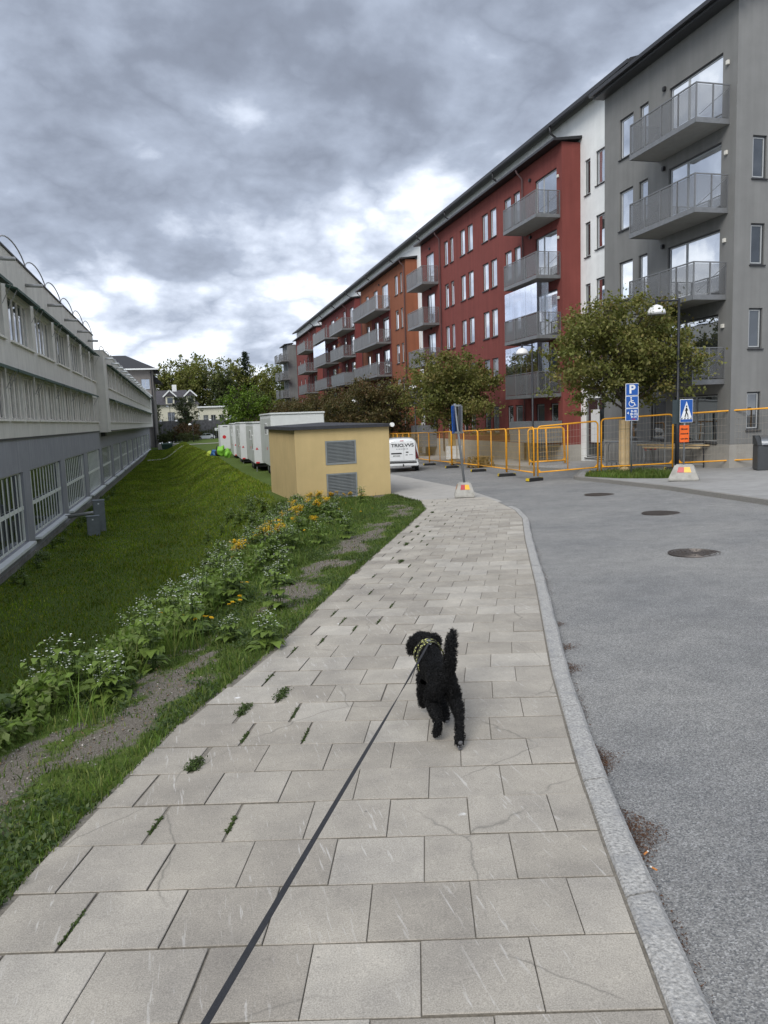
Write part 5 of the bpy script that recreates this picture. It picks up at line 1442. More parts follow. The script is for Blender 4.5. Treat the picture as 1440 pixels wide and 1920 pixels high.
for cx in (4.3, 8.9):
    dm = MB(); dm.box(cx - 0.95, cx + 0.95, -0.5, 2.6, 5.2, 7.4); dmo = dm.build('dormer', M_villa, v)
    rr = MB(); rr.add([(cx - 1.4, -0.75, 7.2), (cx, -0.75, 8.5), (cx + 1.4, -0.75, 7.2), (cx - 1.4, 3.2, 7.2), (cx, 3.2, 8.5), (cx + 1.4, 3.2, 7.2)], [(0, 3, 4, 1), (1, 4, 5, 2), (0, 1, 2)]); rr.build('dormer_roof', M_vroof, dmo)
    MB().bar((cx - 1.5, -0.8, 7.1), (cx, -0.8, 8.55), 0.1, 0.28).build('bargeboard', M_sillw, dmo); MB().bar((cx + 1.5, -0.8, 7.1), (cx, -0.8, 8.55), 0.1, 0.28).build('bargeboard', M_sillw, dmo)
    MB().box(cx - 0.6, cx + 0.6, -0.53, -0.505, 5.6, 6.9).build('dormer_window', M_glass_dark, dmo)
wh_ = [(1.0, 2.1, 1.1, 2.7), (2.7, 3.8, 1.1, 2.7), (4.6, 5.7, 1.1, 2.7)]
ann = empty('villa_annexe', (3.95, 184.2, 0.9)); tag(ann, 'flat-roofed cream annexe with dark gridded windows beside the villa', 'house')
mb = MB(); wall_holes(mb, 0, 6.5, 0, 4.4, wh_, 0.2); mb.quad((6.5, 0, 0), (6.5, 7, 0), (6.5, 7, 4.4), (6.5, 0, 4.4)); mb.build('wall', M_villa, ann)
for h in wh_: window(ann, h[0], h[2], h[1] - h[0], h[3] - h[2], 'grid', M_glass_dark)
MB().box(-0.3, 6.8, -0.5, 7, 4.403, 4.7).build('roof', M_sillw, ann)
tag(MB().box(-5.5, 15.5, 180.6, 181.4, -2.2, 2.5).build('stone_wall', M_stone), 'dark stone retaining wall below the villa', 'wall')
tag(MB().add([(-30, 176.5, -2.0), (30, 168.5, -2.0), (30, 174.5, -2.0), (-30, 180.2, -2.0)], [(0, 1, 2, 3)]).build('cross_street', M_pav_right), kind='structure')
pth = MB()
for (x, y) in [(-5.4 + 12.5 * k_ / 40, 121.5 + 6 * k_ / 40) for k_ in range(41)]:
    for dy_ in (-1.6, 1.6): pth.v.append((x, y + dy_, land(x, y + dy_) + 0.05))
for i in range(40): pth.f.append((2 * i + 1, 2 * i, 2 * i + 2, 2 * i + 3))
tag(pth.build('lane', M_pav_far), kind='structure')
car = empty('parked_car', (5.0, 178.2, -2.0), R(2)); tag(car, 'white parked car seen side-on below the villa', 'car')
prof = [(-2.0, 0.3), (-2.05, 0.65), (-1.95, 0.95), (-1.6, 1.1), (-1.0, 1.45), (0.1, 1.52), (0.7, 1.35), (1.15, 1.0), (1.8, 0.88), (2.05, 0.65), (2.05, 0.3)]
mb = MB(); n = len(prof)
for yy_, k in ((-0.8, 0.96), (-0.84, 1.0), (0.84, 1.0), (0.8, 0.96)):
    for (x, z) in prof: mb.v.append((x * k, yy_, z))
for j in range(3):
    for k in range(n): mb.f.append((j * n + k, j * n + (k + 1) % n, (j + 1) * n + (k + 1) % n, (j + 1) * n + k))
mb.f.append(tuple(range(n))); mb.f.append(tuple(reversed(range(3 * n, 4 * n))))
for f_ in range(len(mb.f)): mb.f[f_] = tuple(reversed(mb.f[f_]))
mb.v = [(-p[0], p[1], p[2]) for p in mb.v]
mb.build('body', M_van, car)
for (a, b) in ((-0.95, -0.05), (0.05, 1.1)):
    MB().add([(a, -0.85, 1.02), (b, -0.85, 1.02), (b * 0.92, -0.85, 1.40), (a * (0.85 if a < -0.5 else 1), -0.85, 1.40)], [(0, 1, 2, 3)]).build('side_window', M_glass_dark, car)
for x in (-1.25, 1.3):
    wv = MB().lathe([(0.32, -0.1), (0.32, 0.1)], 18); wv.v = [(x + p[0], -0.78 + p[2], 0.32 + p[1]) for p in wv.v]; wo2 = wv.build('wheel', M_tyre, car)
    rv = MB().lathe([(0.19, -0.11), (0.19, 0.11)], 14); rv.v = [(x + p[0], -0.78 + p[2], 0.32 + p[1]) for p in rv.v]; rv.build('rim', M_louv, wo2)
for i, (x, y, h) in enumerate([(-3.6, 160, 5.0), (-0.6, 163, 5.0), (6.5, 172, 5.0), (10.2, 174, 5.0), (1.9, 146, 4.2), (12.2, 165, 7.5), (-2.2, 166, 8)]):
    lamp(x, y, h, 0.5, 0.0, ['far street lamp left of the villa hedge', 'far street lamp second from the left before the villa', 'far street lamp before the villa annexe', 'far street lamp right of the annexe windows', 'low far street lamp beside the lane over the lawn', 'tall far street lamp by the bright green tree', 'tall far street lamp before the left villa wall'][i], -2.2)
sgn = MB().box(-0.9, 0.9, -0.03, 0.03, 2.0, 2.6); sgn.bar((-0.6, 0, 0), (-0.6, 0, 2.0), 0.06); sgn.bar((0.6, 0, 0), (0.6, 0, 2.0), 0.06)
o = empty('street_sign', (7.9, 176, -2.0)); tag(o, 'white oblong street sign on two posts right of the parked car', 'sign')
MB().box(-0.9, 0.9, -0.03, 0.03, 2.0, 2.6).build('board', M_sillw, o); MB().bar((-0.6, 0, 0), (-0.6, 0, 2.0), 0.06).build('post', M_post, o); MB().bar((0.6, 0, 0), (0.6, 0, 2.0), 0.06).build('post', M_post, o)
# ================================================================== vegetation
M_leaf = leaf_mat('leaf', 0.55, 0.3)
M_grassb = leaf_mat('grass_blade', 0.6, 0.3)
M_bark = mat('bark', (0.075, 0.06, 0.05), 0.95, 0.35, 9, 0.6, 25)
NR = np.random.default_rng(11)
def leaf_cloud(P, size, cols, up=0.35, fold=0.25):
    """one pointed leaf (two triangles) at each point of P, random turn"""
    n = len(P)
    d = NR.normal(size=(n, 3)); d[:, 2] -= 0.25; d /= np.linalg.norm(d, axis=1)[:, None]
    nn = NR.normal(size=(n, 3)); nn[:, 2] += up * 3
    s = np.cross(d, nn); s /= np.linalg.norm(s, axis=1)[:, None]
    nv = np.cross(s, d)
    L = (size * NR.uniform(0.65, 1.3, n))[:, None]
    a = P; b = P + d * L * 0.45 + s * L * 0.32 + nv * L * fold * 0.4; c = P + d * L; e = P + d * L * 0.45 - s * L * 0.32 + nv * L * fold * 0.4
    V = np.stack([a, b, c, e], 1).reshape(-1, 3)
    i = np.arange(n) * 4
    F = np.stack([np.stack([i, i + 1, i + 2], 1), np.stack([i, i + 2, i + 3], 1)], 1).reshape(-1, 3)
    return V, F, np.repeat(cols, 4, axis=0)
def make_tree(seed, h, r, zb, nleaf, lsize, palette, trunk_r=0.09, limbs=13, shape='dome', bare=0.0):
    """returns (trunk mesh, crown mesh); crown spans zb..h, half width r"""
    rg = random.Random(seed)
    tb = MB()
    hf = zb + (h - zb) * 0.55
    wob = [(rg.uniform(-0.04, 0.04) * h / 5, rg.uniform(-0.04, 0.04) * h / 5) for _ in range(6)]
    tp = [(wob[k][0] * k / 3, wob[k][1] * k / 3, hf * k / 5 - (0.15 if k == 0 else 0)) for k in range(6)]
    tb.tube(tp, [trunk_r * (1.25 - 0.85 * k / 5) for k in range(6)], 9)
    tips = []
    for k in range(limbs):
        f = (k + 0.5) / limbs
        z0 = zb * 0.85 + (hf - zb * 0.85) * f
        an = k * 2.4 + rg.uniform(-0.5, 0.5)
        if shape == 'dome':
            reach = r * math.sqrt(max(0.1, 1 - (max(0, f - 0.25) / 0.95) ** 2)) * rg.uniform(0.7, 1.08)
            zt = zb + (h - zb) * min(0.97, 0.18 + 0.82 * f ** 0.9 * rg.uniform(0.88, 1.05))
        else:
            reach = r * (1.05 - 0.8 * f) * rg.uniform(0.75, 1.1); zt = zb + (h - zb) * min(1.0, 0.1 + f * 0.9)
        end = Vector((math.cos(an) * reach, math.sin(an) * reach, zt))
        st_ = Vector((0, 0, z0)); mid_ = st_.lerp(end, 0.5) + Vector((rg.uniform(-.1, .1), rg.uniform(-.1, .1), 0.10 * reach))
        tb.tube([st_, mid_, end], [trunk_r * 0.42, trunk_r * 0.25, trunk_r * 0.06], 5)
        for q in range(5):
            t = 0.35 + 0.65 * q / 4
            p = (st_.lerp(mid_, t * 2) if t < 0.5 else mid_.lerp(end, t * 2 - 1))
            for _ in range(2):
                o = Vector((rg.gauss(0, 1), rg.gauss(0, 1), rg.gauss(0.15, 0.7))) * (0.24 * r * (1.1 - 0.5 * t))
                tips.append((p + o, 1.0))
                tb.tube([p, p + o], [trunk_r * 0.12, trunk_r * 0.03], 4, cap=False)
    T = np.array([t[0] for t in tips]); w = np.ones(len(T)) / len(T)
    idx = NR.choice(len(T), nleaf, p=w)
    sp_ = 0.135 * r
    P = T[idx] + NR.normal(size=(nleaf, 3)) * np.array([sp_, sp_, sp_ * 0.62]) * NR.uniform(0.2, 1.15, (nleaf, 1))
    shoots = []
    for _ in range(80):
        b0 = Vector(T[rg.randrange(len(T))]); o = Vector((b0.x, b0.y, 0)); o = o.normalized() if o.length > 0.05 else Vector((1, 0, 0))
        dr = (o * rg.uniform(0.3, 1.0) + Vector((rg.gauss(0, .3), rg.gauss(0, .3), rg.uniform(0.2, 1.0)))).normalized() * r * rg.uniform(0.12, 0.27)
        for q in range(max(12, nleaf // 700)):
            shoots.append(b0 + dr * rg.random() ** 0.8 + Vector((rg.gauss(0, 1), rg.gauss(0, 1), rg.gauss(0, 1))) * r * 0.022)
    shoots = np.array(shoots); P[:len(shoots)] = shoots
    P[:, 2] = np.maximum(P[:, 2], zb - 0.35)
    pal = np.array(palette, np.float32)
    clump = NR.uniform(0, 1, len(T))[idx]
    hgt = np.clip((P[:, 2] - zb) / (h - zb), 0, 1)
    mixv = np.clip(0.55 * clump + 0.45 * NR.uniform(0, 1, nleaf), 0, 0.999) * (len(pal) - 1)
    i0 = mixv.astype(int); fr = (mixv - i0)[:, None]
    C = pal[i0] * (1 - fr) + pal[np.minimum(i0 + 1, len(pal) - 1)] * fr
    C *= NR.uniform(0.75, 1.25, (nleaf, 1))
    V, F, CC = leaf_cloud(P, lsize, C)
    return tb.mesh('trunk', M_bark, True), npmesh('crown', V, F, M_leaf, CC)
def plant_tree(name, meshes, loc, label, group, rz=0.0, s=1.0, cat='tree', sz=None):
    e = empty(name, loc, rz); tag(e, label, cat, group)
    e.scale = (s, s, sz or s)
    inst('trunk', meshes[0], e); inst('crown', meshes[1], e)
    return e
OLIVE = [(0.085, 0.10, 0.023), (0.145, 0.158, 0.04), (0.185, 0.175, 0.052), (0.205, 0.14, 0.052)]
BROWN = [(0.045, 0.05, 0.017), (0.08, 0.076, 0.025), (0.11, 0.08, 0.03), (0.12, 0.065, 0.032)]
z = G(15.55, 25.0) + 0.03
t1 = plant_tree('street_tree', make_tree(3, 6.2, 2.35, 2.55, 32000, 0.125, OLIVE, 0.10, 30), (15.6, 25.05, z), 'olive-brown leafed street tree with planks round its trunk on the grass island', 'street trees along the row', 0.6)
# planks tied round the trunk
pk = empty('trunk_guard', (15.6, 25.05, z)); tag(pk, 'pale upright planks strapped round the trunk of the nearest street tree', 'planks')
for k in range(8):
    a = k * math.pi / 4
    b = MB().box(-0.062, 0.062, -0.014, 0.014, 0.02, 1.95 + rnd.uniform(-0.05, 0.03)).build('plank', M_wood, pk, loc=(0.17 * math.cos(a), 0.17 * math.sin(a), 0), rz=a + math.pi / 2, bevel=0.003)
for zz_ in (0.3, 1.6):
    MB().tube([(0.192 * math.cos(a * math.pi / 12), 0.192 * math.sin(a * math.pi / 12), zz_) for a in range(24)], 0.006, 5, closed=True).build('strap', M_lpost, pk)
row2 = make_tree(8, 6.1, 2.7, 2.1, 24000, 0.15, OLIVE, 0.09, 26)
row3 = make_tree(15, 6.1, 3.0, 1.5, 18000, 0.18, BROWN, 0.09, 24)
plant_tree('street_tree', row2, (15.1, 42.3, G(15.1, 42.3)), 'olive-brown street tree in front of the red house, behind the leaning sign', 'street trees along the row', 1.1)
for i, (yy, s_, lb_) in enumerate([(59.5, 1.0, 'dark brown-green street tree before the orange house'), (68.5, 0.98, 'dark brown-green street tree between the orange and second red house'), (77.5, 1.0, 'brown-green street tree before the second red house'), (88, 1.02, 'brown-green street tree past the second red house stack'), (99, 1.0, 'small far brown-green street tree before the third red house'), (111, 1.05, 'small far brown-green street tree nearest to the grey end house'), (122, 1.1, 'farthest brown-green street tree at the end of the row')]):
    plant_tree('street_tree', row3, (15.1, yy, G(15.1, yy) - 0.1), lb_, 'street trees along the row', i * 1.7, s_)
gd = empty('trunk_guard', (15.1, 42.3, G(15.1, 42.3))); tag(gd, 'pale boards round the trunk of the second street tree behind the fence', 'planks')
for k in range(4):
    a = k * math.pi / 2 + 0.4
    MB().box(-0.1, 0.1, -0.015, 0.015, 0.0, 1.9).build('plank', M_wood, gd, loc=(0.18 * math.cos(a), 0.18 * math.sin(a), 0), rz=a + math.pi / 2)
for k in range(3):
    MB().box(-0.13, 0.13, -0.01, 0.01, 0.3, 1.05).build('white_board', M_sillw, gd, loc=(-0.35 + 0.36 * k, -0.32 + 0.05 * k, 0), rz=R(-18))
# far wood
SPR = [(0.08, 0.10, 0.022), (0.14, 0.16, 0.036), (0.19, 0.19, 0.05), (0.23, 0.21, 0.075)]
DRK = [(0.032, 0.045, 0.017), (0.055, 0.072, 0.025), (0.075, 0.09, 0.03)]
LIM = [(0.07, 0.12, 0.012), (0.11, 0.18, 0.02), (0.15, 0.22, 0.03)]
woodA = make_tree(21, 17, 5.0, 3.5, 5200, 0.62, SPR, 0.30, 22)
woodB = make_tree(22, 16, 4.6, 2.5, 5200, 0.60, DRK + [SPR[1]], 0.30, 22)
woodC = make_tree(23, 18, 4.2, 4.5, 3000, 0.55, SPR, 0.28, 20)
birch = make_tree(24, 11, 2.6, 1.5, 4200, 0.34, [(0.035, 0.05, 0.02), (0.06, 0.075, 0.03), (0.085, 0.095, 0.045)], 0.15, 20)
lime_t = make_tree(25, 9.6, 3.7, 0.8, 7000, 0.34, LIM, 0.2, 26)
shrubm = make_tree(26, 2.6, 1.9, 0.2, 2600, 0.22, DRK + [(0.07, 0.06, 0.02)], 0.06, 16)
shrubr = make_tree(27, 2.8, 2.1, 0.2, 2600, 0.22, [(0.05, 0.03, 0.016), (0.085, 0.045, 0.02), (0.07, 0.065, 0.02)], 0.06, 16)
def hill(x, y): return -2.0 + 3.0 * sstep(188, 230, y)
wood = [(-9, 205, woodB, 1.0), (-4.5, 212, woodA, 1.0), (1.0, 208, woodA, 1.05), (6.0, 214, woodA, 1.12), (10.5, 206, woodB, 0.98), (13.5, 215, woodA, 1.05), (17, 222, woodC, 1.0), (21.5, 212, woodA, 0.95), (25, 218, woodC, 0.95), (28.5, 208, woodB, 0.85), (3.0, 224, woodC, 1.08), (-13, 215, woodA, 0.95), (32, 222, woodA, 0.9), (20, 198, woodB, 0.66), (25, 192, woodA, 0.62), (15.2, 196, woodB, 0.62), (36, 210, woodB, 0.9), (42, 220, woodA, 1.0)]
FW = ['dark green', 'yellow-green', 'broad yellow-green', 'tallest rounded yellow-green', 'dense dark', 'tall light', 'thin airy', 'rounded olive', 'thin', 'dark low', 'airy tall', 'leftmost', 'far right', 'dark middle-sized', 'small light', 'small dark', 'dark rightmost', 'hidden rightmost']
FP = ['left of the villa roof', 'above the left end of the villa', 'above the villa dormers', 'above the villa annexe', 'behind the villa annexe', 'left of the tall spruce', 'right behind the tall spruce', 'right of the tall spruce', 'next to the apartment row', 'at the foot of the apartment row', 'rising behind the villa chimney', 'behind the corner house roof', 'behind the apartment row end', 'behind the bright lime-green tree', 'right above the bright lime-green tree', 'right of the villa annexe', 'behind the end house balconies', 'far behind the apartment row']
for i, (x, y, me, s_) in enumerate(wood):
    plant_tree('woodland_tree', me, (x, y, hill(x, y)), FW[i] + ' woodland tree ' + FP[i], 'woodland trees behind the villa', i * 1.3, s_)
plant_tree('lime_green_tree', lime_t, (9.9, 122, -2.6), 'bright lime-green round tree behind the trailers', None, 0.3, 1.0)
plant_tree('birch_tree', birch, (0.9, 173, -2.0), 'grey-green birch standing in front of the villa', None, 0.0, 0.95)
plant_tree('garden_tree', birch, (-6.4, 176, -2.2), 'dark leafy tree at the left corner of the villa', None, 1.0, 0.85)
for i, (x, y, me, s_, lb_) in enumerate([(-3.8, 158, shrubm, 1.0, 'dark shrub beside the corner house foot'), (-1.6, 160, shrubm, 1.05, 'dark shrub second from the corner house'), (0.8, 158, shrubr, 1.25, 'large brown-red shrub before the villa'), (1.6, 160, shrubr, 0.8, 'small brown-red shrub left of the parked car'), (0.6, 146, shrubm, 0.7, 'low green shrub by the lane over the lawn'), (2.2, 150, shrubm, 0.5, 'low green shrub nearest to the parked car'), (8.5, 180, shrubm, 1.2, 'dark shrub below the villa annexe wall'), (13.0, 150, shrubr, 1.6, 'brown shrub at the right of the lime-green tree'), (4.2, 179.8, shrubm, 1.0, 'dark shrub at the foot of the stone wall'), (11.5, 108, shrubr, 1.5, 'brown shrub behind the white box trailer'), (13.2, 100, shrubr, 1.7, 'tall brown shrub between trailers and street trees'), (12.8, 114, shrubr, 1.5, 'brown shrub under the lime-green tree')]):
    plant_tree('shrub', me, (x, y, land(x, y) if x < 5 and y < 176 else -2.4), lb_, 'shrubs in the far garden', i * 1.1, s_, 'shrub')
# spruce standing above the wood
e = empty('spruce_tree', (17.6, 214, hill(0, 214))); tag(e, 'tall dark spruce standing above the wood', 'tree')
MB().tube([(0, 0, 0), (0.1, 0, 10), (0, 0.1, 20.5)], [0.35, 0.22, 0.03], 8).build('trunk', M_bark, e, True)
P = []
for k in range(70):
    f = k / 70; zz_ = 8 + 12.2 * f; an = k * 2.4; rr = (3.4 * (1 - f) ** 0.7 + 0.25) * rnd.uniform(0.55, 1.1)
    for q in range(46):
        t = rnd.random() ** 0.7
        P.append((math.cos(an) * rr * t + rnd.gauss(0, 0.22), math.sin(an) * rr * t + rnd.gauss(0, 0.22), zz_ - 0.35 * rr * t * t + 0.5 * t + rnd.gauss(0, 0.14)))
P = np.array(P); C = np.array([(0.022, 0.034, 0.018)]) * NR.uniform(0.6, 1.5, (len(P), 1))
V, F, CC = leaf_cloud(P, 0.42, C); inst('crown', npmesh('crown', V, F, M_leaf, CC), e)

# ---- grass blades
def blades(name, X, Y, Zf, hmin, hmax, wf, pal, lean=0.5, zadd=0.0):
    n = len(X)
    Z = np.array([Zf(x, y) for x, y in zip(X, Y)]) + zadd
    P = np.stack([X, Y, Z], 1)
    an = NR.uniform(0, 2 * np.pi, n)
    s = np.stack([np.cos(an), np.sin(an), np.zeros(n)], 1)
    ln = NR.uniform(0, 2 * np.pi, n)
    l = np.stack([np.cos(ln), np.sin(ln), np.zeros(n)], 1) * (NR.uniform(0.1, 1.0, n) * lean)[:, None]
    H = (hmin + (hmax - hmin) * NR.uniform(0, 1, n) ** 1.6)[:, None] if np.isscalar(hmax) else (hmin + (hmax - hmin) * NR.uniform(0, 1, n) ** 1.6)[:, None]
    W = wf(Y)[:, None] * NR.uniform(0.7, 1.3, (n, 1))
    up = np.array([[0, 0, 1.0]])
    a = P - s * W; b = P + s * W
    m1 = P + up * H * 0.6 + l * H * 0.45
    c = m1 - s * W * 0.7; d = m1 + s * W * 0.7
    t = P + up * H * 0.95 + l * H * 1.2
    V = np.stack([a, b, c, d, t], 1).reshape(-1, 3)
    i = np.arange(n) * 5
    F = np.stack([np.stack([i, i + 1, i + 2], 1), np.stack([i + 1, i + 3, i + 2], 1), np.stack([i + 2, i + 3, i + 4], 1)], 1).reshape(-1, 3)
    pal = np.array(pal, np.float32)
    C = pal[NR.integers(0, len(pal), n)] * NR.uniform(0.7, 1.3, (n, 1))
    C *= np.array([1.0 + 0.55 * noise.noise((x * 0.55, y * 0.3, 9.0)) + 0.25 * noise.noise((x * 1.7, y * 1.3, 4.0)) for x, y in zip(X, Y)])[:, None]
    C5 = np.repeat(C, 5, axis=0)
    return npmesh(name, V, F, M_grassb, C5)
GP = [(0.06, 0.11, 0.016), (0.085, 0.14, 0.022), (0.11, 0.165, 0.03), (0.15, 0.175, 0.045)]
GL = [(0.11, 0.18, 0.010), (0.15, 0.22, 0.013), (0.19, 0.245, 0.02), (0.24, 0.25, 0.04)]
DRY = [(0.075, 0.10, 0.03), (0.05, 0.085, 0.018), (0.15, 0.13, 0.07), (0.055, 0.09, 0.02)]
# verge beside the footway, thinned where it is trodden bare
X, Y, Hh = [], [], []
rr = random.Random(5)
while len(X) < 85000:
    y = 1.0 + 23.2 * rr.random() ** 1.7
    xl_, xr_ = crest(y) - 0.2, pav_l(y) - 0.015
    x = xl_ + (xr_ - xl_) * rr.random()
    wv = worn(x, y)
    if rr.random() > wv ** 2.0 * 0.85 + 0.15: continue
    d = xr_ - x
    hh = 0.035 + 0.05 * noise.noise((x * 2.1, y * 2.1, 0)) + 0.10 * sstep(0.9, 2.2, d) + (0.03 if d < 0.15 else 0)
    X.append(x); Y.append(y); Hh.append(max(0.02, hh))
X = np.array(X); Y = np.array(Y); Hh = np.array(Hh)
vb_ = blades('verge_grass', X, Y, land, 0.015, Hh * 1.5, lambda y: 0.0022 + 0.00022 * y, GP + DRY[:2], 0.8)
tag(inst('verge_grass', vb_), 'short trodden grass on the verge beside the footway', 'grass', kind='stuff')
# clover and broad low leaves in the verge
n = 26000
X, Y = [], []
while len(X) < n:
    y = 1.5 + 20 * rr.random() ** 1.7; xl_, xr_ = crest(y) - 0.3, pav_l(y) - 0.03
    x = xl_ + (xr_ - xl_) * rr.random()
    if noise.noise((x * 1.6, y * 1.2, 8.1)) < 0.02 or rr.random() > worn(x, y) ** 1.5: continue
    X.append(x); Y.append(y)
P = np.array([(x, y, land(x, y) + 0.012 + 0.03 * rr.random()) for x, y in zip(X, Y)])
pal = np.array([(0.05, 0.085, 0.025), (0.07, 0.11, 0.03), (0.10, 0.135, 0.05), (0.04, 0.07, 0.02)])
V, F, CC = leaf_cloud(P, 0.030, pal[NR.integers(0, 4, n)], up=1.2, fold=0.1)
tag(inst('clover', npmesh('clover', V, F, M_grassb, CC)), 'low clover and broad leaves in the trodden verge', 'ground cover', kind='stuff')
# lawn on the bank and in the hollow
X, Y = [], []
while len(X) < 190000:
    y = 3.5 + 145 * rr.random() ** 1.75; x0_, x1_ = -6.0, crest(y) + 0.1
    if y > 24: x1_ = min(crest(y) + 0.6, 3.0 if y < 31 else 4.3)
    X.append(x0_ + (x1_ - x0_) * rr.random()); Y.append(y)
X = np.array(X); Y = np.array(Y)
hv = np.array([0.10 + 0.07 * noise.noise((x * 0.6, y * 0.35, 2.2)) + 0.05 * noise.noise((x * 2.5, y * 2.0, 6)) for x, y in zip(X, Y)])
lb_me = blades('lawn_grass', X, Y, land, 0.03, np.maximum(0.05, hv * 1.3), lambda y: 0.003 + 0.00045 * y, GL, 0.7)
tag(inst('lawn_grass', lb_me), 'deep green uncut grass on the bank and lawn below', 'grass', kind='stuff')
# taller tufts along the crest of the bank
X, Y = [], []
for k in range(420):
    y = 3.2 + 21 * rr.random() ** 1.25; x = crest(y) + rr.gauss(-0.35, 0.45)
    for q in range(48):
        X.append(x + rr.gauss(0, 0.07)); Y.append(y + rr.gauss(0, 0.07))
X = np.array(X); Y = np.array(Y)
tf = blades('tall_grass', X, Y, land, 0.10, np.full(len(X), 0.42), lambda y: 0.0028 + 0.00022 * y, GP, 0.75)
tag(inst('tall_grass', tf), 'tall grass tufts along the crest of the bank', 'grass', kind='stuff')
# ---- flowering weeds
def heart_leaf(mb_V, mb_F, mb_C, base, dirv, L, W, c, droop=0.3):
    d = Vector(dirv).normalized(); s = d.cross(Vector((0, 0, 1)))
    s = s.normalized() if s.length > 1e-4 else Vector((1, 0, 0)); n_ = s.cross(d)
    out = []
    for (u, w_, k) in ((0, 0, 0), (-0.06, 0.28, 0.03), (0.12, 0.50, 0.05), (0.5, 0.38, 0.02), (1.0, 0.0, -droop), (0.5, -0.38, 0.02), (0.12, -0.50, 0.05), (-0.06, -0.28, 0.03), (0.45, 0.0, -0.05)):
        out.append(tuple(Vector(base) + d * (u * L) + s * (w_ * W) + n_ * (k * L) - Vector((0, 0, droop * L * max(0, u) ** 2 * 0.5))))
    b = len(mb_V); mb_V += out
    for k in range(8): mb_F.append((b + 8, b + k, b + (k + 1) % 8))
    j = rr.uniform(0.8, 1.2)
    mb_C += [(c[0] * j, c[1] * j, c[2] * j)] * 9
def stemq(V, F, C, p, q, w_, c):
    b = len(V); p = Vector(p); q = Vector(q); t = (q - p).normalized(); s1 = t.orthogonal().normalized() * w_; s2 = t.cross(s1)
    for pt in (p, q):
        for an in (0, 2.09, 4.19): V.append(tuple(pt + s1 * math.cos(an) + s2 * math.sin(an)))
    for k in range(3):
        F.append((b + k, b + (k + 1) % 3, b + 3 + (k + 1) % 3)); F.append((b + k, b + 3 + (k + 1) % 3, b + 3 + k))
    C += [c] * 6
def weed_proto(seed, h, nst, lsize, fl=None, fsize=0.012, nf=22, base_leaves=0, lc=(0.145, 0.21, 0.042)):
    global rr
    rs = rr; rr = random.Random(seed)
    V, F, C = [], [], []; FV, FF, FC = [], [], []
    for s_ in range(nst):
        a = rr.random() * 6.28; hh = h * rr.uniform(0.7, 1.1)
        b0 = Vector((rr.gauss(0, 0.04), rr.gauss(0, 0.04), -0.03)); top = b0 + Vector((math.cos(a) * 0.12 * hh, math.sin(a) * 0.12 * hh, hh))
        stemq(V, F, C, b0, top, 0.004, (0.06, 0.10, 0.025))
        nl = max(3, int(hh / 0.045))
        for k in range(nl):
            f = (k + 0.6) / nl; p = b0.lerp(top, f); an = k * 2.4 + rr.random()
            L = lsize * (1.15 - 0.65 * f) * rr.uniform(0.75, 1.2)
            q = p + Vector((math.cos(an), math.sin(an), 0.25)) * L * 0.5
            stemq(V, F, C, p, q, 0.002, (0.06, 0.10, 0.025))
            heart_leaf(V, F, C, q, (math.cos(an), math.sin(an), 0.05), L, L, lc)
        if fl:
            for k in range(nf):
                p = top + Vector((rr.gauss(0, 0.030), rr.gauss(0, 0.030), rr.gauss(0.0, 0.022)))
                z_ = rr.uniform(0.7, 1.3) * fsize; an = rr.random() * 1.57
                b = len(FV)
                for q in range(4):
                    FV.append(tuple(p + Vector((math.cos(an + q * 1.571) * z_, math.sin(an + q * 1.571) * z_, rr.uniform(-0.4, 0.4) * z_))))
                FF += [(b, b + 1, b + 2), (b, b + 2, b + 3)]; FC += [fl] * 4
    for k in range(base_leaves):
        an = k * 2.4 + rr.random(); L = lsize * rr.uniform(1.0, 1.7); p = Vector((math.cos(an), math.sin(an), 0)) * 0.06 + Vector((0, 0, h * rr.uniform(0.15, 0.75)))
        stemq(V, F, C, (0, 0, 0), p, 0.004, (0.07, 0.11, 0.03)); heart_leaf(V, F, C, p, (math.cos(an), math.sin(an), 0.3), L, L * 0.9, lc, 0.45)
    rr = rs
    me = npmesh('leaves', V, F, M_leaf, np.array(C))
    fm = npmesh('flower_head', FV, FF, M_grassb, np.array(FC)) if fl else None
    return me, fm
WHT = (0.72, 0.74, 0.70); YEL = (0.78, 0.50, 0.01)
mustard = [weed_proto(i, h_, n_ + 3, 0.10, WHT, 0.0085, 6) for i, (h_, n_) in enumerate([(0.52, 6), (0.42, 8), (0.58, 6), (0.36, 9), (0.46, 8)])]
cress = [weed_proto(20 + i, h_, 6, 0.07, YEL, 0.017, 30) for i, h_ in enumerate([0.55, 0.45])]
dock = [weed_proto(30 + i, h_, 1, 0.15, None, base_leaves=14, lc=(0.092, 0.145, 0.04)) for i, h_ in enumerate([0.42, 0.52, 0.36])]
dockf = [weed_proto(40 + i, h_, 3, 0.13, WHT, 0.012, 18, 8, (0.09, 0.14, 0.038)) for i, h_ in enumerate([0.55, 0.48])]
def put(name, proto, x, y, s_, label, cat, group, dz=-0.02):
    o = inst(name, proto[0], None, (x, y, land(x, y) + dz), rr.random() * 6.28, (s_, s_, s_ * rr.uniform(0.85, 1.1)))
    tag(o, label, cat, group)
    if proto[1]: tag(inst('flower_head', proto[1], o), kind='stuff')
    return o
rr = random.Random(77)
for k in range(290):
    y = 5.6 + 16.5 * rr.random() ** 0.85
    x = crest(y) + rr.gauss(-0.6, 0.8)
    put('flowering_weed', mustard[k % 5], x, y, rr.uniform(0.7, 1.15), 'white-flowered leafy weed on the crest of the bank, ' + ('nearest stretch' if y < 9 else 'next to the dandelions' if y < 13 else 'middle stretch' if y < 17 else 'stretch towards the shed'), 'weed', 'white-flowered weeds on the bank')
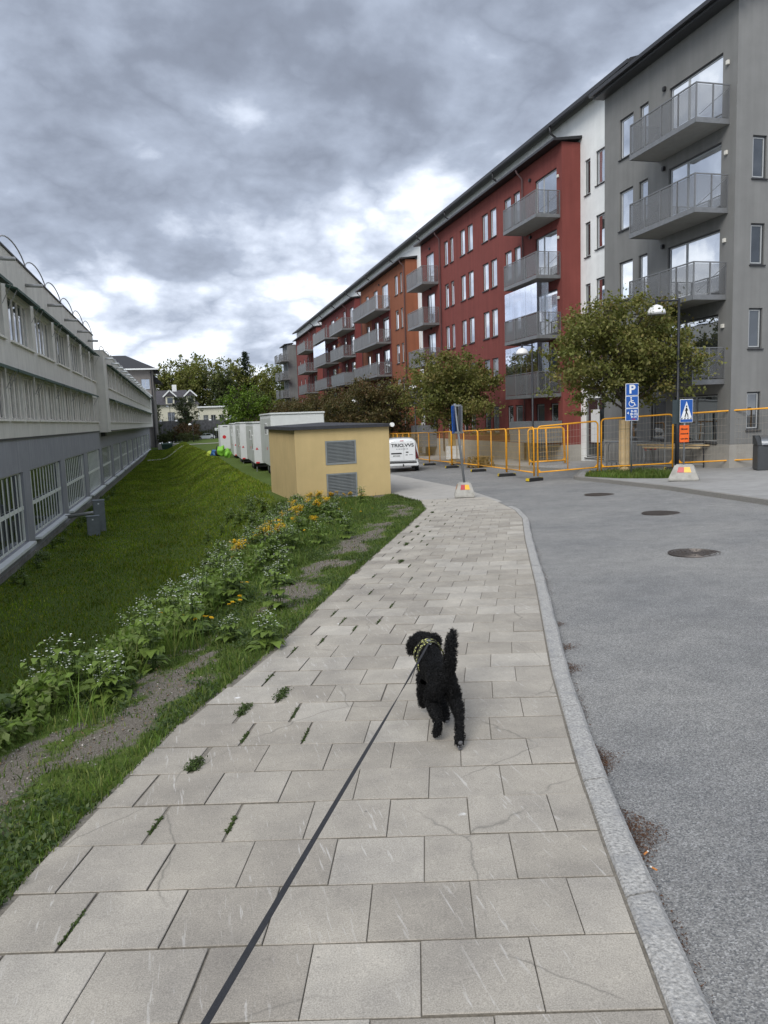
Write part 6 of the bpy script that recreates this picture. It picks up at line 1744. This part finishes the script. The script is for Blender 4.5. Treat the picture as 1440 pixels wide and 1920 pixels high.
for k in range(96):
    if k < 76: y = 11.5 + 10.5 * rr.random() ** 0.7; x = crest(y) + rr.gauss(-0.2, 0.55)
    else: y = 22.6 + 0.9 * rr.random(); x = 3.6 + 1.7 * rr.random() ** 1.5; y = 23.55 + (x - 3.35) * 0.19 - 0.25 * rr.random()
    put('yellow_weed', cress[k % 2], x, y, rr.uniform(0.6, 0.95) if k < 76 else rr.uniform(0.4, 0.65), 'yellow-flowered weed clump on the bank ' + ('before the ochre shed wall' if k >= 76 else 'nearing the ochre shed' if y > 17 else 'among the white-flowered weeds'), 'weed', 'yellow-flowered weeds near the shed')
for k in range(40):
    y = 21 + 9 * rr.random(); x = crest(y) - 0.4 - 2.2 * rr.random()
    put('meadow_weed', mustard[k % 5], x, y, rr.uniform(0.7, 1.1), 'white-flowered weed far down the bank left of the shed', 'weed', 'far weeds left of the shed')
for k, (x, y, s_) in enumerate([(-1.75, 5.15, 1.0), (-1.45, 5.45, 1.15), (-1.28, 5.9, 1.0), (-1.9, 5.75, 1.2), (-1.6, 6.15, 1.1), (-1.05, 6.35, 0.9), (-2.1, 6.5, 1.2), (-1.5, 6.7, 1.0), (-2.2, 5.5, 1.2), (-1.9, 4.7, 0.9), (-0.85, 6.9, 0.85), (-1.15, 7.3, 0.95), (-0.3, 9.2, 0.95), (-0.1, 9.9, 1.05), (-0.5, 9.0, 0.85), (0.2, 10.6, 1.0)]):
    put('broad_leaf_weed', (dock + dockf)[k % 5], x, y, s_, 'broad-leaved green weed in the near clump on the bank', 'weed', 'broad-leaved weeds on the bank')
# leafy undergrowth between the weeds
P, C = [], []
while len(P) < 85000:
    y = 4.2 + 19.5 * rr.random() ** 1.15
    x = crest(y) + rr.gauss(-0.6, 0.9)
    hmp = noise.noise((x * 2.3, y * 1.9, 3.1))
    if hmp < -0.25 or x > crest(y) + 0.5: continue
    P.append((x, y, land(x, y) + (0.12 + 0.32 * (hmp + 0.25)) * rr.random() ** 0.6)); j = rr.uniform(0.65, 1.35); q = rr.random()
    C.append((0.125 * j, 0.19 * j, 0.034 * j) if q < 0.7 else (0.15 * j, 0.19 * j, 0.06 * j))
V, F, CC = leaf_cloud(np.array(P), 0.062, np.array(C), up=0.9, fold=0.15)
tag(inst('undergrowth', npmesh('undergrowth', V, F, M_leaf, CC)), 'leafy green undergrowth covering the crest of the bank', 'undergrowth', kind='stuff')
for k in range(46):
    y = 26 + 40 * rr.random(); put('wall_weed', mustard[k % 5], -5.75 + 0.5 * rr.random(), y, rr.uniform(0.6, 1.1), 'green weed growing at the foot of the barred left wall', 'weed', 'weeds at the foot of the left wall')
# dandelions
dv, df_, dc = [], [], []
for k in range(16):
    a = k * 0.393
    for (r0_, r1_, z_) in ((0.004, 0.02, 0.005), (0.002, 0.014, 0.009)):
        b = len(dv); w_ = 0.2
        dv += [(math.cos(a) * r0_, math.sin(a) * r0_, z_), (math.cos(a - w_) * r1_, math.sin(a - w_) * r1_, z_ + 0.003), (math.cos(a + w_) * r1_, math.sin(a + w_) * r1_, z_ + 0.003)]
        df_.append((b, b + 1, b + 2)); dc += [(0.80, 0.47, 0.006)] * 3
dhead = npmesh('flower_head', dv, df_, M_grassb, np.array(dc))
V, F, C = [], [], []
stemq(V, F, C, (0, 0, -0.12), (0, 0, 0.004), 0.003, (0.08, 0.12, 0.03))
dstem = npmesh('dandelion', V, F, M_grassb, np.array(C))
spots = []
for (cx, cy, n_, sp_) in [(0.02, 8.0, 9, 0.10), (0.42, 8.7, 5, 0.10), (0.55, 9.6, 3, 0.06), (-0.9, 7.5, 3, 0.3), (-0.4, 8.2, 2, 0.2), (1.25, 12.2, 4, 0.15), (4.4, 18.6, 3, 0.3), (1.9, 15.5, 5, 0.4), (0.1, 11, 4, 0.5), (3.1, 19.8, 10, 0.5), (2.0, 18, 8, 0.5), (3.9, 22.2, 14, 0.5), (5.2, 22.9, 8, 0.5)]:
    for k in range(n_): spots.append((cx + rr.gauss(0, sp_), cy + rr.gauss(0, sp_ * 1.2)))
for (x, y) in spots:
    h_ = rr.uniform(0.07, 0.13) + (0.15 if y < 9 and x < -0.2 else 0)
    o = inst('dandelion', dstem, None, (x, y, land(x, y) + h_), rr.random() * 6, (1.25, 1.25, 1.25)); tag(o, 'yellow dandelion flower standing in the verge grass', 'dandelion', 'dandelions in the verge')
    o.rotation_euler = (rr.uniform(-0.4, 0.4), rr.uniform(-0.4, 0.4), rr.random() * 6)
    tag(inst('flower_head', dhead, o), kind='stuff')
# weeds growing out of the paving joints
P, C = [], []
for (s_, t_, g_, i_) in weed_spots:
    if rr.random() < 0.15: continue
    big_ = rr.random() < (0.5 if s_ < 6 else 0.25) and i_ == 1 and g_ > 0.016
    n_ = int((420 if big_ else 110) * (1 if s_ < 8 else 0.6))
    f0 = rr.random() * 0.4; f1 = f0 + rr.uniform(0.35, 0.65)
    for k in range(n_):
        f = f0 + (f1 - f0) * rr.random()
        x, y = st(s_ + ROW * f, t_ + g_ * 0.5 + rr.gauss(0, 0.02 if big_ else 0.005))
        P.append((x, y, G(x, y) + (0.03 if big_ else 0.010) * rr.random() - 0.006))
        j = rr.uniform(0.7, 1.3); C.append((0.055 * j, 0.085 * j, 0.022 * j))
V, F, CC = leaf_cloud(np.array(P), 0.016, np.array(C), up=0.8)
tag(inst('joint_weeds', npmesh('joint_weeds', V, F, M_grassb, CC)), 'small green weeds sprouting from the open paving joints', 'weeds', kind='stuff')
# moss and soil filling the open joints come from the bed below; grass island under the street tree
isl = [(13.75, 24.6), (13.9, 22.6), (14.6, 21.2), (15.2, 20.9), (16.2, 23.2), (16.4, 25.0), (15.4, 25.9), (14.4, 25.6)]
mb = MB(); n = len(isl)
mb.v = [(x, y, G(x, y) + 0.036) for x, y in isl] + [(15.1, 23.6, G(15.1, 23.6) + 0.06)]
mb.f = [(n, i, (i + 1) % n) for i in range(n)]
me_i = mb.mesh('tree_island', M_soil)
ca = me_i.color_attributes.new('Col', 'FLOAT_COLOR', 'POINT')
for k in range(n + 1): ca.data[k].color = (0.75, 0.75, 0.75, 1)
tag(inst('tree_island', me_i), kind='structure')
X, Y = [], []
from mathutils.geometry import intersect_point_tri_2d
while len(X) < 7000:
    x, y = rr.uniform(13.7, 16.4), rr.uniform(20.9, 25.9)
    ok = False
    for i in range(n):
        if intersect_point_tri_2d(Vector((x, y)), Vector((15.1, 23.6)), Vector(isl[i]), Vector(isl[(i + 1) % n])): ok = True; break
    if ok: X.append(x); Y.append(y)
ig = blades('island_grass', np.array(X), np.array(Y), G, 0.05, np.full(len(X), 0.22), lambda y: 0.008 + 0 * y, GP, 0.7, 0.04)
tag(inst('island_grass', ig), 'rough grass on the island under the nearest street tree', 'grass', kind='stuff')
# debris on the verge: small stones and dry bits
P, C = [], []
for k in range(9000):
    y = 1.5 + 20 * rr.random() ** 1.5; d = abs(rr.gauss(0.65, 0.35)); x = pav_l(y) - d
    if worn(x, y) > 0.8: continue
    P.append((x, y, land(x, y) + 0.004)); j = rr.uniform(0.5, 1.4); q = rr.random()
    C.append((0.30 * j, 0.28 * j, 0.25 * j) if q < 0.5 else (0.20 * j, 0.14 * j, 0.08 * j))
V, F, CC = leaf_cloud(np.array(P), 0.017, np.array(C), up=1.0, fold=0.8)
tag(inst('verge_grit', npmesh('verge_grit', V, F, leaf_mat('grit', 0.9, 0.0), CC)), 'grit and dry stalks on the trodden verge', 'grit', kind='stuff')
# ================================================================== black dog on a leash
M_fur = mat('black_curly_fur', (0.003, 0.003, 0.0035), 0.62, 0.3, 60, 0.0)
M_fur.node_tree.nodes['Principled BSDF'].inputs['Sheen Weight'].default_value = 0.03
M_fur.node_tree.nodes['Principled BSDF'].inputs['Specular IOR Level'].default_value = 0.2
DOG = Vector((1.38, 4.15, 0))
DOG.z = G(DOG.x, DOG.y) + 0.002
V_, E_, Rd = [], [], []
def jv(p, r, parent=None):
    V_.append(p); Rd.append(r if isinstance(r, tuple) else (r, r)); i = len(V_) - 1
    if parent is not None: E_.append((parent, i))
    return i
pel = jv((0.0, -0.03, 0.325), (0.068, 0.066))
loin = jv((0.014, 0.09, 0.330), (0.068, 0.074), pel)
rib = jv((0.034, 0.21, 0.320), (0.076, 0.088), loin)
sho = jv((0.048, 0.32, 0.338), (0.072, 0.08), rib)
nec = jv((0.056, 0.40, 0.388), (0.062, 0.062), sho)
hed = jv((0.062, 0.475, 0.425), (0.074, 0.068), nec)
fac = jv((0.066, 0.525, 0.405), (0.055, 0.050), hed)
muz = jv((0.068, 0.585, 0.385), (0.034, 0.032), fac)
for sx in (-1, 1):
    e1 = jv((0.062 + sx * 0.068, 0.465, 0.430), 0.022, hed); e2 = jv((0.060 + sx * 0.088, 0.462, 0.385), 0.024, e1); jv((0.060 + sx * 0.085, 0.462, 0.345), 0.016, e2)
# hind right, pushing off with the sole turned back
a = jv((0.058, -0.035, 0.275), (0.042, 0.052), pel); a = jv((0.076, -0.005, 0.205), (0.029, 0.036), a); a = jv((0.064, -0.115, 0.145), (0.018, 0.020), a); a = jv((0.028, -0.205, 0.070), (0.013, 0.014), a); jv((0.002, -0.250, 0.022), (0.018, 0.014), a)
# hind left, set down
a = jv((-0.054, -0.030, 0.275), (0.040, 0.050), pel); a = jv((-0.064, 0.025, 0.200), (0.027, 0.034), a); a = jv((-0.056, -0.080, 0.125), (0.017, 0.019), a); a = jv((-0.062, -0.080, 0.045), (0.013, 0.014), a); jv((-0.066, -0.040, 0.018), (0.020, 0.015), a)
# fore right, sweeping back
a = jv((0.090, 0.30, 0.245), (0.042, 0.05), sho); a = jv((0.088, 0.255, 0.165), (0.028, 0.03), a); a = jv((0.074, 0.165, 0.085), (0.019, 0.02), a); jv((0.060, 0.105, 0.022), (0.023, 0.018), a)
# fore left, reaching forward
a = jv((-0.002, 0.31, 0.245), (0.036, 0.045), sho); a = jv((-0.008, 0.315, 0.160), (0.024, 0.026), a); a = jv((0.004, 0.365, 0.075), (0.016, 0.017), a); jv((0.020, 0.395, 0.020), (0.024, 0.018), a)
# tail carried up
a = jv((0.026, -0.065, 0.385), (0.022, 0.022), pel); a = jv((0.022, -0.095, 0.450), (0.021, 0.022), a); a = jv((0.024, -0.105, 0.540), (0.020, 0.021), a); a = jv((0.036, -0.100, 0.595), (0.014, 0.014), a); jv((0.050, -0.095, 0.622), (0.004, 0.004), a)
me = bpy.data.meshes.new('dog_skeleton'); me.from_pydata(V_, E_, [])
tmp = bpy.data.objects.new('dog_tmp', me); col.objects.link(tmp)
sk = tmp.modifiers.new('skin', 'SKIN'); sk.branch_smoothing = 0.6; sk.use_smooth_shade = True
sv = me.skin_vertices[0].data
for i, r in enumerate(Rd):
    sv[i].radius = r; sv[i].use_root = (i == pel)
ss = tmp.modifiers.new('sub', 'SUBSURF'); ss.levels = ss.render_levels = 3
dg = bpy.context.evaluated_depsgraph_get(); dg.update()
bme = bpy.data.meshes.new_from_object(tmp.evaluated_get(dg)); bme.name = 'black_dog'
bpy.data.objects.remove(tmp)
co = np.empty(len(bme.vertices) * 3, np.float32); bme.vertices.foreach_get('co', co); co = co.reshape(-1, 3)
no = np.empty(len(bme.vertices) * 3, np.float32); bme.vertices.foreach_get('normal', no); no = no.reshape(-1, 3)
for i in range(len(co)):
    p = Vector(co[i])
    k = 0.008 * noise.noise(p * 38) + 0.006 * noise.noise(p * 75 + Vector((3, 1, 2)))
    if p.z < 0.05: k *= 0.3
    co[i] += no[i] * (k + 0.003)
co[:, 2] = np.maximum(co[:, 2], 0.001)
bme.vertices.foreach_set('co', co.ravel()); bme.materials.clear(); bme.materials.append(M_fur); bme.update(); bme.shade_smooth()
dog = inst('black_dog', bme, None, DOG, R(2)); dog.scale = (1, 1, 1.05); tag(dog, 'black curly-haired dog walking away along the footway with its tail up', 'dog')
# curly coat: short bent locks over the whole body
bme.calc_loop_triangles()
tri = np.empty(len(bme.loop_triangles) * 3, np.int32); bme.loop_triangles.foreach_get('vertices', tri); tri = tri.reshape(-1, 3)
A, B, C_t = co[tri[:, 0]], co[tri[:, 1]], co[tri[:, 2]]
cr_ = np.cross(B - A, C_t - A); ar = np.linalg.norm(cr_, axis=1); nrm = cr_ / np.maximum(ar, 1e-9)[:, None]
NL = 26000
idx = NR.choice(len(tri), NL, p=ar / ar.sum())
u = NR.uniform(0, 1, (NL, 1)); v = NR.uniform(0, 1, (NL, 1)); fl = (u + v) > 1; u = np.where(fl, 1 - u, u); v = np.where(fl, 1 - v, v)
P = A[idx] + (B[idx] - A[idx]) * u + (C_t[idx] - A[idx]) * v; Nn = nrm[idx]
keep = P[:, 2] > 0.035; P = P[keep]; Nn = Nn[keep]; n = len(P)
rv = NR.normal(size=(n, 3)); T = np.cross(Nn, rv); T /= np.linalg.norm(T, axis=1)[:, None]; S = np.cross(Nn, T)
L = NR.uniform(0.008, 0.018, (n, 1)) * np.where(P[:, 2:3] > 0.40, 1.3, 1.0); W = NR.uniform(0.0010, 0.0020, (n, 1))
curl = [P - Nn * 0.002, P + Nn * L * 0.55 + T * L * 0.25, P + Nn * L * 0.8 + T * L * 0.75, P + Nn * L * 0.5 + T * L * 1.1]
rows = []
for q, c in enumerate(curl):
    w_ = W * (1.0, 1.2, 1.0, 0.3)[q]
    rows += [c - S * w_, c + S * w_]
V = np.stack(rows, 1).reshape(-1, 3); i = np.arange(n) * 8
F = np.concatenate([np.stack([i + 2 * q, i + 2 * q + 1, i + 2 * q + 3, i + 2 * q + 2], 1) for q in range(3)])
tag(inst('coat', npmesh('coat', V, F, M_fur), dog), kind='stuff')
# pads of the lifted hind foot and of the fore foot
M_pad = mat('paw_pad_grey', (0.10, 0.10, 0.105), 0.7, 0.2, 40)
for (x, y, z, r, sq) in [(0.008, -0.262, 0.050, 0.013, (1.1, 0.45, 0.9)), (-0.006, -0.266, 0.030, 0.007, (1, 0.5, 1.1)), (0.013, -0.266, 0.030, 0.007, (1, 0.5, 1.1)), (-0.001, -0.264, 0.017, 0.0065, (1, 0.5, 1.1)), (0.011, -0.264, 0.017, 0.0065, (1, 0.5, 1.1)), (0.062, 0.082, 0.034, 0.011, (1.1, 0.5, 0.8))]:
    blob('paw_pad', (x, y, z), r, M_pad, dog, sq, x * 50, 2, 0.1)
# harness
M_harn = bpy.data.materials.new('harness_web'); M_harn.use_nodes = True
nt = M_harn.node_tree; b_ = nt.nodes['Principled BSDF']; b_.inputs['Roughness'].default_value = 0.8
tc = nd(nt, 'ShaderNodeTexCoord'); vo = nd(nt, 'ShaderNodeTexVoronoi'); vo.inputs['Scale'].default_value = 70; lk(nt, tc.outputs['Object'], vo.inputs[0])
lk(nt, ramp(nt, vo.outputs['Distance'], [(0.30, (0.55, 0.56, 0.20)), (0.42, (0.03, 0.03, 0.02))]), b_.inputs['Base Color'])
hs = empty('dog_harness', DOG, R(2)); hs.scale = (1, 1, 1.05); tag(hs, 'pale yellow patterned harness round the shoulders of the black dog', 'harness')
def strap(name, c, rx, rz_, w_, tilt, mt, a0=0, a1=360, n=40):
    V, F = [], []
    for k in range(n + 1):
        a = R(a0 + (a1 - a0) * k / n)
        for (dy, dr) in ((-w_ / 2, 0), (w_ / 2, 0), (w_ / 2, 0.005), (-w_ / 2, 0.005)):
            x = (rx + dr) * math.cos(a); z = (rz_ + dr) * math.sin(a)
            V.append((c[0] + x, c[1] + dy + tilt * z, c[2] + z))
    for k in range(n):
        for q in range(4):
            F.append((k * 4 + q, k * 4 + (q + 1) % 4, (k + 1) * 4 + (q + 1) % 4, (k + 1) * 4 + q))
    m_ = MB(); m_.v = V; m_.f = F; return m_.build(name, mt, hs)
strap('chest_strap', (0.048, 0.305, 0.335), 0.088, 0.112, 0.026, 0.15, M_harn)
strap('neck_strap', (0.050, 0.375, 0.365), 0.086, 0.088, 0.020, -0.25, M_harn)
MB().box(0.012, 0.070, 0.315, 0.375, 0.440, 0.452).build('back_plate', M_harn, hs, bevel=0.004)
MB().tube([(0.041 + 0.012 * math.cos(a * 0.5236), 0.318 + 0.012 * math.sin(a * 0.5236), 0.458) for a in range(12)], 0.0022, 5, closed=True).build('ring', M_louv, hs)
# leash: a flat web that turns once on its way to the hand outside the picture
M_leash = mat('dark_webbing', (0.022, 0.023, 0.027), 0.7, 0.2, 40, 0.2, 300)
A0 = Vector((1.405, 4.462, DOG.z + 0.462)); A1 = Vector((-0.15, 0.723, 0.937))
V, F = [], []
NQ = 60
for k in range(NQ + 1):
    t = k / NQ
    p = A0.lerp(A1, t); p.z -= 0.012 * math.sin(math.pi * t) * (1 - t)
    d = (A1 - A0).normalized(); side = d.cross(Vector((0, 0, 1))).normalized(); upv = side.cross(d)
    an = 0.35 + 2.75 * sstep(0.0, 0.62, t) if t < 0.62 else 3.10 + 0.25 * math.sin((t - 0.62) * 6)
    wv = (side * math.cos(an) + upv * math.sin(an)) * 0.0056; nv = (upv * math.cos(an) - side * math.sin(an)) * 0.0012
    for q in (-wv - nv, wv - nv, wv + nv, -wv + nv): V.append(tuple(p + q))
for k in range(NQ):
    for q in range(4): F.append((k * 4 + q, k * 4 + (q + 1) % 4, (k + 1) * 4 + (q + 1) % 4, (k + 1) * 4 + q))
F += [(0, 1, 2, 3), tuple(NQ * 4 + q for q in (3, 2, 1, 0))]
ls = empty('dog_leash', A0); tag(ls, 'dark flat webbing leash running from the dog harness towards the camera', 'leash')
m_ = MB(); m_.v = [tuple(Vector(p) - A0) for p in V]; m_.f = F; m_.build('webbing', M_leash, ls)
MB().tube([(0, 0, 0.0), (0.012, 0.01, 0.004), (0.02, 0.0, 0.0), (0.012, -0.012, -0.003)], 0.003, 6, closed=True).build('snap_hook', M_louv, ls, True)
